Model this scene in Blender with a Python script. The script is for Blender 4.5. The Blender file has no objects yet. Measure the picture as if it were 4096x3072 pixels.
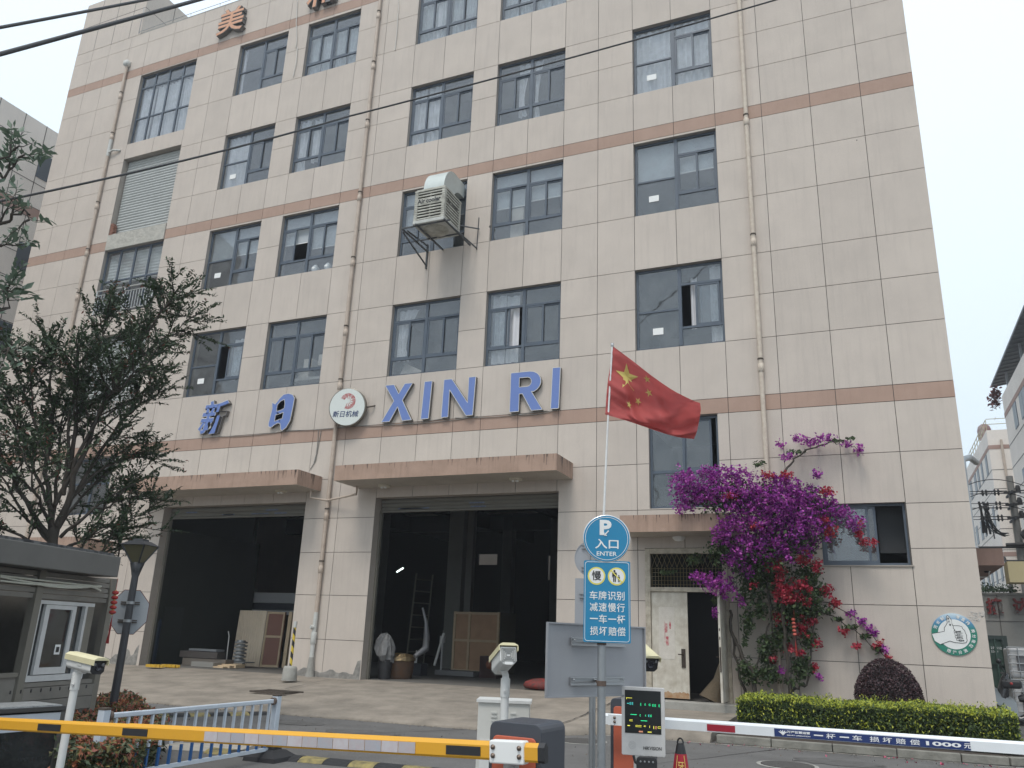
import bpy, math, random
import numpy as np
from mathutils import Vector, Matrix, noise
R_ = math.radians
random.seed(7); rng = np.random.default_rng(7)
S = bpy.context.scene
COL = S.collection

# ------------------------------------------------------------------ camera
FPX, YAW, PITCH, ROLL = 3227.36, -0.4137686, 0.303503, 0.0376330
cy, sy, cp, sp, cr, sr = math.cos(YAW), math.sin(YAW), math.cos(PITCH), math.sin(PITCH), math.cos(ROLL), math.sin(ROLL)
FW = Vector((sy*cp, cy*cp, sp)); RT0 = Vector((cy, -sy, 0)); UP0 = RT0.cross(FW)
RT = RT0*cr + UP0*sr; UP = UP0*cr - RT0*sr
cam = bpy.data.cameras.new('camera'); cam.sensor_width = 36; cam.lens = FPX/4096*36
cam.clip_start = 0.1; cam.clip_end = 1500
co = bpy.data.objects.new('camera', cam); COL.objects.link(co); S.camera = co
co.matrix_world = Matrix(((RT.x, UP.x, -FW.x, 0), (RT.y, UP.y, -FW.y, 0), (RT.z, UP.z, -FW.z, 0), (0, 0, 0, 1)))
S.render.resolution_x, S.render.resolution_y = 1024, 768

# ------------------------------------------------------------------ sky, sun, exposure
SUN_EL, SUN_AZ = R_(60), R_(184)      # azimuth clockwise from +y; the sun stands high behind the viewer
w = bpy.data.worlds.new('World'); S.world = w; w.use_nodes = True
nt = w.node_tree; bg = nt.nodes['Background']
sk = nt.nodes.new('ShaderNodeTexSky'); sk.sky_type = 'NISHITA'; sk.sun_disc = False
sk.sun_elevation = SUN_EL; sk.sun_rotation = SUN_AZ; sk.dust_density = 4; sk.air_density = 1.2; sk.ozone_density = 1.5
tc = nt.nodes.new('ShaderNodeTexCoord'); sxyz = nt.nodes.new('ShaderNodeSeparateXYZ')
rmp = nt.nodes.new('ShaderNodeValToRGB')          # thin high overcast: whiter low down, slightly bluer higher up
rmp.color_ramp.elements[0].position = 0.0; rmp.color_ramp.elements[0].color = (5.8, 6.75, 7.45, 1)
rmp.color_ramp.elements[1].position = 0.9; rmp.color_ramp.elements[1].color = (9.1, 10.2, 11.3, 1)
nz = nt.nodes.new('ShaderNodeTexNoise'); nz.inputs['Scale'].default_value = 1.6; nz.inputs['Detail'].default_value = 4
mxn = nt.nodes.new('ShaderNodeMix'); mxn.data_type = 'RGBA'; mxn.blend_type = 'MULTIPLY'; mxn.inputs[0].default_value = 0.10
mx = nt.nodes.new('ShaderNodeMix'); mx.data_type = 'RGBA'; mx.inputs[0].default_value = 0.86
L = nt.links.new
L(tc.outputs['Generated'], sxyz.inputs[0]); L(sxyz.outputs['Z'], rmp.inputs[0]); L(tc.outputs['Generated'], nz.inputs['Vector'])
L(rmp.outputs[0], mxn.inputs[6]); L(nz.outputs['Color'], mxn.inputs[7])
L(sk.outputs[0], mx.inputs[6]); L(mxn.outputs[2], mx.inputs[7]); L(mx.outputs[2], bg.inputs[0])
bg.inputs['Strength'].default_value = 0.125
sun = bpy.data.lights.new('sun', 'SUN'); sun.energy = 1.5; sun.angle = R_(18); sun.color = (1, .95, .88)
so = bpy.data.objects.new('sun', sun); COL.objects.link(so)
sd = Vector((math.sin(SUN_AZ)*math.cos(SUN_EL), math.cos(SUN_AZ)*math.cos(SUN_EL), math.sin(SUN_EL)))
so.rotation_euler = (-sd).to_track_quat('-Z', 'Y').to_euler(); so.location = (0, 0, 40)
S.view_settings.view_transform = 'Standard'; S.view_settings.look = 'None'
S.view_settings.exposure = 0.24; S.view_settings.gamma = 1.0; S.view_settings.use_curve_mapping = False
S.cycles.max_bounces = 7; S.cycles.diffuse_bounces = 3; S.cycles.transparent_max_bounces = 12; S.cycles.glossy_bounces = 3
S.cycles.use_denoising = True

# ------------------------------------------------------------------ placing helpers (a pixel of the photo gives a viewing ray; each thing gets its own real distance)
def ray(x, y): return FW + RT*((x-2048)/FPX) - UP*((y-1536)/FPX)
def F(x, y, Y): r = ray(x, y); return r*(Y/r.y)              # on the upright plane y = Y
def Z(x, y, z): r = ray(x, y); return r*(z/r.z)              # on the level plane z
def H(x, y, d): r = ray(x, y); return r*(d/math.hypot(r.x, r.y))   # at level distance d
GZ = -1.6; FZ = -1.2; FY = 19.0                              # road level, factory floor level, facade plane
def face_basis(p, turn=0.0):
    """right / normal of an upright board at p whose front faces the viewer, turned by `turn` radians"""
    a = math.atan2(p.x, p.y) + turn
    return Vector((math.cos(a), -math.sin(a), 0)), Vector((-math.sin(a), -math.cos(a), 0))
UPV = Vector((0, 0, 1)); RX, NY = Vector((1, 0, 0)), Vector((0, -1, 0))

# ------------------------------------------------------------------ materials
MATS = {}
def mat(name, col, rough=.8, metal=0., var=0., vscale=1.5, dark=None, streak=0., bump=0., bscale=40., rnd=0., emit=None, estr=1., spec=.5, coat=0., trans=0.):
    if name in MATS: return MATS[name]
    m = bpy.data.materials.new(name); m.use_nodes = True; t = m.node_tree; N = t.nodes; b = N['Principled BSDF']; K = t.links.new
    b.inputs['Base Color'].default_value = (*col, 1); b.inputs['Roughness'].default_value = rough; b.inputs['Metallic'].default_value = metal
    b.inputs['Specular IOR Level'].default_value = spec; b.inputs['Coat Weight'].default_value = coat
    geo = N.new('ShaderNodeNewGeometry'); cur = None
    dk = dark if dark else tuple(c*.55 for c in col)
    if var > 0:
        n = N.new('ShaderNodeTexNoise'); n.inputs['Scale'].default_value = vscale; n.inputs['Detail'].default_value = 6; n.inputs['Roughness'].default_value = .62
        K(geo.outputs['Position'], n.inputs['Vector'])
        mr = N.new('ShaderNodeMapRange'); mr.inputs[1].default_value = .38; mr.inputs[2].default_value = .72; mr.inputs[3].default_value = 0; mr.inputs[4].default_value = var
        K(n.outputs[0], mr.inputs[0]); x = N.new('ShaderNodeMix'); x.data_type = 'RGBA'; K(mr.outputs[0], x.inputs[0])
        x.inputs[6].default_value = (*col, 1); x.inputs[7].default_value = (*dk, 1); cur = x.outputs[2]
    if streak > 0:
        mp = N.new('ShaderNodeMapping'); mp.inputs['Scale'].default_value = (5.0, 5.0, .30); K(geo.outputs['Position'], mp.inputs[0])
        n = N.new('ShaderNodeTexNoise'); n.inputs['Scale'].default_value = 2.1; n.inputs['Detail'].default_value = 8; n.inputs['Roughness'].default_value = .7; K(mp.outputs[0], n.inputs['Vector'])
        mr = N.new('ShaderNodeMapRange'); mr.inputs[1].default_value = .5; mr.inputs[2].default_value = .78; mr.inputs[3].default_value = 0; mr.inputs[4].default_value = streak
        K(n.outputs[0], mr.inputs[0]); x = N.new('ShaderNodeMix'); x.data_type = 'RGBA'; K(mr.outputs[0], x.inputs[0])
        if cur: K(cur, x.inputs[6])
        else: x.inputs[6].default_value = (*col, 1)
        x.inputs[7].default_value = (*dk, 1); cur = x.outputs[2]
    if rnd > 0:
        oi = N.new('ShaderNodeObjectInfo'); mr = N.new('ShaderNodeMapRange'); mr.inputs[3].default_value = 1-rnd; mr.inputs[4].default_value = 1+rnd; K(oi.outputs['Random'], mr.inputs[0])
        hs = N.new('ShaderNodeHueSaturation'); K(mr.outputs[0], hs.inputs['Value'])
        if cur: K(cur, hs.inputs['Color'])
        else: hs.inputs['Color'].default_value = (*col, 1)
        cur = hs.outputs[0]
    if cur: K(cur, b.inputs['Base Color'])
    if bump > 0:
        n = N.new('ShaderNodeTexNoise'); n.inputs['Scale'].default_value = bscale; n.inputs['Detail'].default_value = 5; K(geo.outputs['Position'], n.inputs['Vector'])
        bp = N.new('ShaderNodeBump'); bp.inputs['Strength'].default_value = bump; bp.inputs['Distance'].default_value = .02; K(n.outputs[0], bp.inputs['Height']); K(bp.outputs[0], b.inputs['Normal'])
    if emit: b.inputs['Emission Color'].default_value = (*emit, 1); b.inputs['Emission Strength'].default_value = estr
    if trans > 0:
        tr = N.new('ShaderNodeBsdfTranslucent')
        if cur: K(cur, tr.inputs[0])
        else: tr.inputs[0].default_value = (*col, 1)
        ms = N.new('ShaderNodeMixShader'); ms.inputs[0].default_value = trans; K(b.outputs[0], ms.inputs[1]); K(tr.outputs[0], ms.inputs[2]); K(ms.outputs[0], N['Material Output'].inputs[0])
    MATS[name] = m; return m
def glass(name, tint, gloss, rough=.03):
    m = bpy.data.materials.new(name); m.use_nodes = True; t = m.node_tree; N = t.nodes; K = t.links.new; N.remove(N['Principled BSDF'])
    tr = N.new('ShaderNodeBsdfTransparent'); tr.inputs[0].default_value = (*tint, 1)
    g = N.new('ShaderNodeBsdfGlossy'); g.inputs['Roughness'].default_value = rough; g.inputs[0].default_value = (.92, .95, 1, 1)
    fr = N.new('ShaderNodeFresnel'); fr.inputs[0].default_value = 1.5; ad = N.new('ShaderNodeMath'); ad.operation = 'ADD'; ad.use_clamp = True; ad.inputs[1].default_value = gloss; geo = N.new('ShaderNodeNewGeometry'); fl_ = N.new('ShaderNodeMath'); fl_.operation = 'SUBTRACT'; fl_.inputs[0].default_value = 1; K(geo.outputs['Backfacing'], fl_.inputs[1]); ml_ = N.new('ShaderNodeMath'); ml_.operation = 'MULTIPLY'; K(fr.outputs[0], ml_.inputs[0]); K(fl_.outputs[0], ml_.inputs[1]); K(ml_.outputs[0], ad.inputs[0])
    n = N.new('ShaderNodeTexNoise'); n.inputs['Scale'].default_value = 1.1; n.inputs['Detail'].default_value = 2; K(geo.outputs['Position'], n.inputs['Vector'])
    bp = N.new('ShaderNodeBump'); bp.inputs['Strength'].default_value = .06; bp.inputs['Distance'].default_value = .1; K(n.outputs[0], bp.inputs['Height']); K(bp.outputs[0], g.inputs['Normal'])
    df = N.new('ShaderNodeBsdfDiffuse'); df.inputs[0].default_value = (.30, .31, .31, 1)      # film of dust on the pane
    n2 = N.new('ShaderNodeTexNoise'); n2.inputs['Scale'].default_value = 2.3; n2.inputs['Detail'].default_value = 5; K(geo.outputs['Position'], n2.inputs['Vector'])
    mr = N.new('ShaderNodeMapRange'); mr.inputs[1].default_value = .35; mr.inputs[2].default_value = .8; mr.inputs[3].default_value = .05; mr.inputs[4].default_value = .20; K(n2.outputs[0], mr.inputs[0])
    m1 = N.new('ShaderNodeMixShader'); K(mr.outputs[0], m1.inputs[0]); K(tr.outputs[0], m1.inputs[1]); K(df.outputs[0], m1.inputs[2])
    m2 = N.new('ShaderNodeMixShader'); K(ad.outputs[0], m2.inputs[0]); K(m1.outputs[0], m2.inputs[1]); K(g.outputs[0], m2.inputs[2]); K(m2.outputs[0], N['Material Output'].inputs[0])
    MATS[name] = m; return m
M_WALL = mat('stone_coloured_render', (.545, .478, .418), .9, var=.38, vscale=1.1, dark=(.405, .355, .315), streak=.50, bump=.10, bscale=60, rnd=.038)
M_BAND = mat('terracotta_render', (.40, .275, .215), .9, var=.35, vscale=1.6, dark=(.27, .18, .14), streak=.3, bump=.12, bscale=55, rnd=.03)
M_CANOPY = mat('stained_terracotta', (.40, .275, .21), .9, var=.45, vscale=2.2, dark=(.22, .15, .11), streak=.75, bump=.15, bscale=45)
M_JOINT = mat('dark_joint', (.10, .092, .085), .95)
M_SOFFIT = mat('soffit_plaster', (.46, .42, .37), .9, var=.3, vscale=2, bump=.08)
M_REVEAL = mat('reveal_plaster', (.36, .32, .28), .9, var=.3)
M_INT = mat('shade_darkened_grimy_wall', (.028, .031, .026), .9, var=.5, vscale=.9)  # grimy paint, darkened further in the colour to stand for deep indoor shade
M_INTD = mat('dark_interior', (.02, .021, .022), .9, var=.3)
M_OFFICE = mat('office_wall', (.16, .165, .17), .9)
M_OFFC = mat('office_ceiling', (.17, .175, .18), .9)
M_FRAME = mat('slate_blue_aluminium', (.078, .10, .13), .45, var=.35, vscale=3)
M_GLASS = glass('tinted_window_glass', (.88, .90, .91), .045)
M_GLASSD = glass('kiosk_glass', (.30, .31, .31), .01)
M_CURT = mat('white_curtain', (.80, .79, .81), .9, var=.15, vscale=4, trans=.2)
M_BLIND = mat('grey_roller_blind', (.42, .45, .47), .8)
M_WHITE = mat('white_paint', (.74, .74, .72), .5, var=.15, vscale=5)
M_PAPER = mat('white_paper', (.80, .80, .78), .8)
M_PIPE = mat('beige_painted_pipe', (.50, .415, .34), .6, var=.55, vscale=5, dark=(.30, .23, .18), bump=.15, bscale=30)
M_PIPEW = mat('grey_white_plastic_pipe', (.55, .55, .52), .6, var=.4, vscale=8)
M_CLAMP = mat('rusty_clamp', (.09, .07, .055), .8, var=.4, vscale=20)
M_STEEL = mat('galvanised_steel', (.33, .345, .355), .42, .65, var=.35, vscale=6, bump=.05)
M_SHUT = mat('grey_green_shutter', (.42, .435, .42), .6, var=.25, vscale=2, streak=.25)
M_SHUTB = mat('shaded_beige_shutter', (.15, .14, .115), .7, var=.3)  # beige with the shade under the canopies put into its base colour
M_BLACK = mat('black_plastic', (.018, .018, .02), .5)
M_RUB = mat('black_rubber', (.025, .025, .027), .85, var=.3)
M_DKPOLE = mat('dark_grey_enamel', (.035, .037, .042), .5, var=.3, vscale=4)
M_CONC = mat('rough_concrete', (.34, .33, .30), .95, var=.6, vscale=3, dark=(.17, .165, .15), bump=.5, bscale=14)

# ------------------------------------------------------------------ object helpers
LOC = {}
def link(name, me, parent=None, loc=None):
    o = bpy.data.objects.new(name, me); COL.objects.link(o)
    if loc is None: loc = LOC[parent] if parent else Vector((0, 0, 0))
    loc = Vector(loc); LOC[o] = loc
    if parent: o.parent = parent; o.location = loc - LOC[parent]
    else: o.location = loc
    return o
def tag(o, label=None, cat=None, group=None, kind=None):
    if label: o['label'] = label
    if cat: o['category'] = cat
    if group: o['group'] = group
    if kind: o['kind'] = kind
    return o
def thing(name, loc, label, cat, group=None):
    return tag(link(name, None, None, loc), label, cat, group)

class MB:
    def __init__(s): s.v = []; s.f = []; s.mi = []; s.cur = 0; s.smooth = []
    def add(s, vs, fs, sm=False):
        b = len(s.v); s.v.extend([tuple(p) for p in vs])
        for f in fs: s.f.append(tuple(b+i for i in f)); s.mi.append(s.cur); s.smooth.append(sm)
        return s
    def box(s, x0, x1, y0, y1, z0, z1):
        return s.add([(x0, y0, z0), (x1, y0, z0), (x1, y1, z0), (x0, y1, z0), (x0, y0, z1), (x1, y0, z1), (x1, y1, z1), (x0, y1, z1)],
                     [(0, 3, 2, 1), (4, 5, 6, 7), (0, 1, 5, 4), (1, 2, 6, 5), (2, 3, 7, 6), (3, 0, 4, 7)])
    def obox(s, c, r, n, sx, sy_, sz, u=UPV):
        """box centred on c with half-free sizes along right r, normal n, up u"""
        c = Vector(c); q = []
        for k in (-1, 1):
            for (a, b) in ((-1, -1), (1, -1), (1, 1), (-1, 1)): q.append(c + r*(a*sx/2) + n*(b*sy_/2) + u*(k*sz/2))
        return s.add(q, [(0, 3, 2, 1), (4, 5, 6, 7), (0, 1, 5, 4), (1, 2, 6, 5), (2, 3, 7, 6), (3, 0, 4, 7)])
    def bar(s, a, b, w_, h_):
        a, b = Vector(a), Vector(b); d = (b-a); l = d.length
        if l < 1e-6: return s
        d.normalize(); r = d.cross(UPV)
        if r.length < 1e-3: r = Vector((1, 0, 0))
        r.normalize(); u = r.cross(d)
        return s.obox((a+b)/2, r, u, w_, h_, l, d)
    def tube(s, pts, rad, n=8, cap=True, sm=True):
        pts = [Vector(p) for p in pts]; k = len(pts); rads = rad if isinstance(rad, (list, tuple)) else [rad]*k
        vs = []; pr = None
        for i, p in enumerate(pts):
            d = (pts[min(i+1, k-1)] - pts[max(i-1, 0)]); d = d.normalized() if d.length > 1e-9 else UPV
            if pr is None:
                pr = d.orthogonal().normalized()
            else:
                pr = (pr - d*pr.dot(d)); pr = pr.normalized() if pr.length > 1e-6 else d.orthogonal().normalized()
            q = d.cross(pr)
            for j in range(n):
                a = 2*math.pi*j/n; vs.append(p + (pr*math.cos(a) + q*math.sin(a))*rads[i])
        fs = [(i*n+j, i*n+(j+1) % n, (i+1)*n+(j+1) % n, (i+1)*n+j) for i in range(k-1) for j in range(n)]
        s.add(vs, fs, sm)
        if cap:
            s.add(vs[:n], [tuple(range(n-1, -1, -1))]); s.add(vs[-n:], [tuple(range(n))])
        return s
    def lathe(s, c, prof, n=20, ax=UPV, sm=True, cap=True):
        c = Vector(c); a0 = ax.orthogonal().normalized(); a1 = ax.cross(a0); vs = []
        for (r, h) in prof:
            for j in range(n):
                t = 2*math.pi*j/n; vs.append(c + ax*h + (a0*math.cos(t) + a1*math.sin(t))*r)
        s.add(vs, [(i*n+j, i*n+(j+1) % n, (i+1)*n+(j+1) % n, (i+1)*n+j) for i in range(len(prof)-1) for j in range(n)], sm)
        if cap:
            if prof[0][0] > 1e-4: s.add(vs[:n], [tuple(range(n-1, -1, -1))])
            if prof[-1][0] > 1e-4: s.add(vs[-n:], [tuple(range(n))])
        return s
    def disc(s, c, r, ax, n=32): return s.lathe(c, [(r, 0), (0.00005, 0.0)], n, ax, False, False)
    def prism(s, poly, o, r, u, n, depth):
        """2-D polygon in (right, up) raised from o by depth along n"""
        o = Vector(o); k = len(poly)
        A = [o + r*x + u*y for x, y in poly]; B = [p + n*depth for p in A]
        s.add(A+B, [tuple(range(k, 2*k))] + [tuple(range(k-1, -1, -1))] + [(i, (i+1) % k, k+(i+1) % k, k+i) for i in range(k)])
        return s
    def quad(s, a, b, c, d): return s.add([a, b, c, d], [(0, 1, 2, 3)])
    def build(s, name, m, parent=None, loc=None, bevel=0, kind=None):
        me = bpy.data.meshes.new(name)
        o_ = Vector(loc) if loc is not None else (LOC[parent] if parent else None)
        if o_ is None:
            a = np.array(s.v); o_ = Vector(((a[:, 0].min()+a[:, 0].max())/2, (a[:, 1].min()+a[:, 1].max())/2, a[:, 2].min()))
        me.from_pydata([(p[0]-o_.x, p[1]-o_.y, p[2]-o_.z) for p in s.v], [], s.f)
        for mm in (m if isinstance(m, (list, tuple)) else [m]): me.materials.append(mm)
        me.polygons.foreach_set('material_index', s.mi); me.polygons.foreach_set('use_smooth', s.smooth); me.update()
        o = link(name, me, parent, o_)
        if bevel:
            b = o.modifiers.new('bevel', 'BEVEL'); b.width = bevel; b.segments = 2; b.limit_method = 'ANGLE'
        if kind: o['kind'] = kind
        return o
def rrect(w_, h_, r, n=5):
    p = []
    for cx, cy_, a0 in ((w_/2-r, h_/2-r, 0), (-w_/2+r, h_/2-r, 90), (-w_/2+r, -h_/2+r, 180), (w_/2-r, -h_/2+r, 270)):
        for i in range(n+1):
            a = R_(a0+90*i/n); p.append((cx+r*math.cos(a), cy_+r*math.sin(a)))
    return p

def glyphs(text, bold=0., extr=.5, res=3, shear=0.):
    c = bpy.data.curves.new('lettering', 'FONT'); c.body = text; c.extrude = .5; c.offset = bold; c.resolution_u = res; c.shear = shear; c.fill_mode = 'BOTH'
    o = bpy.data.objects.new('lettering', c); me = o.to_mesh()
    v = np.array([tuple(p.co) for p in me.vertices]); f = [tuple(p.vertices) for p in me.polygons]
    o.to_mesh_clear(); bpy.data.objects.remove(o); bpy.data.curves.remove(c); return v, f
def lettering(name, text, o, r, u, n, wh, depth, m, parent=None, bold=0., shear=0., center=True, loc=None, kind=None):
    """text as real raised letters; wh = (width or None, height or None); o = centre of the text"""
    v, f = glyphs(text, bold, shear=shear)
    mn, mx_ = v.min(0), v.max(0); W0, H0 = mx_[0]-mn[0], mx_[1]-mn[1]
    sx = wh[0]/W0 if wh[0] else None; sz = wh[1]/H0 if wh[1] else sx; sx = sx if sx else sz
    v = v - np.array([(mn[0]+mx_[0])/2, (mn[1]+mx_[1])/2, mn[2]])
    o = Vector(o); mb = MB()
    mb.add([o + r*(p[0]*sx) + u*(p[1]*sz) + n*(p[2]*depth) for p in v], f)
    return mb.build(name, m, parent, loc, kind=kind)

def leaf_cloud(name, P, size, m, parent=None, loc=None, aspect=.45, up=.3, kind='stuff', fold=.25, dirs=None, jitter=.35):
    """many small pointed leaves (two triangles folded along the midrib) as one mesh"""
    P = np.asarray(P, float); n = len(P); me = bpy.data.meshes.new(name)
    if n == 0: return None
    d = rng.normal(size=(n, 3)) if dirs is None else np.asarray(dirs) + rng.normal(size=(n, 3))*.5
    d /= np.linalg.norm(d, axis=1)[:, None]
    nn = rng.normal(size=(n, 3)); nn[:, 2] = np.abs(nn[:, 2]) + up*2; s_ = np.cross(d, nn); s_ /= np.linalg.norm(s_, axis=1)[:, None] + 1e-9; nn = np.cross(s_, d)
    sz = size*(1 + rng.uniform(-jitter, jitter, n))[:, None]
    A = P - d*sz*.5; B = P + d*sz*.5; Cc = P + s_*sz*aspect*.5 + nn*sz*fold*.3; D = P - s_*sz*aspect*.5 + nn*sz*fold*.3
    V = np.stack([A, Cc, B, D], 1).reshape(-1, 3)
    o_ = Vector(loc) if loc is not None else (LOC[parent] if parent else Vector(V.mean(0)))
    V = V - np.array(o_)
    me.vertices.add(4*n); me.vertices.foreach_set('co', V.ravel())
    me.loops.add(6*n); i = np.arange(n)[:, None]*4
    me.loops.foreach_set('vertex_index', (i + np.array([0, 1, 2, 0, 2, 3])).ravel())
    me.polygons.add(2*n); me.polygons.foreach_set('loop_start', np.arange(0, 6*n, 3)); me.polygons.foreach_set('loop_total', np.full(2*n, 3))
    ms = m if isinstance(m, (list, tuple)) else [m]
    for mm in ms: me.materials.append(mm)
    me.polygons.foreach_set('material_index', np.repeat(rng.integers(0, len(ms), n), 2)); me.update(calc_edges=True)
    o = link(name, me, parent, o_)
    if kind: o['kind'] = kind
    return o

# ================================================================== GROUND
M_ROAD = mat('worn_grey_road', (.135, .13, .125), .9, var=.8, vscale=.9, dark=(.085, .082, .078), bump=.6, bscale=34)
M_APRON = mat('beige_brushed_concrete', (.29, .25, .205), .95, var=.9, vscale=1.6, dark=(.155, .135, .11), streak=0, bump=1.0, bscale=9)
M_WALL2_ = mat('yard_wall', (.40, .36, .32), .9, var=.2)
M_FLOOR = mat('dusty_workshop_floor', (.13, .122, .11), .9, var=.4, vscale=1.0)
M_CRACK = mat('dark_crack', (.035, .032, .03), 1)
M_PALE = mat('worn_pale_paint', (.40, .37, .32), .9, var=.6, vscale=5, dark=(.2, .19, .17))
g = MB(); g.quad((-500, -300, GZ), (500, -300, GZ), (500, 900, GZ), (-500, 900, GZ)); g.build('road', M_ROAD, loc=(0, 0, GZ), kind='structure')

def apron_e(x):
    if x < -11.3: return 13.72
    if x < -5.2: return 13.72+(x+11.3)*.065
    return 14.12+.9*min(1, (x+5.2)/.7)
def apron_z(x, y):
    e = apron_e(x); top = -1.2 - .15*max(0, min(1, (x+5.1)/.7))
    t = max(0, min(1, (y-e)/(18.9-e)))**.9; b = max(0, min(1, (y-e)/.12))
    lip = .07 + .08*max(0, min(1, (x+5.4)/.8))
    return GZ + .02 + (lip-.02)*b + (top-GZ-lip)*t
ab = MB(); xs_a = list(np.arange(-32, -6, .4)) + list(np.arange(-6, -2.7, .12)) + [-2.68]; vs = []; ks = [0, 0, .01, .025, .06, .12, .2, .32, .45, .6, .75, .9, 1]
for x in xs_a:
    e = apron_e(x) + noise.noise((x*1.7, 0, 0))*.06
    for j, k in enumerate(ks):
        y = e + (19.22-e)*k; vs.append((x, y, (GZ-.05 if j == 0 else max(apron_z(x, y), GZ+.012)) + (noise.noise((x*.8, y*.8, 3))*.012 if .02 < k < .95 else 0)))
n = len(ks); ab.add(vs, [(i*n+j, (i+1)*n+j, (i+1)*n+j+1, i*n+j+1) for i in range(len(xs_a)-1) for j in range(n-1)], True)
j0 = (len(xs_a)-1)*n; ab.add([vs[j0+j] for j in range(1, n)]+[(vs[j0+j][0], vs[j0+j][1], GZ-.02) for j in range(1, n)], [(j, n-1+j, n+j, j+1) for j in range(n-2)])
ab.build('concrete_apron', M_APRON, kind='structure')
g = MB()      # the diagonal crack where the two slabs meet, and cracks in the road
def crack(pts, w0=.02, zoff=.006, zf=None):
    pts2 = []
    for a, b in zip(pts[:-1], pts[1:]):
        for k in range(6): t = k/6; pts2.append((a[0]+(b[0]-a[0])*t+random.uniform(-.02, .02), a[1]+(b[1]-a[1])*t+random.uniform(-.02, .02)))
    pts2.append(pts[-1]); vs = []
    for i, p in enumerate(pts2):
        q = pts2[min(i+1, len(pts2)-1)]; o = pts2[max(i-1, 0)]; d = Vector((q[0]-o[0], q[1]-o[1])); d.normalize(); s = Vector((-d.y, d.x))*w0*random.uniform(.3, 1)
        for k in (-1, 1):
            x, y = p[0]+s.x*k, p[1]+s.y*k; vs.append((x, y, (zf(x, y) if zf else GZ)+zoff))
    g.add(vs, [(2*i, 2*i+1, 2*i+3, 2*i+2) for i in range(len(pts2)-1)])
crack([(-5.3, 14.2), (-5.19, 15.2), (-5.21, 16.2), (-5.2, 17.4), (-5.19, 18.9)], .02, .02, apron_z)
for a in ([(-9, 10.2), (-6.8, 13.9)], [(-3.2, 11.3), (-1.6, 14.9)], [(-8.6, 11.9), (-7.2, 12.3)], [(-12.5, 16.2), (-12.9, 18.8)]):
    crack(a, .014, .006 if a[0][1] < 14 else .035, None if a[0][1] < 14 else apron_z)
g.build('ground_crack', M_CRACK, kind='structure')
g = MB(); crack([(-4.9, 14.86), (-3.5, 15.0-.08), (-2.6, 14.95), (-1.6, 15.1)], .035, .005); crack([(-1.6, 15.1), (0, 15.1), (1.9, 15.18)], .035, .005)
g.build('kerbside_line', M_PALE, kind='structure')
g = MB(); g.add([(-9.0, 8.9, GZ+.004), (-7.9, 9.3, GZ+.004), (-8.2, 10.1, GZ+.004), (-9.2, 9.6, GZ+.004)], [(0, 1, 2, 3)]); g.build('paint_mark', M_PALE, kind='structure')

# oil stains, petals and grit
for k, (x, y, r) in enumerate(((-7.9, 12.3, .5), (-6.2, 11.2, .35), (-9.6, 12.8, .45), (-3.4, 13.4, .4), (-.6, 13.9, .5))):
    b = MB(); n = 26; zf = (lambda a, c: GZ+.006) if y < 14.2 else (lambda a, c: apron_z(a, c)+.022)
    P = [(x+r*(1.3+.5*noise.noise((k, j*.7, 0)))*math.cos(2*math.pi*j/n), y+r*(.7+.5*noise.noise((k, j*.9, 3)))*math.sin(2*math.pi*j/n)) for j in range(n)]
    b.add([(a, c, zf(a, c)) for a, c in P], [tuple(range(n))]); b.build('ground_stain', mat('oil_darkened_%s' % ('road' if y < 14.2 else 'slab'), (.085, .082, .078) if y < 14.2 else (.24, .195, .15), .75, var=.9, vscale=6, dark=(.13, .125, .12) if y < 14.2 else (.33, .29, .24)), kind='structure')
GRP = []
for _ in range(1500):
    x = random.uniform(-14, 2.2); y = random.uniform(10.5, 15.1) if random.random() < .5 else apron_e(x)-abs(random.gauss(0, .12)); GRP.append((x, y, GZ+.012))
GRITP = GRP
# ================================================================== THE FACTORY
BX0, BX1 = -29.44, 2.092
B = thing('factory_building', (-13.7, 19, GZ), 'large beige rendered factory block with terracotta bands and slate framed windows', 'building')
COLS = [-29.44, -28.43, -27.4, -26.2, -25.18, -23.75, -22.25, -21.25, -20.10, -18.97, -17.85, -16.95, -15.88, -14.70, -13.55, -12.33, -11.18, -10.07, -9.23, -8.14, -7.0, -5.96, -4.93, -3.81, -2.69, -1.494, -.298, .896, 2.092]
ROWS = [-1.5, -.247, .908, 2.064, 3.011, 4.134, 5.276, 5.652, 7.085, 8.219, 9.33, 10.928, 12.085, 13.23, 13.621, 14.80, 15.92, 17.05, 18.73, 19.99, 21.10, 21.49, 22.68, 23.24]
BANDS = {6, 13, 20}
HOLES = []     # (x0, x1, z0, z1)
WCOL = {1: (-20.10, -17.85), 2: (-16.95, -14.70), 3: (-12.33, -10.07), 4: (-9.23, -7.0), 5: (-4.93, -2.69)}
WROW = {'c': (7.085, 9.33), 'b': (10.928, 13.17), 'a': (14.80, 17.05), 'z': (18.73, 21.0)}
for c_ in WCOL.values():
    for r_ in WROW.values(): HOLES.append((*c_, *r_))
SHAFT = [(-25.18, -22.25, 17.84, 21.06), (-25.18, -22.25, 13.88, 17.18), (-25.18, -22.25, 10.6, 13.23), (-25.18, -22.25, 6.65, 9.75), (-24.6, -22.7, 3.35, 5.25)]
HOLES += SHAFT
GAR1 = (-20.10, -14.70, -1.5, 3.5); GAR2 = (-12.34, -6.95, -1.5, 3.55)
STAIR = (-4.63, -2.95, 3.04, 5.27); LOWW = (-.84, .88, 1.72, 3.04); DOORH = (-4.76, -2.86, -1.5, 2.11); LDOOR = (-25.6, -22.9, -1.5, 1.2)
HOLES += [GAR1, GAR2, STAIR, LOWW, DOORH, LDOOR]
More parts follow.
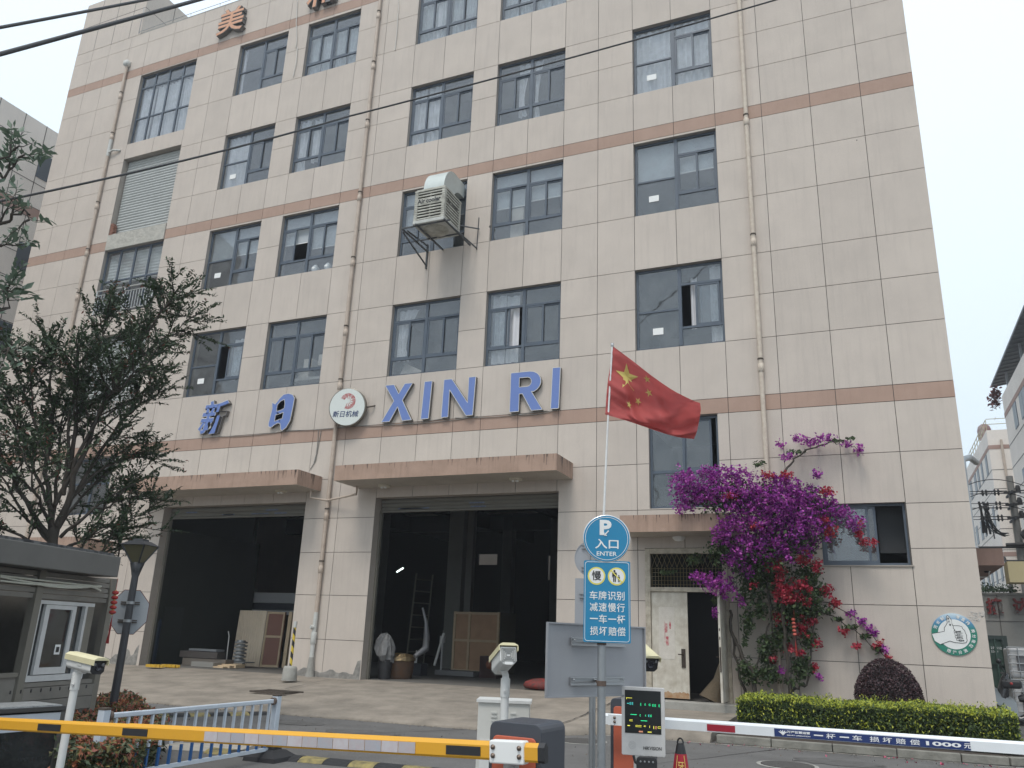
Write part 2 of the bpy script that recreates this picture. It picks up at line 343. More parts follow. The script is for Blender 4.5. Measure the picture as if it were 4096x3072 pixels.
def solid_cells(x0, x1, z0, z1, holes):
    """rectangle minus holes as a few rectangles (horizontal slabs)"""
    hs = [h for h in holes if h[0] < x1-1e-4 and h[1] > x0+1e-4 and h[2] < z1-1e-4 and h[3] > z0+1e-4]
    if not hs: return [(x0, x1, z0, z1)]
    zs = sorted({z0, z1, *[min(max(z, z0), z1) for h in hs for z in h[2:]]}); out = []
    for a, b in zip(zs[:-1], zs[1:]):
        if b-a < .02: continue
        m = (a+b)/2; cur = x0
        for h in sorted(hs):
            if h[2] < m < h[3]:
                if h[0]-cur > .03: out.append((cur, h[0], a, b))
                cur = max(cur, h[1])
        if x1-cur > .03: out.append((cur, x1, a, b))
    return out
# backing wall with reveals
def wall_with_holes(x0, x1, z0, z1, y0, y1, holes, name, mats, parent, kind=None):
    xs_ = sorted({x0, x1, *[h[i] for h in holes for i in (0, 1)]}); zs_ = sorted({z0, z1, *[h[i] for h in holes for i in (2, 3)]})
    xs_ = [x for x in xs_ if x0-1e-6 <= x <= x1+1e-6]; zs_ = [z for z in zs_ if z0-1e-6 <= z <= z1+1e-6]
    nx, nz_ = len(xs_)-1, len(zs_)-1
    def hole(i, j):
        if i < 0 or j < 0 or i >= nx or j >= nz_: return True
        mx__, mz = (xs_[i]+xs_[i+1])/2, (zs_[j]+zs_[j+1])/2
        return any(h[0] < mx__ < h[1] and h[2] < mz < h[3] for h in holes)
    b = MB()
    for i in range(nx):
        for j in range(nz_):
            if hole(i, j): continue
            a, c, d, e = xs_[i], xs_[i+1], zs_[j], zs_[j+1]
            b.cur = 0; b.quad((a, y0, d), (c, y0, d), (c, y0, e), (a, y0, e)); b.cur = 2; b.quad((c, y1, d), (a, y1, d), (a, y1, e), (c, y1, e)); b.cur = 1
            if hole(i-1, j): b.quad((a, y1, d), (a, y0, d), (a, y0, e), (a, y1, e))
            if hole(i+1, j): b.quad((c, y0, d), (c, y1, d), (c, y1, e), (c, y0, e))
            if hole(i, j-1): b.quad((a, y1, d), (c, y1, d), (c, y0, d), (a, y0, d))
            if hole(i, j+1): b.quad((a, y0, e), (c, y0, e), (c, y1, e), (a, y1, e))
    return b.build(name, mats, parent, kind=kind)
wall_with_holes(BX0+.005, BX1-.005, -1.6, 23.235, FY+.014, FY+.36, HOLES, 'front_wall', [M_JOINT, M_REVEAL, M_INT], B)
# the render panels between the joints
def unit_cube(name, m):
    b = MB(); b.box(-.5, .5, 0, 1, -.5, .5); me = bpy.data.meshes.new(name); me.from_pydata(b.v, [], b.f); me.materials.append(m); return me
UC = unit_cube('wall_panel', M_WALL); UB = unit_cube('band_panel', M_BAND)
GAP = .007; panels = []
for i in range(len(COLS)-1):
    for j in range(len(ROWS)-1):
        if j == len(ROWS)-2 and False: continue
        x0, x1 = COLS[i]+(GAP if i else 0), COLS[i+1]-(GAP if i < len(COLS)-2 else 0); z0, z1 = ROWS[j]+GAP, ROWS[j+1]-(GAP if j < len(ROWS)-2 else 0)
        for r_ in solid_cells(x0, x1, z0, z1, HOLES):
            c = Vector(((r_[0]+r_[1])/2, FY, (r_[2]+r_[3])/2)); panels.append(((r_[1]-r_[0])*(r_[3]-r_[2])/c.length_squared, r_, j in BANDS))
panels.sort(key=lambda p: -p[0])
for a, r_, band in panels[:300]:
    o = link('wall_panel', UB if band else UC, B, ((r_[0]+r_[1])/2, FY, (r_[2]+r_[3])/2)); o.scale = (r_[1]-r_[0], .02, r_[3]-r_[2])
b = MB()
for a, r_, band in panels[300:]:
    b.cur = 1 if band else 0; b.box(r_[0], r_[1], FY, FY+.02, r_[2], r_[3])
b.build('small_wall_panels', [M_WALL, M_BAND], B, kind='stuff')
# volume behind the facade: sides, roof slab, storeys
b = MB(); b.box(BX0+.01, BX0+.25, FY+.365, 41.9, -1.6, 23.2); b.box(BX1-.25, BX1-.01, FY+.365, 41.9, -1.6, 23.2); b.box(BX0+.01, BX1-.01, 42, 42.3, 5.8, 23.2); b.build('side_wall', M_WALL, B)
b = MB(); b.box(BX0+.3, BX1-.3, FY+.365, 41.9, 22.2, 22.4); b.build('roof', M_CONC, B)
b = MB()
for z in (5.72, 9.95, 13.72, 17.62, 21.6): b.box(BX0+.3, BX1-.3, FY+.365, 26, z, z+.16)
b.build('floor_slab', M_OFFC, B)
b = MB()
for (z0, z1) in ((5.9, 9.94), (10.12, 13.7), (13.9, 17.6), (17.8, 21.58)): b.box(BX0+.3, BX1-.3, 25.8, 25.95, z0, z1)
for x in (-21.2, -13.6, -6.0):
    for (z0, z1) in ((5.9, 9.94), (10.12, 13.7), (13.9, 17.6), (17.8, 21.58)): b.box(x, x+.15, FY+.365, 25.78, z0, z1)
b.build('inner_wall', M_OFFICE, B)
# stair tower at the far left above the parapet, running back from the facade
tw = MB(); tw.box(-29.43, -25.75, FY, 30, 23.26, 25.9)
t_ = tw.build('stair_tower', M_WALL, B)
tj = MB()
for x in (-28.43, -27.4, -26.4): tj.box(x-.01, x+.01, FY-.003, FY+.02, 23.26, 25.9)
for y in (20.4, 21.8, 23.2): tj.box(-25.77, -25.745, y-.012, y+.012, 23.26, 25.9)
tj.box(-29.43, -25.74, FY-.004, FY+.02, 24.63, 24.65); tj.box(-25.77, -25.746, FY, 30, 24.63, 24.65)
tj.build('tower_joint', M_JOINT, B)
b = MB(); b.box(-25.74, BX1, FY+.0, FY+.24, 23.245, 23.30); b.build('parapet_cap', M_CONC, B)
b = MB(); b.tube([(-25.7, 18.94, 23.34), (-25.72, 18.9, 23.2), (-25.78, 18.95, 24.6)], .012, 5); b.tube([(-25.7, 18.96, 23.36), (-23, 18.96, 23.40), (-16, 18.96, 23.4), (-5, 18.96, 23.4)], .01, 5)
for x in np.arange(-24.5, -5, 1.5): b.tube([(x, 18.97, 23.30), (x, 18.97, 23.4)], .008, 4)
b.build('lightning_rod_wire', M_STEEL, B)

# ------------------------------------------------------------------ windows
YF = FY+.12       # frame plane
def bars(b, x0, x1, z0, z1, w_, y0=None, d=.05):
    y0 = YF if y0 is None else y0
    b.box(x0, x1, y0, y0+d, z1-w_, z1); b.box(x0, x1, y0, y0+d, z0, z0+w_); b.box(x0, x0+w_, y0+.001, y0+d-.001, z0+w_, z1-w_); b.box(x1-w_, x1, y0+.001, y0+d-.001, z0+w_, z1-w_)
def pane(x0, x1, z0, z1, y, par, m=None):
    b = MB(); b.box(x0, x1, y, y+.008, z0, z1); return b.build('pane', m or M_GLASS, par)
def sash(x0, x1, z0, z1, y, par):
    b = MB(); bars(b, x0, x1, z0, z1, .05, y, .03); s = b.build('sash', M_FRAME, par); pane(x0+.045, x1-.045, z0+.045, z1-.045, y+.012, par); return s
def curtain(x0, x1, z0, z1, par, y=FY+.25, tie=0., m=None):
    n = max(10, int((x1-x0)*34)); k = 9; b = MB(); vs = []
    ph = random.random()*6
    for j in range(k+1):
        t = j/k; z = z1 + (z0-z1)*t
        pinch = 1 - tie*math.sin(min(1, t/.72)*math.pi/2)*(1 if t < .75 else (1-(t-.75)*1.6))
        for i in range(n+1):
            u_ = i/n; x = x0 + (x1-x0)*u_*pinch
            vs.append((x, y + .035*math.sin(u_*n*.9+ph) + .02*math.sin(u_*n*.37+t), z))
    b.add(vs, [(j*(n+1)+i, j*(n+1)+i+1, (j+1)*(n+1)+i+1, (j+1)*(n+1)+i) for j in range(k) for i in range(n)], True)
    return b.build('curtain', m or M_CURT, par)
def blind(x0, x1, z0, z1, par, y=FY+.24):
    b = MB(); b.box(x0, x1, y, y+.006, z0, z1); s = b.build('roller_blind', M_BLIND, par)
    b = MB(); b.box(x0, x1, y-.012, y+.012, z0-.025, z0); b.build('blind_rail', M_PAPER, par)
def paper(x, z, par, w_=.27, h_=.18):
    b = MB(); b.box(x, x+w_, YF+.004, YF+.009, z, z+h_); b.build('paper_sheet', M_PAPER, par)
def window(x0, x1, z0, z1, kind, open_=0, par=B):
    """kind 'S': two bays each with transom, sliding pair and low light; 'L': left bay two fixed lights, right bay sliding"""
    b = MB(); bars(b, x0+.005, x1-.005, z0+.005, z1-.004, .06); xm = (x0+x1)/2 + (0.02 if kind == 'L' else 0); zt = z1-(z1-z0)*.235; zb = z0+(z1-z0)*.235
    b.box(xm-.045, xm+.045, YF-.012, YF+.05, z0+.06, z1-.06)
    P = []
    if kind == 'S': b.box(x0+.065, xm-.045, YF-.004, YF+.049, zt-.03, zt+.03); b.box(x0+.065, xm-.045, YF-.004, YF+.049, zb-.03, zb+.03)
    else: zm = z0+(z1-z0)*.47; b.box(x0+.065, xm-.045, YF-.004, YF+.049, zm-.025, zm+.025)
    b.box(xm+.045, x1-.065, YF-.004, YF+.049, zt-.03, zt+.03); b.box(xm+.045, x1-.065, YF-.004, YF+.049, zb-.03, zb+.03)
    w_ = b.build('window', M_FRAME, par)
    yp = YF+.02
    if kind == 'S':
        pane(x0+.065, xm-.045, zt+.03, z1-.064, yp, w_); pane(x0+.065, xm-.045, z0+.065, zb-.03, yp, w_)
        hx = (x0+xm)/2
        if open_ == 1: sash(x0+.065, hx+.03, zb+.031, zt-.031, YF+.004, w_); sash(x0+.15, hx+.12, zb+.031, zt-.031, YF+.036, w_)
        elif open_ == 3: sash(x0+.065, hx+.0, zb+.031, zt-.031, YF+.004, w_); 
        else: sash(x0+.065, hx+.03, zb+.031, zt-.031, YF+.004, w_); sash(hx-.03, xm-.046, zb+.031, zt-.031, YF+.036, w_)
    else:
        pane(x0+.065, xm-.045, zm+.025, z1-.064, yp, w_); pane(x0+.065, xm-.045, z0+.065, zm-.025, yp, w_)
    pane(xm+.045, x1-.065, zt+.03, z1-.064, yp, w_); pane(xm+.045, x1-.065, z0+.065, zb-.03, yp, w_)
    hx = (xm+x1)/2
    if open_ == 2: sash(hx-.16, x1-.10, zb+.031, zt-.031, YF+.004, w_); sash(hx-.05, x1-.066, zb+.031, zt-.031, YF+.036, w_)
    else: sash(xm+.046, hx+.03, zb+.031, zt-.031, YF+.004, w_); sash(hx-.03, x1-.066, zb+.031, zt-.031, YF+.036, w_)
    return w_
WIN = {}
for c_, kd in ((1, 'L'), (2, 'S'), (3, 'S'), (4, 'S'), (5, 'L')):
    for r_ in 'cbaz':
        op = {(1, 'c'): 2, (5, 'c'): 2, (4, 'c'): 1, (2, 'b'): 3}.get((c_, r_), 0)
        WIN[c_, r_] = window(*WCOL[c_], *WROW[r_], kd, op)
def X_(c_, t): a, b_ = WCOL[c_]; return a+(b_-a)*t
for c_ in (1, 2, 4, 5, 3):          # row b: blinds drawn part way
    z0, z1 = WROW['b']; w_ = WIN[c_, 'b']
    for (a, e, h) in ((.03, .48, .50), (.52, .97, .46 if c_ != 2 else .58)): blind(X_(c_, a), X_(c_, e), z0+(z1-z0)*(1-h if not (c_ == 2 and a < .1) else .55), z1-.03, w_)
# curtains as the photo shows them
C = curtain
C(X_(1, .03), X_(1, .47), 14.85, 17.0, WIN[1, 'a']); paper(X_(1, .17), 15.22, WIN[1, 'a'])
C(X_(2, .03), X_(2, .24), 14.95, 16.95, WIN[2, 'a'], tie=.25); C(X_(2, .30), X_(2, .42), 15.2, 16.9, WIN[2, 'a'])
C(X_(3, .03), X_(3, .22), 14.95, 17.0, WIN[3, 'a']); C(X_(3, .25), X_(3, .45), 14.95, 17.0, WIN[3, 'a'])
C(X_(4, .30), X_(4, .50), 15.1, 17.0, WIN[4, 'a'], tie=.6); C(X_(4, .52), X_(4, .66), 14.95, 17.0, WIN[4, 'a'], tie=.5)
C(X_(5, .03), X_(5, .47), 14.85, 17.0, WIN[5, 'a']); C(X_(5, .55), X_(5, .96), 14.9, 17.0, WIN[5, 'a']); paper(X_(5, .17), 15.26, WIN[5, 'a'])
C(X_(1, .03), X_(1, .1), 18.8, 20.9, WIN[1, 'z']); C(X_(1, .88), X_(1, .96), 18.9, 20.9, WIN[1, 'z'])
for a, e in ((.03, .24), (.26, .47), (.53, .74), (.76, .97)): C(X_(2, a), X_(2, e), 18.8, 20.6, WIN[2, 'z'], m=M_BLIND); C(X_(3, a), X_(3, e), 18.8, 20.9, WIN[3, 'z'], m=M_BLIND); C(X_(4, a), X_(4, e), 18.8, 20.9, WIN[4, 'z'], m=M_BLIND)
C(X_(3, .2), X_(3, .42), 18.85, 20.9, WIN[3, 'z'])
C(X_(5, .03), X_(5, .47), 18.85, 20.9, WIN[5, 'z'])
C(X_(1, .72), X_(1, .9), 7.6, 9.0, WIN[1, 'c']); paper(X_(1, .18), 7.55, WIN[1, 'c'])
C(X_(3, .05), X_(3, .36), 7.6, 9.2, WIN[3, 'c'], tie=.55)
C(X_(4, .05), X_(4, .24), 7.2, 9.25, WIN[4, 'c']); C(X_(4, .25), X_(4, .42), 7.2, 9.2, WIN[4, 'c'])
C(X_(5, .84), X_(5, .99), 7.2, 9.25, WIN[5, 'c']); C(X_(5, .62), X_(5, .70), 7.6, 9.0, WIN[5, 'c']); paper(X_(5, .19), 7.5, WIN[5, 'c'])
paper(X_(1, .18), 11.35, WIN[1, 'b']); paper(X_(5, .17), 11.35, WIN[5, 'b'])
M_CARD = mat('pale_cardboard', (.55, .50, .44), .9)
b = MB(); b.box(X_(2, .60), X_(2, .74), FY+.3, FY+.6, 7.75, 8.05); b.build('cardboard_box', M_CARD, WIN[2, 'c']); b = MB(); b.box(X_(2, .50), X_(2, .68), FY+.35, FY+.7, 7.45, 7.72); b.build('cardboard_box', M_CARD, WIN[2, 'c']); b = MB(); b.box(X_(2, .84), X_(2, .96), FY+.3, FY+.6, 7.8, 8.15); b.build('cardboard_box', M_CARD, WIN[2, 'c'])
b = MB(); b.box(X_(2, .47), X_(2, .98), FY+.28, FY+.8, 7.35, 7.44); b.build('shelf', M_CARD, WIN[2, 'c'])
for t_, zz in ((.62, .06), (.84, .06)):
    b = MB(); b.lathe((X_(2, t_), FY+.26, 10.95+zz), [(.09, 0), (.14, .12), (.06, .24)], 9); b.build('white_sack', M_PAPER, WIN[2, 'b'])
b = MB(); b.box(X_(4, .24), X_(4, .42), FY+.26, FY+.7, 10.98, 12.0); b.build('pale_carton_stack', M_CARD, WIN[4, 'b'])
b = MB(); b.add([(X_(3, .1), FY+.3, 7.16), (X_(3, .42), FY+.3, 7.16), (X_(3, .42), FY+.5, 7.3), (X_(3, .13), FY+.5, 7.62)], [(0, 1, 2, 3)]); b.build('cardboard_sheet', M_CARD, WIN[3, 'c'])

# shaft openings: curtain wall window, two roller shutters, louvred window with railing, ...
def grid_window(x0, x1, z0, z1, vx, hz_, par, name='window'):
    b = MB(); bars(b, x0+.005, x1-.005, z0+.005, z1-.004, .06)
    for v in vx: b.box(x0+(x1-x0)*v-.035, x0+(x1-x0)*v+.035, YF-.008, YF+.049, z0+.06, z1-.06)
    xsx = [x0+.06] + [x0+(x1-x0)*v for v in vx] + [x1-.06]
    zsz = [z0+.06] + [z0+(z1-z0)*h for h in hz_] + [z1-.06]
    for h in hz_:
        for i in range(len(xsx)-1): b.box(xsx[i]+(.036 if i else .001), xsx[i+1]-(.036 if i < len(xsx)-2 else .001), YF-.003, YF+.048, z0+(z1-z0)*h-.03, z0+(z1-z0)*h+.03)
    w_ = b.build(name, M_FRAME, par)
    for i in range(len(xsx)-1):
        for j in range(len(zsz)-1): pane(xsx[i]+.036, xsx[i+1]-.036, zsz[j]+.031, zsz[j+1]-.031, YF+.02, w_)
    return w_
sw = grid_window(*SHAFT[0], (.25, .5, .75), (.37, .82), B)
for a in (0, .26, .51, .76): C(-25.1+2.85*a, -25.1+2.85*(a+.235), 17.9, 20.45, sw)
s2 = grid_window(*SHAFT[2], (.25, .5, .75), (.52,), B)
def slats(x0, x1, z0, z1, y, par, m, pitch=.115, name='roller_shutter'):
    b = MB(); n = int((z1-z0)/pitch); vs = []; prof = [(0, 0), (-.022, .25), (-.026, .5), (-.016, .8), (0, .93), (.004, 1)]
    for i in range(n):
        for dy, t in prof: vs.append((dy+y, z0+(i+t)*(z1-z0)/n))
    V = [(x, yy, zz) for yy, zz in vs for x in (x0, x1)]
    b.add(V, [(2*i, 2*i+1, 2*i+3, 2*i+2) for i in range(len(vs)-1)])
    return b.build(name, m, par)
slats(-25.1, -22.3, 11.9, 13.15, FY+.28, s2, M_PAPER, .12, 'louvre_blind')
def railing(x0, x1, z0, z1, y, par):
    b = MB(); b.tube([(x0, y, z1), (x1, y, z1)], .028, 6); b.tube([(x0, y, z1-.17), (x1, y, z1-.17)], .016, 6); b.tube([(x0, y, z0+.06), (x1, y, z0+.06)], .02, 6)
    for x in np.linspace(x0+.03, x1-.03, 3): b.tube([(x, y, z0), (x, y, z1)], .024, 6)
    for x in np.linspace(x0+.15, x1-.15, 20): b.tube([(x, y, z0+.06), (x, y, z1-.17)], .011, 5)
    return b.build('balcony_railing', mat('stainless_rail', (.62, .62, .60), .3, .7), par)
railing(-25.14, -22.29, 10.62, 11.55, FY-.02, B); railing(-25.14, -22.29, 6.66, 7.5, FY-.02, B)
slats(-25.14, -22.29, 13.9, 17.16, FY+.235, B, M_SHUT)
slats(-25.14, -22.29, 7.3, 9.7, FY+.235, B, M_SHUT)
b = MB(); b.box(-25.14, -22.29, FY+.2, FY+.3, 6.7, 7.3); b.build('shaft_sill', M_REVEAL, B)
b = MB()
vs = []; n = 26
for k, (yy) in enumerate((FY-.03, FY+.2)):
    for i in range(n+1):
        x = -25.17+2.91*i/n; vs.append((x, yy, 13.235)); vs.append((x, yy, 13.86+.05*noise.noise((x*3, k, 0))))
b.add(vs, [(2*i, 2*i+2, 2*i+3, 2*i+1) for i in range(n)] + [(2*(n+1)+2*i+1, 2*i+1, 2*i+3, 2*(n+1)+2*i+3) for i in range(n)] + [(2*i, 2*(n+1)+2*i, 2*(n+1)+2*i+2, 2*i+2) for i in range(n)] + [(0, 1, 2*(n+1)+1, 2*(n+1)), (2*n, 2*n+1, 4*n+3, 4*n+2)])
b.build('rough_concrete_sill', mat('pale_rough_mortar', (.47, .45, .40), .95, var=.6, vscale=5, bump=.8, bscale=16), B)
b = MB()
for i in range(7): b.box(-25.17+random.random()*.03, -24.98-random.random()*.08, FY+.0, FY+.15, 13.86+i*.075, 13.92+i*.075)
b.build('exposed_brick', mat('broken_red_brick', (.27, .13, .09), .95, var=.6, vscale=9), B)
s3 = grid_window(-24.6, -22.7, 3.35, 5.25, (.5,), (.55,), B)
# stair window and low window, ground floor right
b = MB(); x0, x1, z0, z1 = STAIR; bars(b, x0+.004, x1-.004, z0+.004, z1-.004, .06); b.box(x0+.062, x1-.062, YF-.004, YF+.048, z0+.86, z0+.93); b.box(x0+.80, x0+.86, YF-.01, YF+.05, z0+.932, z1-.062); st = b.build('window', M_FRAME, B)
pane(x0+.065, x1-.065, z0+.065, z0+.86, YF+.02, st); pane(x0+.065, x0+.80, z0+.93, z1-.065, YF+.02, st); sash(x0+.84, x0+1.5, z0+.935, z1-.066, YF+.03, st)
b = MB(); x0, x1, z0, z1 = LOWW; bars(b, x0+.004, x1-.004, z0+.004, z1-.004, .05); lw = b.build('window', M_FRAME, B)
sash(x0+.055, x0+.98, z0+.055, z1-.055, YF+.002, lw); sash(x0+.22, x0+1.13, z0+.055, z1-.055, YF+.034, lw)
b = MB(); b.box(x1-.56, x1+.0, FY+.5, FY+.52, z0+.3, z1+.1); b.build('grey_inner_board', mat('grey_board', (.045, .047, .05), .9), lw)
b = MB(); b.box(x0-.06, x1+.05, FY-.03, FY+.1, z0-.03, z0-.002); b.build('window_sill', M_REVEAL, lw)

# ------------------------------------------------------------------ ground floor: interior hall
b = MB(); b.quad((-29, 19.2, FZ), (1.8, 19.2, FZ), (1.8, 44, FZ), (-29, 44, FZ)); b.build('workshop_floor', M_FLOOR, kind='structure')
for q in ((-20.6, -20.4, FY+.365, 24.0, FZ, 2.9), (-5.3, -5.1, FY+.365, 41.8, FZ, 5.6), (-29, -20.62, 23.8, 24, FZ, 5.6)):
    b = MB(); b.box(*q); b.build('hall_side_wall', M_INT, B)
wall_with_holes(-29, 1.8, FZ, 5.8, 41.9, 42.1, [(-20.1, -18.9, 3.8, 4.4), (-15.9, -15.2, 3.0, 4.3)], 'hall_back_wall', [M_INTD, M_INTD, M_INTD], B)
b = MB()
for y in (24, 30, 36): b.box(-29, 1.8, y, y+.35, 4.9, 5.7)
for x in (-21.5, -17, -12.3, -7.5): b.box(x, x+.3, FY+.3, 41.8, 4.95, 5.69)
b.build('ceiling_beam', M_INTD, B)
M_COLM = mat('hall_column_paint', (.20, .20, .18), .9, var=.3)
for (x, y, ww) in ((-14.71, 28.0, .62), (-13.95, 28.05, .26), (-19.6, 30, .6), (-12.4, 33, .6), (-16, 36, .5), (-7.2, 30, .5)):
    b = MB(); b.box(x, x+ww, y, y+ww, FZ, 5.7); b.build('hall_column', M_COLM, B)
b = MB(); b.box(-20.39, -20.37, 19.9, 20.75, FZ, .52); b.build('inner_door', mat('dark_green_door', (.02, .024, .02), .7), B)
b = MB(); b.box(-34, 3, 50, 51, -1.5, 12); tag(b.build('rear_yard_wall', M_WALL2_), 'beige wall of the yard seen through the small rear windows of the hall', 'wall')
# shutter housings in the two gateways
for (x0, x1, z0, z1), zb in ((GAR1, 3.2), (GAR2, 3.22)):
    slats(x0+.03, x1-.03, zb, z1, FY+.30, B, M_SHUTB, .10)
    b = MB(); b.box(x0+.03, x1-.03, FY+.26, FY+.33, zb-.05, zb-.005); b.build('shutter_bottom_rail', M_SHUTB, B)
    for k in range(7):
        b = MB(); xa = x0+.5+random.random()*(x1-x0-1.6); za = zb+.03+.10*random.randint(0, 1); b.box(xa, xa+.45, FY+.268, FY+.271, za, za+.035)
        b.build('blue_sticker', mat('faded_blue_sticker', (.05, .08, .16), .6, var=.5, vscale=30, dark=(.4, .42, .45)), B)
    for x in (x0+.0, x1-.07):
        b = MB(); b.box(x+.004, x+.066, FY+.27, FY+.355, FZ, zb); b.build('shutter_guide', M_SHUTB, B)
# canopies
M_DRIP = mat('black_mould_drip', (.10, .075, .06), .95, var=.9, vscale=14, dark=(.26, .18, .14))
def canopy(x0, x1, z0, z1, p, name='canopy'):
    b = MB(); b.cur = 0
    V = [(x0, FY-p, z0), (x1, FY-p, z0), (x1, FY-.002, z0), (x0, FY-.002, z0), (x0, FY-p, z1), (x1, FY-p, z1), (x1, FY-.002, z1), (x0, FY-.002, z1)]
    b.add(V, [(0, 1, 5, 4), (1, 2, 6, 5), (3, 0, 4, 7)]); b.cur = 2; b.add(V, [(4, 5, 6, 7)]); b.cur = 1; b.add(V, [(0, 3, 2, 1)])
    o = b.build(name, [M_CANOPY, M_SOFFIT, M_CONC], B)
    b = MB(); n_ = int((x1-x0)*7)
    for k in range(n_):
        u_ = random.random(); u_ = 1-(1-u_)**2 if random.random() < .4 else u_; xx = x0+.03+(x1-x0-.06)*u_; ww = random.uniform(.004, .016); ll = random.uniform(.04, .20)*(1.6 if u_ > .88 else 1)
        b.add([(xx-ww, FY-p-.002, z1), (xx+ww, FY-p-.002, z1), (xx+ww*.3, FY-p-.002, z1-min(ll, z1-z0-.02)), (xx-ww*.3, FY-p-.002, z1-min(ll, z1-z0-.02))], [(3, 2, 1, 0)])
    for k in range(14):
        yy = FY-p+.04+(p-.1)*random.random(); ww = random.uniform(.006, .02); ll = random.uniform(.06, .3)
        b.add([(x1+.002, yy-ww, z1), (x1+.002, yy+ww, z1), (x1+.002, yy+ww*.3, z1-min(ll, z1-z0-.02)), (x1+.002, yy-ww*.3, z1-min(ll, z1-z0-.02))], [(3, 2, 1, 0)])
    b.build('mould_stains', M_DRIP, o, kind='stuff')
    return o
cn1 = canopy(-20.72, -14.21, 3.79, 4.21, 1.12); cn2 = canopy(-12.94, -6.58, 3.83, 4.24, 1.19); cn3 = canopy(-5.10, -2.55, 2.37, 2.75, .95); cn4 = canopy(-26.4, -22.0, 2.02, 2.45, 1.3)
M_LAMPR = mat('cream_plastic', (.55, .5, .4), .6)
def soffit_lamp(px, py, z, par, dome=False):
    p = Z(px, py, z); b = MB()
    if dome: b.lathe(p, [(.17, -.001), (.17, -.03), (.13, -.09), (.05, -.12), (.001, -.125)], 20); b.build('ceiling_lamp', M_WHITE, par)
    else:
        b.lathe(p, [(.17, -.001), (.17, -.05), (.12, -.07), (.11, -.05)], 20); l = b.build('ceiling_lamp', M_LAMPR, par)
        b = MB(); b.lathe(p+Vector((.05, -.03, -.07)), [(.05, 0.02), (.04, -.03), (.02, -.035)], 10); b.lathe(p+Vector((-.06, -.03, -.07)), [(.04, .02), (.035, -.03), (.02, -.035)], 10); b.build('bulb', M_WHITE, l)
soffit_lamp(683, 1981, 3.79, cn1); soffit_lamp(1125, 1961, 3.79, cn1); soffit_lamp(1538, 1939, 3.83, cn2); soffit_lamp(2063, 1912, 3.83, cn2); soffit_lamp(2718, 2148, 2.37, cn3, True)
# downpipes
def downpipe(x, ztop, zbot, m=M_PIPE, r=.055, joints=(), low=None, y=None):
    yy = y or FY-.085; b = MB(); b.tube([(x, yy, ztop), (x, yy, (ztop+zbot)/2), (x, yy, zbot)], r, 12); o = b.build('downpipe', m, B)
    for z in joints:
        b = MB(); b.lathe((x, yy, z-.11), [(r*1.02, 0), (r*1.28, .01), (r*1.28, .2), (r*1.02, .21)], 12, cap=False); b.build('pipe_socket', m, o)
        b = MB(); b.lathe((x, yy, z+.2), [(r*1.05, 0), (r*1.25, .0), (r*1.25, .035), (r*1.05, .035)], 12, cap=False); b.box(x-.012, x+.012, yy, FY, z+.2, z+.235); b.build('pipe_clamp', M_CLAMP, o)
    return o
p1 = downpipe(-26.03, 21.7, 2.5, joints=(20.2, 18.3, 15.2, 13.2, 11.4, 9.3, 7.1, 5.2))
b = MB(); b.lathe((-26.03, FY-.085, 21.65), [(.06, 0), (.15, .06), (.16, .26), (.13, .27)], 4); b.tube([(-26.03, FY-.1, 17.6), (-25.75, FY-.12, 17.65), (-25.45, FY-.02, 17.62)], .04, 8); b.tube([(-26.03, FY-.085, 17.45), (-26.03, FY-.085, 18.35)], .068, 10); b.build('rainwater_head', M_PIPEW, p1)
p2 = downpipe(-13.87, 23.1, .45, joints=(20.3, 18.2, 15.9, 13.2, 10.9, 8.6, 6.9, 3.05, 1.6))
b = MB(); b.tube([(-13.87, FY-.085, .45), (-13.87, FY-.09, .1), (-13.87, FY-.085, -1.2)], .06, 12); b.lathe((-13.87, FY-.085, -.38), [(.07, 0), (.078, .01), (.078, .3), (.07, .31)], 12); b.tube([(-13.87, FY-.1, .05), (-13.93, FY-.2, .06)], .055, 10); b.build('grey_pipe_foot', M_PIPEW, p2)
b = MB(); b.tube([(-14.3, FY-.35, 3.78), (-14.3, FY-.35, 3.55), (-13.87, FY-.12, 3.5)], .03, 6); b.tube([(-13.87, FY-.12, 3.5), (-12.75, FY-.35, 3.6), (-12.75, FY-.35, 3.82)], .03, 6); b.build('canopy_drain', M_PIPE, p2)
b = MB(); x = -13.87
b.lathe((x, FY-.085, -1.21), [(.13, 0), (.10, .15), (.075, .45), (.065, .5)], 9); b.build('mortar_collar', M_CONC, p2)
p3 = downpipe(-1.88, 23.1, -1.3, joints=(20.2, 17.6, 13.1, 9.6, 6.3, 3.0), m=mat('peeling_pipe_paint', (.50, .415, .34), .7, var=.8, vscale=9, dark=(.62, .56, .46), streak=.6, bump=.4, bscale=30))
# small breather stub and cable on wall etc.
b = MB()
for (x, z, s_) in ((-9.33, 12.3, .05), (-.0+.6, 12.9, .02)): b.lathe((x+.1, FY+.002, z-.9), [(s_, 0), (s_*.7, .004)], 9, ax=Vector((0, -1, 0)))
b.build('wall_chip', M_JOINT, B)
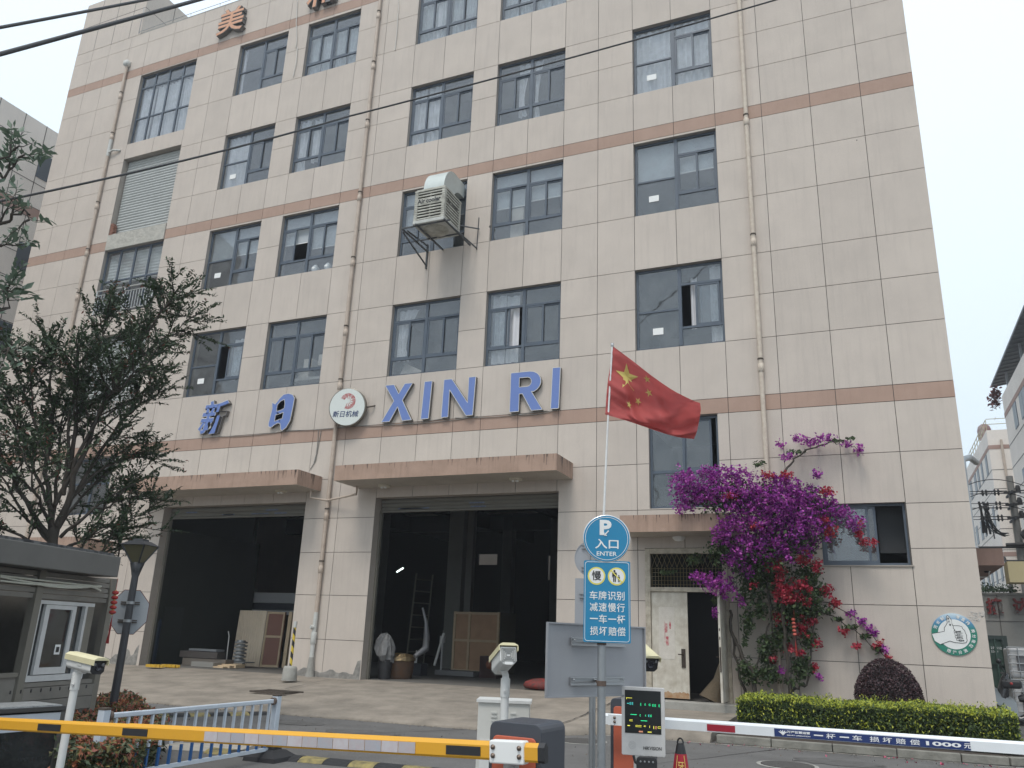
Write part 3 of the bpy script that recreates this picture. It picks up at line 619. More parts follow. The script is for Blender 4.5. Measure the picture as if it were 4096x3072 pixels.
# broken plaster along the foot of the central pillar and the left pier
for (x0, x1, zz, hh) in ((-14.68, -12.36, -1.2, .30), (-22.2, -20.2, -1.22, .55)):
    b = MB(); n = 22
    up_ = []
    for i in range(n+1):
        x = x0+(x1-x0)*i/n; t = i/n
        h = hh*(.35+.65*abs(noise.noise((x*2.3, 5, 0)))*1.6 + (.9 if t > .93 and x0 > -15 else 0)) * (1 if x0 > -15 else (.3+t*.9))
        up_.append((x, zz+h))
    poly = [(x0, zz)] + up_ + [(x1, zz)]
    for i in range(n):
        a, c = up_[i], up_[i+1]; b.add([(a[0], FY-.004, zz-.05), (c[0], FY-.004, zz-.05), (c[0], FY-.004, c[1]), (a[0], FY-.004, a[1])], [(0, 1, 2, 3)])
    b.build('broken_plaster', mat('crumbling_grey_plaster', (.30, .285, .26), .95, var=.9, vscale=7, dark=(.12, .115, .11), bump=1.0, bscale=14), B)

# ------------------------------------------------------------------ the steel door
M_DOOR = mat('chipped_cream_door', (.60, .565, .49), .6, var=.8, vscale=4.2, dark=(.36, .31, .24), streak=.6, bump=.1)
M_RUST = mat('rust_stain', (.35, .18, .08), .9, var=.8, vscale=8, dark=(.5, .42, .3))
M_DFR = mat('chipped_cream_frame', (.50, .45, .36), .7, var=.7, vscale=6, dark=(.2, .16, .12))
b = MB(); x0, x1 = -4.755, -2.865
b.box(x0, x0+.12, FY-.03, FY+.1, -1.22, 2.1); b.box(x1-.12, x1, FY-.03, FY+.1, -1.22, 2.1); b.box(x0+.12, x1-.12, FY-.028, FY+.1, 1.98, 2.1); b.box(x0+.12, x1-.12, FY-.028, FY+.1, 1.12, 1.22); b.build('door_frame', M_DFR, B, bevel=.008)
b = MB()
for i in range(22): x = -4.6+i*.073; b.tube([(x, FY+.03, 1.22), (x, FY+.03, 1.68)], .006, 4, False)
for i in range(5): b.tube([(-4.63, FY+.024, 1.28+i*.09), (-2.99, FY+.024, 1.28+i*.09)], .005, 4, False)
for i in range(14):
    x = -4.6+i*.117; b.tube([(x, FY+.03, 1.68), (x+.06, FY+.03, 1.83), (x, FY+.03, 1.97)], .006, 4, False); b.tube([(x+.117, FY+.03, 1.68), (x+.06, FY+.03, 1.83), (x+.117, FY+.03, 1.97)], .006, 4, False)
b.build('transom_grille', mat('old_brass_grille', (.22, .18, .10), .6, .5), B)
dl = MB(); dl.box(-4.63, -3.80, FY+.02, FY+.07, -1.17, 1.115); dl = dl.build('door_leaf', M_DOOR, B, bevel=.006)
b = MB(); b.box(-3.96, -3.87, FY-.0, FY+.018, -.52, -.12); b.tube([(-3.92, FY, -.24), (-3.92, FY-.06, -.24), (-4.02, FY-.06, -.24)], .012, 6); b.build('handle', mat('dark_bronze', (.06, .045, .035), .5, .5), dl)
b = MB()
for i, (xx, zz, ww, hh) in enumerate(((-4.33, .0, .012, .46), (-4.315, .22, .05, .2), (-4.22, .30, .035, .16), (-4.30, -.06, .06, .2))): b.box(xx, xx+ww, FY+.012, FY+.0165, zz, zz+hh)
b.build('torn_poster', mat('torn_red_poster', (.40, .03, .06), .8, var=1, vscale=14, dark=(.6, .52, .46)), dl)
b = MB(); b.box(-4.46, -4.1, FY+.014, FY+.0175, -.35, .78); b.build('scraped_paint', mat('bare_grey_primer', (.60, .56, .50), .8, var=.8, vscale=9, dark=(.50, .46, .40)), dl)
b = MB(); V = [(-4.62, -1.165), (-3.81, -1.165)] + [(-3.81-.81*k/24, -1.06+.10*abs(noise.noise((k*.6, 2, 0)))+.05*noise.noise((k*1.7, 9, 0))) for k in range(25)]; b.prism(V, (0, FY+.0185, 0), RX, UPV, NY, .002); b.build('rust_patch', M_RUST, dl)
dr = MB(); dr.box(-2.985, -2.935, FY-.86, FY-.04, -1.15, 1.115); dr = dr.build('door_leaf', M_DOOR, B, bevel=.006); dr['label'] = 'right leaf standing open outward'
b = MB(); b.box(-3.0, -2.986, FY-.80, FY-.72, -.5, -.1); b.box(-2.975, -2.945, FY-.872, FY-.861, -.55, -.05); b.tube([(-3.0, FY-.77, -.25), (-3.06, FY-.77, -.25), (-3.06, FY-.67, -.25)], .012, 6); b.box(-2.97, -2.95, FY-.87, FY-.861, .1, .16); b.box(-2.97, -2.95, FY-.87, FY-.861, .28, .33); b.build('handle', mat('dark_bronze', (.06, .045, .035), .5, .5), dr)
b = MB(); b.box(-4.85, -2.7, FY-.45, FY+.0, -1.6, -1.2); b.build('door_step', M_CONC, B, bevel=.02)
# things behind the door
b = MB(); b.box(-5.0, -2.0, 22, 22.1, FZ, 3); b.build('lobby_wall', M_INTD, B)

# ================================================================== LETTERS AND SIGNS ON THE FACADE

M_BLUEL = mat('faded_blue_acrylic', (.13, .20, .46), .45, var=.2, vscale=4, dark=(.16, .22, .48))
M_LETW = mat('pale_letter_trim', (.62, .60, .55), .6)
M_LETS = mat('letter_steel_side', (.17, .16, .15), .5, .5)
def keyhole(outer, holes):
    P = list(outer)
    for h in holes:
        k = min(range(len(P)), key=lambda i: (P[i][0]-h[0][0])**2+(P[i][1]-h[0][1])**2); P = P[:k+1] + [h[0]] + h[1:] + [h[0]] + P[k:]
    return P
def outline_letter(name, polys, holes, label, group):
    """box letter: steel sides, pale trim, blue face. polys in facade metres"""
    mn = Vector((min(p[0] for q in polys for p in q), FY-.11, min(p[1] for q in polys for p in q)))
    t = thing(name, mn, label, 'sign letter', group)
    loops = list(polys) + [h for h in (holes or [])]; polys = [keyhole(polys[0], holes)] if holes else polys
    b = MB()
    for q in polys: b.prism(q, (0, FY-.005, 0), RX, UPV, NY, .11)
    b.build('letter_case', M_LETS, t)
    b = MB()
    for q in loops:
        n = len(q)
        for i in range(n):
            a, c = Vector((q[i][0], FY-.117, q[i][1])), Vector((q[(i+1) % n][0], FY-.117, q[(i+1) % n][1])); b.bar(a, c, .010, .014)
    b.build('letter_trim', M_LETW, t)
    b = MB()
    for q in polys: b.prism(q, (0, FY-.1153, 0), RX, UPV, NY, .004)
    b.build('letter_face', M_BLUEL, t)
    return t
GL = 'blue box letters over the gateways'
z0, z1 = 5.68, 6.77
outline_letter('sign_letter', [[(-12.30, z0), (-12.03, z0), (-11.80, z0+.42), (-11.62, z0), (-11.32, z0+.0), (-11.66, z0+.60), (-11.37, z1), (-11.62, z1), (-11.80, z0+.80), (-11.98, z1), (-12.27, z1), (-11.94, z0+.60)]], None, 'blue box letter X, first Latin letter right of the round logo sign', GL)
outline_letter('sign_letter', [[(-11.02, z0), (-10.78, z0), (-10.74, z1), (-10.98, z1)]], None, 'blue box letter I standing between the X and the N', GL)
outline_letter('sign_letter', [[(-10.38, z0), (-10.17, z0), (-10.17, z0+.78), (-9.62, z0), (-9.42, z0), (-9.38, z1), (-9.59, z1), (-9.59, z0+.36), (-10.12, z1), (-10.36, z1)]], None, 'blue box letter N, last letter of the first Latin word', GL)
rp = [(-8.33, z0), (-8.07, z0), (-8.07, z0+.48), (-7.98, z0+.48), (-7.71, z0), (-7.40, z0), (-7.73, z0+.53)]
rp += [(-7.79+.33*math.cos(a), z0+.79+.30*math.sin(a)) for a in np.linspace(-1.2, 1.571, 9)] + [(-8.33, z1)]
inner = [(-8.08, z0+.67), (-8.08, z0+.93)] + [(-7.85+.12*math.cos(a), z0+.80+.13*math.sin(a)) for a in np.linspace(1.571, -1.571, 7)]
t = outline_letter('sign_letter', [rp], [inner], 'blue box letter R above the right half of the wide canopy', GL)
outline_letter('sign_letter', [[(-7.17, z0), (-6.95, z0), (-6.92, z1+.03), (-7.14, z1+.03)]], None, 'blue box letter I at the right end of the lettering', GL)
def cjk_letter(ch, x0, x1, z0, z1, label, group, face, side, trim, shear=0., bold=.02, depth=.12, hang=None):
    t = thing('sign_letter', ((x0+x1)/2, FY-depth, z0), label, 'sign letter', group)
    c = Vector(((x0+x1)/2, FY-.004, (z0+z1)/2))
    lettering('letter_case', ch, c, RX, UPV, NY, (x1-x0, z1-z0), depth, side, t, bold=bold, shear=shear)
    if trim: lettering('letter_trim', ch, c+NY*(depth-.002), RX, UPV, NY, ((x1-x0)*1.0, (z1-z0)*1.0), .006, trim, t, bold=bold-.002, shear=shear)
    lettering('letter_face', ch, c+NY*(depth+.002), RX, UPV, NY, ((x1-x0)*.965, (z1-z0)*.965), .006, face, t, bold=bold-.018, shear=shear)
    return t
cjk_letter('新', -19.12, -17.96, 5.72, 6.84, 'blue brush style box character at the far left of the lettering', GL, M_BLUEL, M_LETS, M_LETW, .25, .035)
# the sun character drawn with a brush: rounded top right, open strokes
def strokes_letter(polys, label):
    return outline_letter('sign_letter', polys, None, label, GL)
zz = 5.66
UV = lambda L_: [(-16.34+.88*u, 5.66+1.16*v) for u, v in L_]
outline_letter('sign_letter', [UV([(.06, .80), (.10, .62), (.02, .22), (.04, .14), (.16, .11), (.27, .17), (.42, .215), (.52, .20), (.58, .04), (.64, 0), (.80, .08), (.93, .26), (.98, .62), (1.0, .86), (.90, .96), (.72, 1.0), (.52, .985), (.38, .90), (.28, .80), (.20, .74)])],
    [UV([(.30, .70), (.40, .80), (.58, .85), (.62, .72), (.61, .60), (.45, .555), (.30, .54)])[::-1], UV([(.28, .44), (.45, .46), (.60, .50), (.59, .33), (.45, .31), (.27, .27)])[::-1]], 'blue brush style box character shaped like a window, left of the round logo', GL)
M_ORL = mat('sun_faded_orange_letter', (.62, .32, .19), .6, var=.2)
cjk_letter('美', -21.30, -19.98, 21.62, 22.80, 'orange box character high on the parapet, the left of two', 'orange characters on the parapet', M_ORL, M_LETS, None, .05, .03, .18)
cjk_letter('和', -17.05, -15.72, 21.52, 22.75, 'orange box character on the parapet cut off by the top of the photo', 'orange characters on the parapet', M_ORL, M_LETS, None, .05, .03, .18)
# round logo sign, tilted a little away from the wall, hiding the downpipe
c = F(1389, 1628, FY-.32)
t = thing('round_logo_sign', c - UPV*.62, 'round white light box sign with red emblem and small blue characters', 'sign')
sn = Vector((.18, -.97, -.08)).normalized(); sr_ = UPV.cross(sn).normalized()*1; su = sn.cross(sr_)
sr_ = Vector((0, 0, 1)).cross(sn); sr_.normalize(); sr_ = sr_ if sr_.x > 0 else -sr_; su = sn.cross(sr_) if sn.cross(sr_).z > 0 else sr_.cross(sn)
RR = .565
b = MB(); b.lathe(c-sn*.14, [(RR*.97, 0), (RR, .02), (RR, .15), (RR*.965, .155)], 48, sn); b.build('sign_rim', mat('brushed_rim', (.22, .20, .17), .4, .7), t)
b = MB(); b.lathe(c, [(RR*.955, .010), (RR*.955, .018), (.0001, .018)], 48, sn, False, False); b.build('sign_face', mat('milky_acrylic', (.70, .73, .69), .4, var=.2, vscale=3, dark=(.60, .62, .58)), t)
b = MB(); m_ = []
for i in range(28):     # red disc broken up by white flourishes: only the remaining print
    a0 = -2.0+i*.17; a1 = a0+.175; ri = .235*(.25+.45*abs(math.sin(i*2.1))) if i < 22 else .12; 
    pts = [(.235*math.cos(a0), .235*math.sin(a0)), (.235*math.cos(a1), .235*math.sin(a1)), (ri*math.cos(a1), ri*math.sin(a1)), (ri*.9*math.cos(a0), ri*.9*math.sin(a0))]
    b.prism([(x+.02, y+.17) for x, y in pts], c+sn*.019, sr_, su, sn, .002)
b.build('red_emblem', mat('faded_red_print', (.42, .07, .07), .6, var=.9, vscale=22, dark=(.62, .58, .55)), t)
lettering('sign_characters', '新日机械', c+sn*.019-su*.205-sr_*.03, sr_, su, sn, (.80, .185), .003, mat('ink_blue', (.03, .05, .14), .6), t, bold=.012, shear=.15)
b = MB(); b.tube([c-sn*.1+sr_*.54, c-sn*.1+sr_*.72+su*.02, c-sn*.2+sr_*.78+su*.06], .022, 6); b.bar(c-sn*.12-sr_*.2, Vector((c.x-.2, FY, c.z)), .03, .03); b.bar(c-sn*.12+sr_*.2, Vector((c.x+.2, FY, c.z)), .03, .03); b.build('sign_bracket', M_CLAMP, t)
# wiring below the letters
def sag(a, b_, s, n=14): a, b_ = Vector(a), Vector(b_); return [a.lerp(b_, i/n) - UPV*(s*4*(i/n)*(1-i/n)) for i in range(n+1)]
b = MB(); y = FY-.02
for pts in (sag((-18.3, y, 5.66), (-15.6, y, 5.68), .05), sag((-15.7, y, 5.69), (-13.2, y, 5.66), .04), sag((-13.3, y, 5.66), (-10.2, y, 5.69), .07), sag((-12.2, y, 5.62), (-9.3, y, 5.66), .05), sag((-10, y, 5.67), (-7.3, y, 5.67), .06), sag((-8.4, y, 5.66), (-7.1, y, 5.66), .07), [(-14.52, y, 5.63), (-14.5, y, 5.3), (-14.5, y, 4.9), (-14.56, y, 4.6)], [(-14.42, y, 5.6), (-14.47, y, 5.0), (-14.5, y, 4.7), (-14.66, y, 4.45)]): b.tube(pts, .011, 4)
tag(b.build('sign_wiring', mat('greyed_cable', (.25, .24, .22), .8)), 'thin looping grey cables strung along the terracotta band under the letters', 'cable')
b = MB(); b.tube([F(1190, 0, FY-.03), F(1185, 90, FY-.05), F(1187, 165, FY-.04), F(1183, 190, FY-.03)], .016, 5); b.tube([F(1190, 190, FY-.03), F(1185, 250, FY-.04), F(1172, 307, FY-.03)], .018, 5); tag(b.build('hanging_cable', mat('pale_rope', (.60, .57, .52), .9)), 'pale frayed cable hanging down the wall right of the cut off orange character', 'cable')
b = MB(); b.tube([F(1592, 0, FY-.03), F(1595, 46, FY-.05)], .012, 5); b.tube([F(1592, 52, FY-.03), F(1588, 120, FY-.04), F(1580, 200, FY-.03)], .016, 5); tag(b.build('hanging_cable', mat('pale_rope', (.5, .5, .5), .9)), 'short pale cable end hanging beside the central downpipe near the top', 'cable')
# power lines crossing in front
def cable(pts, r, label, s):
    b = MB(); P = []
    for a, c_ in zip(pts[:-1], pts[1:]): P += sag(a, c_, s, 20)
    b.tube(P, r, 6, False); tag(b.build('power_cable', mat('black_cable', (.03, .031, .034), .6)), label, 'cable', 'overhead cables')
cable([H(-700, 236, 9.4), H(1200, -130, 14)], .021, 'thick black cable cutting only the very top left corner of the sky', .05)
cable([H(-500, 352, 8.6), H(1500, -200, 12.5)], .026, 'thick black overhead cable crossing the top left of the building', .02)
cable([H(-200, 845, 13), H(1400, 464, 14.2), H(3700, -180, 17)], .020, 'long thin black cable running diagonally across the whole facade', .10)

# thumbs-up badge
c = F(3817, 2537, FY-.02); RR = .405
t = thing('thumb_badge', c-UPV*RR, 'round green and white sign with thumb up hand low on the wall', 'sign')
gm = mat('badge_ring', (.02, .19, .13), .45); nt_ = gm.node_tree; N = nt_.nodes
geo = N.new('ShaderNodeNewGeometry'); sx_ = N.new('ShaderNodeSeparateXYZ'); mr = N.new('ShaderNodeMapRange'); cr_ = N.new('ShaderNodeValToRGB')
nt_.links.new(geo.outputs['Position'], sx_.inputs[0]); nt_.links.new(sx_.outputs['Z'], mr.inputs[0]); mr.inputs[1].default_value = c.z-RR; mr.inputs[2].default_value = c.z+RR; nt_.links.new(mr.outputs[0], cr_.inputs[0])
e = cr_.color_ramp.elements; e[0].position = .60; e[0].color = (.02, .19, .13, 1); e[1].position = .98; e[1].color = (.55, .66, .72, 1); q = e.new(.80); q.color = (.08, .25, .45, 1)
nt_.links.new(cr_.outputs[0], N['Principled BSDF'].inputs['Base Color'])
b = MB(); b.lathe(c, [(RR, -.018), (RR, .0), (.0001, .001)], 48, NY, False, False); b.build('badge_disc', gm, t)
b = MB(); b.lathe(c, [(RR*.71, .003), (RR*.71, .005), (.0001, .005)], 48, NY, False, False); b.build('badge_centre', M_WHITE, t)
M_INK = mat('black_ink', (.015, .015, .017), .6)
hand = [(-.40, .00), (-.17, .05), (-.165, .12), (-.12, .18), (-.10, .22), (-.105, .30), (-.10, .345), (-.08, .36), (-.05, .33), (-.02, .27), (-.02, .20), (-.01, .165), (.10, .165), (.15, .15), (.16, .11), (.19, .08), (.20, .03), (.215, -.01), (.21, -.07), (.215, -.11), (.19, -.155), (.12, -.165), (.04, -.16), (-.02, -.155), (-.09, -.13), (-.26, -.20), (-.275, -.195), (-.36, -.14)]
b = MB(); b.prism(hand, c+NY*.0055, RX, UPV, NY, .003); b.build('hand_print', M_WHITE, t)
b = MB()
def ink(pts, w_=.010):
    for a, d in zip(pts[:-1], pts[1:]): b.bar(c+NY*.0095+RX*a[0]+UPV*a[1], c+NY*.0095+RX*d[0]+UPV*d[1], .003, w_) if abs((Vector(a)-Vector(d)).length) > 0 else None
ink(hand[0:26], .009)
for z_, xa, xb in ((.06, .0, .13), (.02, .01, .15), (-.035, .02, .155), (-.085, .03, .15), (-.13, .045, .14)):
    ink([(xa, z_+.02), (xa+.02, z_+.005), (xa+.06, z_-.005), (xb, z_+.008)], .007)
ink([(0, .16), (-.005, .11), (.02, .09), (.0, .05), (.015, .0), (.01, -.05), (.03, -.09), (.035, -.13)], .008)
b.build('hand_outline', M_INK, t)
for ch, xx, z_ in (('我', -.075, .30), ('承', -.065, .24), ('诺', -.055, .18)): lettering('small_print', ch, c+NY*.0095+RX*xx+UPV*z_, RX, UPV, NY, (.035, .04), .002, M_INK, t, bold=.02)
for tx, xx, z_ in (('我知晓', .075, .045), ('我宣传', .085, -.01), ('我参与', .09, -.06), ('我监督', .115, -.115)): lettering('small_print', tx, c+NY*.0095+RX*xx+UPV*z_, RX, UPV, NY, (.10, .028), .002, M_INK, t, bold=.02)
def arc_text(tx, a0, a1, flip=False):
    for i, ch in enumerate(tx):
        a = R_(a0+(a1-a0)*i/(len(tx)-1)); rr_ = RR*.855; p = c+RX*(rr_*math.cos(a))+UPV*(rr_*math.sin(a))+NY*.0035
        ta = a-math.pi/2 + (math.pi if flip else 0); r_ = RX*math.cos(ta)+UPV*math.sin(ta); u_ = -RX*math.sin(ta)+UPV*math.cos(ta)
        lettering('ring_character', ch, p, r_, u_, NY, (.068, .068), .003, M_WHITE, t, bold=.025)
arc_text('河长制', 158, 122); arc_text('零直排', 73, 40); arc_text('垃圾分类', -38, 12, False); arc_text('雨污分流', -112, -62, True)
b = MB()
for i in range(60):
    p = F(3872+random.random()*66, 2447+random.random()*42, FY-.004); a = random.random()*3; s_ = .02+.03*random.random(); b.obox(p, RX*math.cos(a)+UPV*math.sin(a), NY, s_, .003, .012, -RX*math.sin(a)+UPV*math.cos(a))
tag(b.build('glue_residue', mat('crinkled_film', (.60, .57, .53), .35, var=.4, vscale=30)), 'crinkled remains of a torn off notice beside the round badge', 'notice remains')

# ================================================================== AIR COOLER
t = thing('air_cooler', (-10.4, 17.9, 10.95), 'weathered white louvred air cooler box hung on a bracket outside a window', 'air cooler')
M_ACW = mat('mildewed_white_plastic', (.50, .49, .43), .7, var=.8, vscale=5, dark=(.22, .21, .17), streak=.3)
x0, x1, y0, y1, z0, z1 = -10.87, -9.93, 17.45, 18.42, 11.0, 12.0
b = MB(); b.box(x0+.07, x1-.07, y0+.07, y1-.07, z0+.05, z1-.04); b.build('inner_case', mat('dark_pad', (.03, .03, .028), .9), t)
n = 10
for i in range(n):
    z = z0+.08+i*(z1-z0-.1)/n; b = MB()
    if True:
        for (a, c_, d, e_) in ((x0+.04, x1-.04, y0, y0+.05), (x0+.04, x1-.04, y1-.05, y1)): b.add([(a, c_s, zz_) for a in (a, c_) for c_s, zz_ in ((d, z), (d, z+.04), (e_, z+.05), (e_, z+.012))], [(0, 1, 2, 3), (7, 6, 5, 4), (0, 4, 5, 1), (1, 5, 6, 2), (2, 6, 7, 3), (3, 7, 4, 0)])
        for (a, c_) in ((x0, x0+.05), (x1-.05, x1)): b.box(a, c_, y0+.03, y1-.03, z+.004, z+.045)
    b.build('louvre', M_ACW, t)
b = MB()
for xx in (x0-.012, x1-.085):
    for yy in (y0-.012, y1-.085):
        for i in range(14): b.box(xx, xx+.097, yy, yy+.097, z0+.06+i*.0665, z0+.118+i*.0665)
b.build('corner_post', M_ACW, t)
b = MB(); b.box((x0+x1)/2-.02, (x0+x1)/2+.02, y0+.03, y0+.06, z0+.05, z1-.02); b.build('louvre_spine', M_ACW, t)
b = MB(); b.box(x0-.02, x1+.02, y0-.02, y1+.02, z1-.045, z1+.0); b.box(x0+.02, x1-.02, y0+.02, y1-.02, z1+.001, z1+.05); b.build('top_cover', M_ACW, t)
b = MB(); b.box(x0-.025, x1+.025, y0-.025, y1+.025, z0-.06, z0+.055); b.build('base_tray', mat('pale_tray', (.52, .52, .48), .6, var=.5, vscale=6), t, bevel=.02)
b = MB(); cc = Vector(((x0+x1)/2, (y0+y1)/2, z0-.062)); b.lathe(cc, [(.36, 0), (.34, -.025), (.2, -.05), (.001, -.06)], 28)
b.bar(cc+Vector((-.33, -.12, -.05)), cc+Vector((.33, .12, -.05)), .02, .02); b.bar(cc+Vector((-.12, .33, -.05)), cc+Vector((.12, -.33, -.05)), .02, .02); b.build('fan_dome', M_ACW, t)
b = MB(); b.box(x0+.06, x1-.06, y0-.006, y0+.003, 11.56, 11.74); lab = b.build('label_strip', M_ACW, t)
lettering('label_text', 'Air cooler', ((x0+x1)/2-.02, y0-.007, 11.65), RX, UPV, NY, (.74, .15), .004, M_INK, t, bold=.03)
lettering('label_text', 'Air cooler', (x1+.012, (y0+y1)/2, 11.66), Vector((0, 1, 0)), UPV, Vector((1, 0, 0)), (.66, .115), .004, M_INK, t, bold=.005)
# curved duct bending back into the window
b = MB(); dx0, dx1 = -10.83, -10.17
def duct_profile(n=12):
    out = []; inn = []
    oc = Vector((0, 18.28, 12.22)); 
    for i in range(n+1):
        a = math.pi - i/n*math.pi*.5
        out.append((oc.y + .62*math.cos(a)+.12, oc.z + .78*math.sin(a)))
    out.append((19.05, 13.0-.02)); 
    for i in range(n+1):
        a = math.pi*.5 + i/n*math.pi*.5
        inn.append((18.83 + .45*math.cos(a), 12.12+.42*math.sin(a)))
    inn = [(19.05, 12.54)] + inn
    return out, inn
o_, i_ = duct_profile(); o_ = [(17.78, 12.03)] + o_; i_ = i_ + [(18.38, 12.03)]
prof = o_ + i_; k = len(prof)
Va = [(dx0, y, z) for y, z in prof]; Vb = [(dx1, y, z) for y, z in prof]
b.add(Va+Vb, [tuple(range(k)), tuple(range(2*k-1, k-1, -1))]); 
b.add(Va+Vb, [(i, (i+1) % k, k+(i+1) % k, k+i) for i in range(k)], True)
b.build('duct', mat('pale_sheet_metal_duct', (.50, .54, .52), .45, .25, var=.25, vscale=3), t)
b = MB(); M_BRK = mat('rusty_angle_iron', (.10, .105, .11), .7, .4, var=.4, vscale=8)
for xx in (-11.25, -10.75, -9.85): b.bar((xx, 17.35 if xx > -11 else 17.5, 10.9), (xx, FY, 10.9), .04, .04)
for yy in (17.5, 18.3): b.bar((-11.3, yy, 10.93), (-9.75, yy, 10.93), .04, .035)
b.bar((-11.3, 17.6, 10.88), (-11.27, FY-.02, 10.45), .035, .035); b.bar((-11.27, FY-.02, 10.35), (-11.27, FY-.02, 11.15), .045, .045); b.bar((-11.15, 17.6, 10.88), (-11.27, FY-.04, 11.1), .035, .035)
b.bar((-9.85, 17.6, 10.9), (-9.62, FY-.02, 10.75), .03, .03); b.bar((-9.62, FY-.02, 10.7), (-9.6, FY-.02, 11.75), .02, .02); b.bar((-9.95, 18.5, 11.3), (-9.55, FY-.05, 11.35), .03, .03)
b.build('bracket', M_BRK, t)

# ================================================================== THINGS IN THE HALL
M_PLY = mat('plywood', (.50, .31, .19), .8, var=.4, vscale=3); M_PINE = mat('pine_batten', (.60, .46, .30), .8, var=.3, vscale=6); M_PLYP = mat('pale_corrugated_ply', (.68, .56, .42), .8, var=.3)
def wooden_crate():
    a = Z(1805, 2685, FZ); bb = Z(1990, 2697, FZ); h = 1.98; r = (bb-a); wd = r.length; r.normalize(); n_ = Vector((-r.y, r.x, 0)); n_ = n_ if n_.y > 0 else -n_
    t = thing('wooden_crate', (a+bb)/2, 'big plywood crate with pine battens standing in the right gateway', 'crate')
    c = a+r*wd/2+n_*.55+UPV*h/2; b = MB(); b.obox(c, r, n_, wd-.02, 1.06, h-.02); b.build('crate_body', M_PLY, t)
    for x in (0.04, .33*wd+.04, wd-.04):
        b = MB(); b.obox(a+r*x+UPV*h/2-n_*.001, r, n_, .085, .05, h); b.build('batten', M_PINE, t)
    for z in (.05, h*.52, h-.05):
        b = MB(); b.obox(a+r*wd/2+UPV*z-n_*.004, r, n_, wd, .04, .08); b.build('batten', M_PINE, t)
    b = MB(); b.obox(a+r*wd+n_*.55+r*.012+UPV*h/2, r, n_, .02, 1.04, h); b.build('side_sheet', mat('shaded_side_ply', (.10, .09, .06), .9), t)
wooden_crate()
b = MB(); p = Z(1950, 2713, FZ); b.box(p.x-.28, p.x+.28, p.y, p.y+.5, FZ, FZ+.62); t = tag(b.build('speaker_box', mat('dark_red_box', (.045, .022, .02), .8)), 'low dark red box with round orange disc before the crate', 'box')
b = MB(); b.lathe(p+Vector((.06, -.003, .38)), [(.13, -.01), (.13, .01), (.001, .011)], 20, NY); b.build('round_disc', mat('orange_brown_disc', (.22, .08, .04), .6), t)
# corrugated pale sheet and framed door blank leaning in the left gateway
a = Z(925, 2660, FZ); bb = Z(1036, 2668, FZ); top = F(961, 2441, a.y+.25); dz = top.z-FZ
t = thing('corrugated_sheet', (a+bb)/2, 'pale wavy plywood sheet leaning in the left gateway', 'sheet')
b = MB(); n = 60; vs = []; lean = top-a
for i in range(n+1):
    p = a.lerp(bb, i/n); off = .02*math.sin(i*1.25)
    for k in (0, 1): q = p + lean*k; vs.append((q.x, q.y+off, q.z))
b.add(vs, [(2*i, 2*i+2, 2*i+3, 2*i+1) for i in range(n)], True); b.build('sheet_face', M_PLYP, t)
t = thing('door_blank', Z(1090, 2672, FZ), 'framed red brown door panel leaning beside the wavy sheet', 'door panel')
a2 = Z(1040, 2668, FZ); b2 = Z(1112, 2670, FZ)
def slab(b, a, bb, lean, t0, t1, s0, s1, th):
    P = [a.lerp(bb, t) + lean*s + Vector((0, y, 0)) for s in (s0, s1) for t, y in ((t0, 0), (t1, 0), (t1, th), (t0, th))]
    b.add(P, [(0, 3, 2, 1), (4, 5, 6, 7), (0, 1, 5, 4), (1, 2, 6, 5), (2, 3, 7, 6), (3, 0, 4, 7)])
b = MB(); slab(b, a2, b2, lean, 0, 1, 0, .99, .05); b.build('door_panel', mat('red_brown_panel', (.26, .12, .085), .6, var=.4), t)
for (t0, t1, s0, s1) in ((0, .08, 0, .99), (.92, 1, 0, .99), (.08, .92, 0, .04), (.08, .92, .52, .56), (.08, .92, .95, .99)):
    b = MB(); slab(b, a2+Vector((0, -.03, 0)), b2+Vector((0, -.03, 0)), lean, t0, t1, s0, s1, .03); b.build('batten', M_PINE, t)
for i in range(4):
    p = Z(1118+i*9, 2671, FZ+.0) + Vector((0, .1+i*.05, 0)); b = MB(); slab(b, p, p+Vector((.13, 0, 0)), lean, 0, 1, 0, 1-.02*i, .03); o = b.build('timber_board', M_PINE)
    tag(o, ('nearest the door panel: narrow', 'second narrow', 'third narrow', 'last narrow')[i]+' pale timber board leaning upright', 'board', 'boards leaning in the left gateway')
# laminating machine behind
t = thing('press_machine', F(1060, 2400, 24.5) + Vector((0, 0, -2.2)), 'long grey machine with horizontal beam behind the leaning sheets', 'machine')
M_MCH = mat('machine_grey', (.42, .42, .42), .6); M_MCD = mat('machine_dark', (.035, .037, .045), .6)
b = MB(); q = F(945, 2355, 24); b.box(q.x, q.x+.55, 24, 24.5, .35, 1.35); b.build('end_block', mat('machine_light', (.55, .53, .48), .6), t)
b = MB(); b.box(q.x+.55, -17.2, 24.1, 24.5, .85, 1.2); b.build('beam', M_MCH, t); b = MB(); b.box(q.x+.55, -17.2, 24.12, 24.4, .62, .84); b.build('dark_beam', M_MCD, t); b = MB(); b.box(q.x+.5, -17.2, 24.05, 24.5, .45, .6); b.build('lower_beam', M_MCH, t)
b = MB(); b.box(-20.6, -19.2, 27, 27.4, 2.2, 2.45); b.box(-20.6, -20.5, 27, 27.4, 1.2, 2.2); b.build('rear_gantry', M_MCH, t); b = MB(); b.box(q.x+.1, q.x+.4, 24, 24.4, FZ, .35); b.build('stand', M_MCD, t)
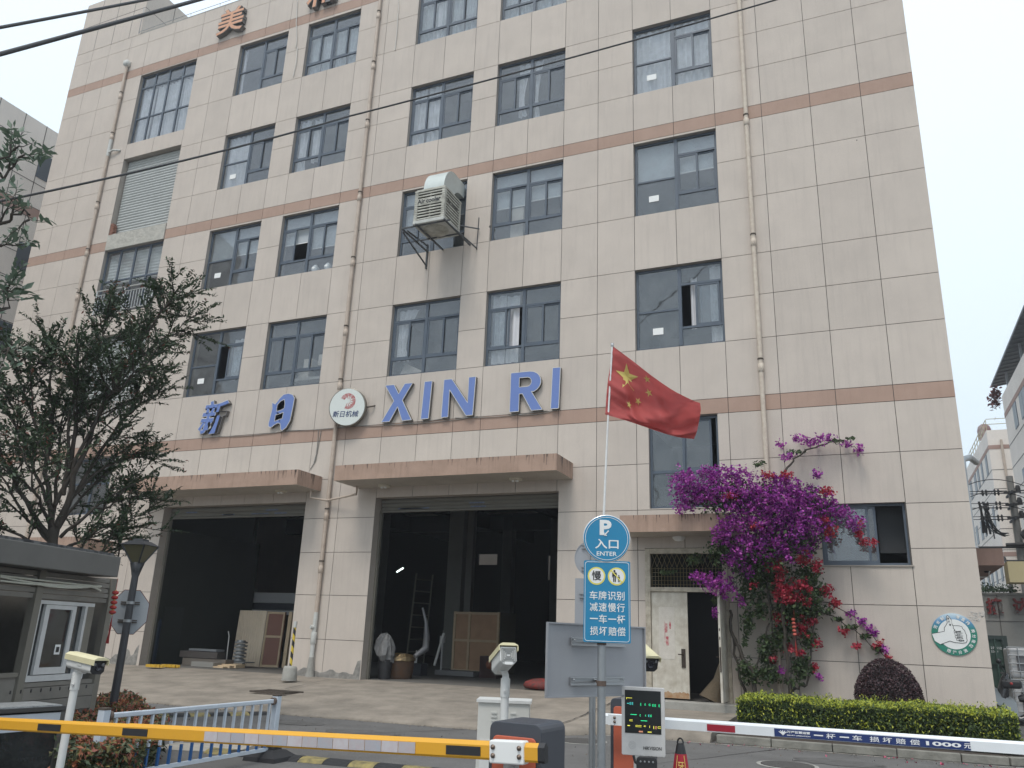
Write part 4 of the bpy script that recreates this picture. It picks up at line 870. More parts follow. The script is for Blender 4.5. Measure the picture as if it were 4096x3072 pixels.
# gas cylinders
for i, (px, cl) in enumerate(((573, 'the left one, half hidden by the gate jamb'), (601, 'the right one, nearer the stacked beams'))):
    p = Vector((F(590+i*24, 2600, 19.75+i*.1).x, 19.75+i*.1, FZ)); b = MB(); b.lathe(p, [(.115, 0), (.12, .03), (.12, 1.2), (.09, 1.34), (.045, 1.40), (.04, 1.46)], 14); o = b.build('gas_cylinder', mat('dull_blue_cylinder', (.012, .025, .05), .5, var=.3), loc=p); tag(o, 'tall dull blue gas cylinder, '+cl, 'gas cylinder', 'gas cylinders')
    b = MB(); b.lathe(p, [(.03, 1.46), (.05, 1.5), (.03, 1.56)], 8); b.build('valve', M_STEEL, o)
for i, px in enumerate((586, 650)):
    p = Z(px, 2668, FZ+.02); b = MB(); n = 14; V = []
    for k in range(2):
        for j in range(n*2): r_ = .30 if j % 2 else .25; aa = math.pi*j/n; V.append((p.x+r_*1.1*math.cos(aa), p.y+r_*.5*math.sin(aa)+.3, FZ+.01+k*.07))
    b.add(V, [tuple(range(2*n, 4*n))] + [(j, (j+1) % (2*n), 2*n+(j+1) % (2*n), 2*n+j) for j in range(2*n)]); o = b.build('scalloped_base', mat('yellow_enamel', (.55, .33, .03), .5))
    tag(o, ('left' if i == 0 else 'right')+' of two flat yellow scalloped plates on the gateway floor', 'plate', 'yellow floor plates')
for i, (xa, xb, za, zb_, yy, lb) in enumerate(((-19.7, -18.0, 0, .22, 20.3, 'grey brown beam on the floor, lowest of the stacked beams'), (-19.9, -18.4, .23, .42, 20.35, 'dark beam lying across the stack of beams'), (-19.6, -18.5, .43, .50, 20.4, 'thin steel channel on top of the stack of beams'), (-18.95, -18.1, 0, .15, 19.9, 'short pale block in front of the stacked beams'))):
    b = MB(); b.box(xa, xb, yy, yy+.35, FZ+za+.01, FZ+zb_); tag(b.build('stacked_beam', mat('beam_%d' % i, ((.14, .12, .10), (.07, .06, .055), (.16, .17, .18), (.24, .23, .21))[i], .8)), lb, 'beam', 'beams on the hall floor')
t = thing('hand_truck', Z(900, 2672, FZ), 'low platform truck carrying a stack of round steel discs', 'hand truck'); p = Z(885, 2668, FZ)+Vector((0, .3, 0))
b = MB(); b.box(p.x-.1, p.x+.75, p.y-.2, p.y+.3, FZ+.14, FZ+.17); b.build('deck', M_STEEL, t); b = MB(); b.tube([(p.x-.1, p.y, FZ+.15), (p.x-.12, p.y, FZ+.9), (p.x-.18, p.y, FZ+1.05)], .018, 6); b.build('handle', M_PIPEW, t)
for k in (0, .6): b = MB(); b.lathe((p.x+k, p.y-.02, FZ+.07), [(.065, -.02), (.065, .02)], 12, NY); b.build('wheel', M_RUB, t)
for i in range(6): b = MB(); b.lathe((p.x+.35, p.y+.05, FZ+.18+i*.105), [(.19, 0), (.2, .04), (.2, .05), (.13, .06), (.13, .09)], 16); tag(b.build('steel_disc', M_STEEL), ('lowest', 'second lowest', 'third', 'fourth', 'fifth', 'topmost')[i]+' shiny steel disc in the pile on the platform truck', 'disc', 'discs on the platform truck')
for i in range(3):
    b = MB(); q = Z(800+i*26, 2672, FZ); b.box(q.x-.3, q.x+.5, q.y+.4, q.y+.8, FZ+.01+.0*i, FZ+.05+.03*i); tag(b.build('floor_plank', M_PINE), ('left', 'middle', 'right')[i]+' one of the thin pale planks lying flat on the gateway floor', 'plank', 'planks on the floor')
# striped post in a concrete foot
p = Z(1156, 2722, -1.24); t = thing('striped_post', p, 'yellow and black striped post in a concrete foot by the pillar', 'post')
b = MB(); b.lathe(p, [(.19, 0), (.175, .28), (.15, .34), (.05, .35)], 14); b.build('concrete_foot', M_CONC, t)
sm = mat('hazard_stripe', (.02, .02, .02), .5); N = sm.node_tree.nodes; geo = N.new('ShaderNodeNewGeometry'); wv = N.new('ShaderNodeTexWave'); wv.bands_direction = 'DIAGONAL'; wv.inputs['Scale'].default_value = 2.2; cr_ = N.new('ShaderNodeValToRGB'); cr_.color_ramp.interpolation = 'CONSTANT'; cr_.color_ramp.elements[1].position = .5; cr_.color_ramp.elements[0].color = (.02, .02, .02, 1); cr_.color_ramp.elements[1].color = (.62, .45, .04, 1)
sm.node_tree.links.new(geo.outputs['Position'], wv.inputs[0]); sm.node_tree.links.new(wv.outputs[0], cr_.inputs[0]); sm.node_tree.links.new(cr_.outputs[0], N['Principled BSDF'].inputs[0])
b = MB(); b.tube([p+UPV*.3, p+UPV*.9, p+UPV*1.28], .035, 10); b.build('pole', sm, t); b = MB(); b.tube([p+UPV*1.27, p+UPV*1.42], .05, 5); b.build('taped_top', M_PIPEW, t)
# right gateway objects
t = thing('iron_cauldron', Z(1547, 2722, FZ), 'rusty round iron tub covered with crumpled foil at the gate jamb', 'tub'); p = Z(1547, 2716, FZ)+Vector((0, .5, 0))
b = MB(); b.lathe(p, [(.38, 0), (.43, .1), (.46, .45), (.47, .48), (.44, .5)], 22); b.build('tub_body', mat('rusty_iron', (.10, .065, .045), .8, var=.7, vscale=7, dark=(.16, .07, .03)), t)
b = MB(); V = []; n = 22
for k, (r_, h_) in enumerate(((.5, .47), (.48, .56), (.40, .62), (.2, .64), (.01, .63))):
    for j in range(n): a_ = 2*math.pi*j/n; V.append(p + Vector((r_*math.cos(a_), r_*math.sin(a_), h_+random.uniform(-.03, .03))))
b.add(V, [(k*n+j, k*n+(j+1) % n, (k+1)*n+(j+1) % n, (k+1)*n+j) for k in range(4) for j in range(n)]); b.build('foil_cover', mat('gold_brown_foil', (.30, .22, .12), .35, .7, var=.6, vscale=20, bump=1, bscale=30), t)
p = Vector((-12.08, 19.75, FZ)); t = thing('wrapped_sack', p, 'silvery wrapped sack on a black bucket beside the gate jamb', 'sack')
b = MB(); b.lathe(p, [(.17, 0), (.2, .5)], 16); b.build('bucket', M_BLACK, t); b = MB(); V = []; n = 18
for k, (r_, h_) in enumerate(((.14, .42), (.17, .5), (.24, .62), (.27, .82), (.22, 1.0), (.12, 1.13), (.01, 1.17))):
    for j in range(n): a_ = 2*math.pi*j/n; rr_ = r_*(1+.45*noise.noise((a_*1.3, h_*3, 4))+random.uniform(-.12, .12)); V.append(p + Vector((rr_*math.cos(a_)+.08*math.sin(h_*5), rr_*math.sin(a_), h_+random.uniform(-.04, .04))))
b.add(V, [(k*n+j, k*n+(j+1) % n, (k+1)*n+(j+1) % n, (k+1)*n+j) for k in range(6) for j in range(n)]); b.build('foil_sack', mat('silver_grey_sack', (.17, .17, .17), .6, .1, var=.5, vscale=9, bump=1, bscale=18), t)
b = MB(); b.tube([(-11.75, 21, 1.0+FZ+.9), (-11.6, 21, FZ+1.5), (-11.5, 20.9, FZ+1.1), (-11.35, 20.6, FZ+.8), (-11.5, 20.3, FZ+.6)], [.03, .05, .09, .1, .06], 9); tag(b.build('foil_duct', mat('silver_foil_duct', (.25, .25, .26), .45, .6, bump=1, bscale=40)), 'crumpled silver foil hose standing up from the rusty tub', 'hose')
t = thing('rolling_scaffold', Z(1655, 2682, FZ), 'tall pale tubular ladder frame standing deep in the right gateway', 'ladder'); p = Z(1621, 2682, FZ); p2_ = Z(1690, 2682, FZ)
M_LAD = mat('dull_ladder_metal', (.13, .125, .105), .6, .3)
for q in (p, p2_): b = MB(); b.tube([q, q+Vector((.0, .3, 3.2))], .03, 6); b.build('ladder_rail', M_LAD, t)
for i in range(8): b = MB(); b.tube([p.lerp(p2_, 0)+Vector((0, .3*(i+.5)/8, 3.2*(i+.5)/8)), p2_+Vector((0, .3*(i+.5)/8, 3.2*(i+.5)/8))], .02, 5); b.build('rung', M_LAD, t)
t = thing('platform_scale', Z(1780, 2702, FZ), 'grey platform scale with upright column before the crate', 'scale'); p = Z(1725, 2702, FZ)
b = MB(); b.box(p.x, p.x+1.3, p.y+.2, p.y+.9, FZ+.02, FZ+.16); b.build('weighing_deck', mat('deck_grey', (.2, .2, .2), .6), t); b = MB(); b.tube([p+Vector((.05, .5, 0)), p+Vector((.05, .5, 1.05))], .03, 6); b.box(p.x-.02, p.x+.12, p.y+.44, p.y+.56, FZ+.95, FZ+1.15); b.build('column', M_MCH, t)
b = MB(); q = Z(1800, 2680, FZ)+Vector((-.9, 1, 0)); b.box(q.x, q.x+.55, q.y, q.y+.5, FZ, FZ+1.35); t = tag(b.build('control_cabinet', mat('cream_cabinet', (.27, .27, .26), .6)), 'pale control cabinet left of the plywood crate', 'cabinet')
b = MB(); b.box(q.x+.15, q.x+.4, q.y-.01, q.y-.002, FZ+.25, FZ+.45); b.build('cabinet_vent', M_BLACK, t)
b = MB(); b.tube([F(1737, 2662, 22.5), F(1775, 2533, 22.8)], .04, 7); tag(b.build('leaning_pipe', M_PIPEW), 'pale pipe leaning diagonally against the control cabinet', 'pipe')
b = MB(); b.obox(F(1600, 2280, 30), (RX*.9+UPV*.5).normalized(), NY, .34, .06, .05, (UPV*.9-RX*.5).normalized()); tag(b.build('tube_light', mat('lit_tube', (.9, .9, .9), .5, emit=(.85, 1, .95), estr=2.2)), 'small lit tube light hanging in the dark right gateway', 'lamp')
b = MB(); b.lathe(Vector((-12.7, 22.5, FZ+.35)), [(.04, 0), (.045, .25), (.02, .3), (.02, .36)], 8); tag(b.build('spray_bottle', M_WHITE), 'small white bottle on a stool in the right gateway', 'bottle')
b = MB(); b.box(-12.95, -12.4, 22.3, 22.7, FZ, FZ+.34); tag(b.build('low_stool', M_MCD), 'low dark stool holding the white bottle', 'stool')
p = Z(2150, 2762, FZ); b = MB(); V = []; n = 14
for k, (r_, h_) in enumerate(((.33, .0), (.40, .06), (.33, .15), (.17, .22), (.01, .24))):
    for j in range(n): a_ = 2*math.pi*j/n; V.append(p + Vector((r_*1.25*math.cos(a_)*random.uniform(.9, 1.1), r_*math.sin(a_)+.3, h_+.03)))
b.add(V, [(k*n+j, k*n+(j+1) % n, (k+1)*n+(j+1) % n, (k+1)*n+j) for k in range(4) for j in range(n)], True); tag(b.build('red_bag', mat('red_black_bag', (.22, .03, .025), .8, var=1, vscale=9, dark=(.05, .045, .04))), 'red and dark grey bag on the threshold of the right gateway', 'bag')
# broom by the steel door
t = thing('broom', (-3.35, 19.3, FZ), 'straw broom leaning head down inside the open steel door', 'broom')
b = MB(); b.tube([(-3.0, 19.32, .35), (-3.14, 19.3, -.35)], .014, 6); b.build('broom_handle', M_PINE, t); b = MB(); b.tube([(-3.12, 19.3, -.3), (-3.2, 19.28, -.75), (-3.38, 19.2, -1.18)], [.03, .12, .27], 10); b.build('bristles', mat('dark_straw', (.13, .10, .065), .95, var=.6, vscale=30), t)

# ================================================================== GUARD BOOTH
C0 = H(411, 2600, 13.0); C0.z = GZ
wd_ = ray(2600, 2529); wd_.z = 0; wd_.normalize(); wn = Vector((wd_.y, -wd_.x, 0)); wn = wn if wn.dot(-C0) > 0 else -wn
def PL(px, py, off=0.): r = ray(px, py); p0 = C0 + wn*off; return r*(p0.dot(wn)/r.dot(wn))
def along(p): return (p-C0).dot(-wd_)
M_BOOTH = mat('weathered_booth_cladding', (.22, .205, .18), .75, var=.4, vscale=2.5, dark=(.09, .085, .075), bump=.1)
M_BOOTHR = mat('booth_fascia', (.14, .135, .125), .7, var=.35, vscale=2)
bt = thing('guard_booth', C0, 'low grey brown guard booth with flat overhanging roof at the left edge', 'booth')
zt = PL(411, 2310).z; LB = 6.0; DB = 2.6
def bx_(b, s0, s1, o0, o1, z0, z1):    # box in booth coordinates: s along wall from the corner, o outward (+) / inward (-)
    c = C0 + (-wd_)*((s0+s1)/2) + wn*((o0+o1)/2); c.z = (z0+z1)/2; return b.obox(c, -wd_, wn, s1-s0, o1-o0, z1-z0)
sW0, sW1 = along(PL(372, 2560)), along(PL(98, 2560)) ; zW1, zW0 = PL(270, 2407).z, PL(200, 2706).z
al = lambda px: along(PL(px, 2560)); sW0 = al(353); sW1 = al(128); sD0 = along(PL(106, 2540)); zD1, zD0 = PL(139, 2382).z, PL(74, 2701).z
b = MB(); bx_(b, 0, LB, -DB, -DB+.08, GZ, zt); bx_(b, 0, .08, -DB, 0, GZ, zt); bx_(b, LB-.08, LB, -DB, 0, GZ, zt); b.build('booth_back_wall', M_BOOTH, bt)
b = MB(); bx_(b, .08, LB-.08, -DB+.1, -.1, GZ+.1, GZ+.14); b.build('booth_floor', M_INTD, bt)
for q in ((0, .11), (sW1+.02, sW1+.13)):
    b = MB(); bx_(b, *q, -.06, .035, GZ, zt); b.build('booth_post', mat('booth_post', (.20, .185, .155), .6, var=.3), bt)
nb = 5
for k in range(nb):
    z0, z1 = zW1+.02+(zt-zW1-.02)*k/nb, zW1+.02+(zt-zW1-.02)*(k+1)/nb-.012; b = MB(); bx_(b, .112, sW1+.015, -.05, .0+.012*(k % 2), z0, z1); b.build('cladding_board', M_BOOTH, bt)
    b = MB(); bx_(b, sW1+.135, LB, -.05, .0+.012*(k % 2), z0, z1); b.build('cladding_board', M_BOOTH, bt)
hs = [.2, .17, .34]; z = zW0-.06
for k, h_ in enumerate((.06, .15, .16, .62)):
    b = MB(); bx_(b, .112, sW1+.015, -.05, .004+.03*(k in (1, 2)), z-h_+.008, z); b.build('cladding_board', M_BOOTH, bt); z -= h_
b = MB()
for k in range(9): bx_(b, .25+k*.17, .268+k*.17, .034, .040, zW0-.17, zW0-.13)
b.build('vent_hole', M_BLACK, bt)
b = MB(); bx_(b, sW1+.135, LB, -.05, .0, GZ, zD0-.02); b.build('lower_panel', M_BOOTH, bt); b = MB(); bx_(b, sW1+.135, LB, -.055, .02, zD0-.02, zD0+.03); b.build('opening_sill', mat('booth_post', (.17, .155, .13)), bt)
# white sliding window
M_ALW = mat('white_aluminium', (.60, .60, .59), .5, var=.3, vscale=6)
b = MB(); fr = .045
bx_(b, sW0, sW1, -.05, .006, zW1-fr, zW1); bx_(b, sW0, sW1, -.05, .012, zW0-.05, zW0+.02); bx_(b, sW1-.035, sW1, -.05, .005, zW0+.02, zW1-fr); b2 = MB(); bx_(b2, sW0, al(327), -.05, .006, zW0+.02, zW1-fr); b2.build('weathered_jamb', mat('booth_post', (.2, .18, .15)), bt); bx_(b, al(327), al(318), -.05, .005, zW0+.02, zW1-fr)
wb = b.build('sliding_window', M_ALW, bt)
b = MB(); bx_(b, al(284), al(159), -.04, .0, zW1-.10, zW1-.05); bx_(b, al(284), al(159), -.04, .0, zW0+.03, zW0+.11); bx_(b, al(284), al(269), -.04, .0, zW0+.11, zW1-.10); bx_(b, al(177), al(159), -.04, .0, zW0+.11, zW1-.10); b.build('sash', M_ALW, wb)
b = MB(); bx_(b, al(269), al(177), -.03, -.022, zW0+.11, zW1-.10); b.build('pane', M_GLASSD, wb); b = MB(); bx_(b, al(159), sW1-.035, -.045, -.04, zW0+.02, zW1-fr); b.build('pane', M_GLASSD, wb); b = MB(); bx_(b, al(316), al(284), -.045, -.04, zW0+.02, zW1-fr); b.build('pane', M_GLASSD, wb)
q = PL(229, 2598, -.015); b = MB(); b.obox(q, -wd_, wn, .10, .004, .12); nt2 = b.build('window_notice', M_PAPER, wb); b = MB(); b.obox(q, -wd_, wn, .055, .01, .065); b.build('notice_print', M_BLACK, wb)
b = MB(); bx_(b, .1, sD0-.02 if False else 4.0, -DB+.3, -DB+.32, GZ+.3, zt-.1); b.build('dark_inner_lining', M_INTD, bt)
zr0 = PL(473, 2313, .30).z; zr1 = zr0 + .26
b = MB(); sr0 = along(PL(473, 2300, .32)); bx_(b, sr0, LB+.3, -DB-.3, .32, zt, zt+.27); b.build('roof', M_BOOTHR, bt, bevel=.01)
b = MB(); bx_(b, sr0+.06, LB+.3, -DB-.2, .25, zt+.271, zt+.31); b.build('roofing_felt', mat('torn_roof_felt', (.03, .03, .033), .8, var=.9, vscale=12, dark=(.2, .2, .2)), bt)
b = MB(); M_WIRE = mat('dusty_white_wire', (.60, .60, .52), .8)
for (a, m_, c_) in (((0, 2302), (190, 2325), (405, 2346)), ((0, 2322), (160, 2345), (400, 2348)), ((0, 2305), (120, 2340), (360, 2345)), ((80, 2320), (230, 2362), (360, 2348)), ((360, 2345), (385, 2352), (402, 2363))):
    A, Mm, Cc = PL(*a, .06), PL(*m_, .09), PL(*c_, .06); b.tube([A*(1-t)**2 + Mm*(2*t*(1-t)) + Cc*t*t for t in np.linspace(0, 1, 14)], .013, 5)
tag(b.build('booth_cable', M_WIRE), 'loose pale cables slung across the wall of the guard booth under its roof', 'cable')
# lantern string hanging from the roof corner
p = PL(472, 2313, .30); top = p.copy(); d_ = math.hypot(p.x, p.y)
t = thing('lantern_string', H(447, 2554, d_), 'string of five small red lanterns with tassel hanging from the booth roof corner', 'lanterns')
M_RED = mat('lantern_red', (.36, .03, .025), .6, var=.3, vscale=20); M_GOLD = mat('lantern_gold', (.5, .33, .08), .5)
ax_ = H(463, 2365, d_); b = MB(); b.tube([top, ax_, H(455, 2450, d_)], .003, 4); b.build('cord', M_RED, t)
for k in range(5):
    c = ax_.lerp(H(451, 2443, d_), k/4.) + UPV*-.02; b = MB(); b.lathe(c-UPV*.027, [(.012, 0), (.036, .01), (.045, .027), (.036, .045), (.012, .054)], 12); l = b.build('lantern', M_RED, t); b = MB(); b.lathe(c, [(.014, .026), (.014, .036)], 8); b.lathe(c, [(.014, -.036), (.014, -.026)], 8); b.build('lantern_cap', M_GOLD, l)
b = MB(); q = H(450, 2462, d_)
for i in range(16): b.tube([q, q+Vector((random.uniform(-.012, .012), random.uniform(-.012, .012), -.16)), q+Vector((random.uniform(-.02, .02), random.uniform(-.02, .02), -.36))], .0035, 3)
b.build('tassel', M_RED, t)

# ================================================================== STREET LAMP, STOP SIGN BACK
p0 = H(457, 2793, 14.0); lx, ly = p0.x, p0.y
def LZ(px, py): return H(px, py, 14.0).z
t = thing('street_lamp', (lx, ly, GZ+.1), 'short dark street lamp with inverted pyramid lantern standing in the red shrubs', 'street lamp')
zc = [LZ(567, 2162), LZ(567, 2171), LZ(567, 2183), LZ(560, 2253), LZ(555, 2275), LZ(550, 2290)]
b = MB(); b.tube([(lx, ly, GZ), (lx, ly, zc[5])], [.062, .05], 14); b.build('pole', M_DKPOLE, t)
a45 = math.pi/4
def frus(b, z0, r0, z1, r1):
    V = [(lx+r*math.cos(a45+k*math.pi/2+.25), ly+r*math.sin(a45+k*math.pi/2+.25), z) for z, r in ((z0, r0), (z1, r1)) for k in range(4)]
    b.add(V, [(3, 2, 1, 0), (4, 5, 6, 7)] + [(k, (k+1) % 4, 4+(k+1) % 4, 4+k) for k in range(4)]); return V
b = MB(); V = frus(b, zc[2], .30, zc[1]+.02, .16); frus(b, zc[1]+.021, .12, zc[0]+.02, .11); b.build('lamp_cap', M_DKPOLE, t)
b = MB(); V = frus(b, zc[3], .085, zc[2]-.004, .265); b.build('lamp_glass', mat('yellowed_lamp_glass', (.16, .145, .085), .35, var=.2, trans=.3), t)
b = MB()
for k in range(4): b.bar(V[k], V[4+k], .022, .022)
b.build('lamp_rib', M_DKPOLE, t)
b = MB(); b.lathe((lx, ly, 0), [(.055, zc[5]-.05), (.065, zc[5]), (.105, zc[3]), (.09, zc[3]+.01)], 4); b.build('collar', M_DKPOLE, t)
oc = H(516, 2448, 14.12); r_, n_ = face_basis(oc, R_(6))
t = thing('octagon_sign', oc-UPV*.3, 'grey back of an eight sided road sign clamped to the street lamp', 'road sign')
RO = .305; poly = [(RO*math.cos(R_(22.5+45*k))*.94, RO*math.sin(R_(22.5+45*k))*1.13) for k in range(8)]
b = MB(); b.prism(poly, oc-n_*.0, r_, UPV, n_, .006); b.build('sign_plate', mat('bare_sign_aluminium', (.36, .38, .40), .45, .35, var=.3, vscale=4), t)
b = MB(); b.prism([(x*1.03, y*1.03) for x, y in poly], oc-n_*.004, r_, UPV, n_, .003); b.build('red_rim', mat('dark_red_rim', (.12, .02, .02), .6), t)
for zz in (.145, -.12):
    b = MB(); b.obox(oc+n_*.02+UPV*zz, r_, n_, .27, .02, .012); b.obox(oc+n_*.02+UPV*(zz-.03), r_, n_, .27, .02, .012); b.build('clamp_rail', M_CLAMP, t); b = MB(); b.tube([Vector((lx, ly, oc.z+zz-.03)), Vector((lx, ly, oc.z+zz+.01))], .062, 12); b.build('clamp_band', M_STEEL, t)

# ================================================================== CAMERAS ON POLES
M_CAMW = mat('camera_white', (.62, .62, .60), .45, var=.2, vscale=9); M_CREAM = mat('sun_yellowed_hood', (.66, .60, .38), .5, var=.15, vscale=8)
def cctv(pole_bot, pole_top, rear, front, w_, h_, r_pole, label, rear_detail=False):
    d = (front-rear).normalized(); ln = (front-rear).length; r = d.cross(UPV).normalized(); u = r.cross(d); mid = (rear+front)/2
    t = thing('surveillance_camera', pole_bot, label, 'security camera', 'white security cameras on poles')
    b = MB(); b.tube([pole_bot, pole_top], r_pole, 14); b.build('pole', M_CAMW, t)
    b = MB(); b.tube([pole_top-UPV*.14, pole_top+UPV*.005], r_pole*1.16, 14); b.tube([pole_top, pole_top+UPV*.03, mid-u*(h_*.5-.005)], [r_pole, r_pole*.8, r_pole*.9], 10); b.lathe(pole_top-UPV*.08-FW*r_pole*1.1, [(.012, 0), (.012, .02)], 8, -FW); b.build('mounting_bracket', M_CAMW, t)
    b = MB(); ch = h_*.2
    prof = [(-w_/2, -h_/2+ch), (-w_/2+ch, -h_/2), (w_/2-ch, -h_/2), (w_/2, -h_/2+ch), (w_/2, h_/2), (-w_/2, h_/2)]
    b.prism(prof, rear, r, u, d, ln*.9); hs_ = b.build('housing', M_CAMW, t, bevel=.008)
    b = MB(); hood = [(-w_/2-.012, h_/2-.035), (-w_/2-.012, h_/2+.01), (-w_/2+.02, h_/2+.028), (w_/2-.02, h_/2+.028), (w_/2+.012, h_/2+.01), (w_/2+.012, h_/2-.035), (w_/2+.006, h_/2-.035), (w_/2+.006, h_/2+.006), (-w_/2-.006, h_/2+.006), (-w_/2-.006, h_/2-.035)]
    b.prism(hood, rear-d*ln*.04, r, u, d, ln*1.06); b.build('sun_hood', M_CREAM, t)
    b = MB(); b.prism(prof, rear+d*ln*.902, r, u, d, .022); b.build('front_bezel', M_BLACK, t)
    b = MB(); fc = rear+d*(ln*.902+.023); b.lathe(fc, [(h_*.26, 0), (h_*.26, .008), (h_*.2, .008), (h_*.18, .002), (.0001, .002)], 18, d); b.build('lens', mat('lens_glass', (.02, .02, .03), .1), t)
    for k in (-1, 1): b = MB(); b.lathe(fc+r*(k*w_*.34)+u*(h_*.22), [(.014, 0), (.014, .006), (.0001, .007)], 10, d); b.build('infrared_lamp', mat('grey_lens', (.2, .2, .21), .3), t)
    if rear_detail:
        for k in range(4):
            b = MB(); ww, hh = w_*(.82-.19*k), h_*(.70-.17*k); cc = rear - d*.004 + u*(h_*.03)
            for (ax1, ax2, L1, L2) in ((r, u, ww, hh), (u, r, hh, ww)):
                for s_ in (-1, 1): b.bar(cc+ax2*(s_*L2/2)-ax1*(L1/2), cc+ax2*(s_*L2/2)+ax1*(L1/2), .006, .008)
            b.build('rear_rib', mat('rib_grey', (.25, .25, .24), .6), t)
        b = MB(); b.prism(rrect(w_*.5, h_*.22, .01), rear-u*(h_*.40), r, u, -d, .006); b.build('cable_gland', M_CAMW, t)
    else:
        b = MB(); b.obox(mid-r*0+r*(-w_/2-.003) if (mid+r*w_).length > (mid-r*w_).length else mid+r*(w_/2+.003), d, r, .075, .004, .02, u); b.build('nameplate', M_PIPEW, t)
    return t
pb = H(230, 3250, 8.5); pt = H(309, 2692, 8.5); pb = Vector((pt.x, pt.y, GZ))
cctv(pb, pt, H(290, 2645, 8.62), H(400, 2672, 8.15), .11, .11, .033, 'white camera with yellowed hood on a pole, pointing right, before the guard booth')
pt = H(2022, 2716, 7.2); pb = Vector((pt.x, pt.y, GZ))
cctv(pb, pt, H(2034, 2622, 7.0), H(1994, 2668, 7.36), .14, .145, .034, 'white camera on a pole seen from its ribbed rear before the right gateway', True)
pt = H(2545, 2735, 8.0); pb = Vector((pt.x, pt.y, GZ))
cctv(pb, pt, H(2530, 2590, 8.3), H(2606, 2662, 7.95), .15, .13, .03, 'white camera with black front peeping out behind the blank grey board')

# ================================================================== DISPLAY CABINET at the left edge
t = thing('glass_counter', Z(285, 2822, -.86)*1.0, 'low dark framed counter with white panel and glazed front, bottom left corner', 'counter')
A = Z(285, 2822, -.86); Bq = Z(-260, 2852, -.86); r = (Bq-A).normalized(); n = Vector((r.y, -r.x, 0)); n = n if n.dot(-A) > 0 else -n
ll = (Bq-A).length; b = MB()
def cb(b, s0, s1, o0, o1, z0, z1): c = A+r*((s0+s1)/2)+n*((o0+o1)/2); c.z = (z0+z1)/2; b.obox(c, r, n, s1-s0, o1-o0, z1-z0)
cb(b, -.02, ll, -.6, .02, -.90, -.86); b.build('counter_top', mat('dark_counter_top', (.05, .048, .045), .5), t)
b = MB(); cb(b, .1, ll, -.5, .0, -.859, -.845); b.build('plastic_sheeting', mat('crumpled_plastic', (.34, .35, .35), .35, var=.6, vscale=12, bump=1, bscale=25), t)
b = MB(); cb(b, .10, ll, -.02, .0, -1.08, -.92); b.build('white_panel', mat('bluish_white_panel', (.50, .53, .57), .5), t)
b = MB(); cb(b, 0, .10, -.58, .0, GZ, -.90); cb(b, 0, ll, -.6, -.58, GZ, -.9); b.build('frame', mat('brown_grey_frame', (.10, .095, .085), .6), t)
b = MB(); cb(b, .1, ll, -.012, -.006, GZ+.05, -1.08); b.build('pane', M_GLASSD, t)
b = MB(); cb(b, .12, ll, -.55, -.05, -1.36, -1.33); b.build('shelf', mat('grey_shelf', (.26, .26, .24), .8), t)

# ================================================================== ROAD RAILING
R1 = Z(1080, 3040, GZ); R0 = Vector((-7.1, 6.38, GZ)); zt_ = H(1108, 2782, math.hypot(R1.x, R1.y)).z; ztr = zt_-.065; zbr = H(1075, 2994, math.hypot(R1.x, R1.y)).z
M_RAILW = mat('bluish_white_rail', (.52, .57, .63), .45, var=.3, vscale=8, dark=(.36, .37, .37)); M_RAILB = mat('rail_blue', (.02, .09, .25), .5)
t = thing('road_railing', (R0+R1)/2, 'white metal road railing with blue tipped bars beside the barrier arm', 'railing')
d = (R1-R0).normalized(); q = Vector((d.y, -d.x, 0))
for P_ in (R0, R1):
    b = MB(); b.obox(P_+UPV*((zt_-GZ)/2+.0), d, q, .085, .085, zt_-GZ); po = b.build('rail_post', M_RAILW, t, bevel=.006)
    b = MB(); b.obox(P_+UPV*(zt_-GZ+.004), d, q, .09, .09, .02); b.build('post_cap', M_CLAMP, po)
    b = MB(); V = []
    for (hw, h_) in ((.24, 0), (.23, .05), (.13, .12), (.09, .13), (.09, .24)):
        for k in range(4): a_ = math.pi/4+k*math.pi/2; V.append(P_+d*(hw*1.414*math.cos(a_))+q*(hw*1.414*math.sin(a_))+UPV*h_)
    b.add(V, [(k*4+j, k*4+(j+1) % 4, (k+1)*4+(j+1) % 4, (k+1)*4+j) for k in range(4) for j in range(4)] + [(16, 17, 18, 19)]); b.build('rubber_base', M_RUB, po)
ln = (R1-R0).length
b = MB(); a_, c_ = R0+d*.05, R1-d*.05; a_.z = c_.z = ztr; b.bar(a_, c_, .045, .05); b.build('top_rail', M_RAILW, t, bevel=.01)
b = MB(); a_, c_ = R0+d*.05, R1-d*.05; a_.z = c_.z = zbr; b.bar(a_, c_, .04, .04); b.build('bottom_rail', M_RAILW, t)
for s_, zz_ in ((.07, ztr), (ln-.07, ztr)): b = MB(); pp = R0+d*s_; pp.z = zz_; b.lathe(pp-d*.02, [(.045, 0), (.045, .04)], 12, d); b.build('rail_clamp', mat('rusty_steel', (.16, .12, .10), .7, .4, var=.6, vscale=14), t)
nb = 16
for i in range(nb):
    pp = R0+d*(.16+(ln-.30)*i/(nb-1)); zm = zbr+(ztr-zbr)*.36
    b = MB(); b.cur = 0; c = pp.copy(); c.z = (zm+ztr)/2; b.obox(c, d, q, .026, .026, ztr-zm-.04); o = b.build('rail_bar', M_RAILW, t)
    b = MB(); c = pp.copy(); c.z = (zm+zbr)/2; b.obox(c, d, q, .0255, .0255, zm-zbr); b.build('bar_foot', M_RAILB, o)

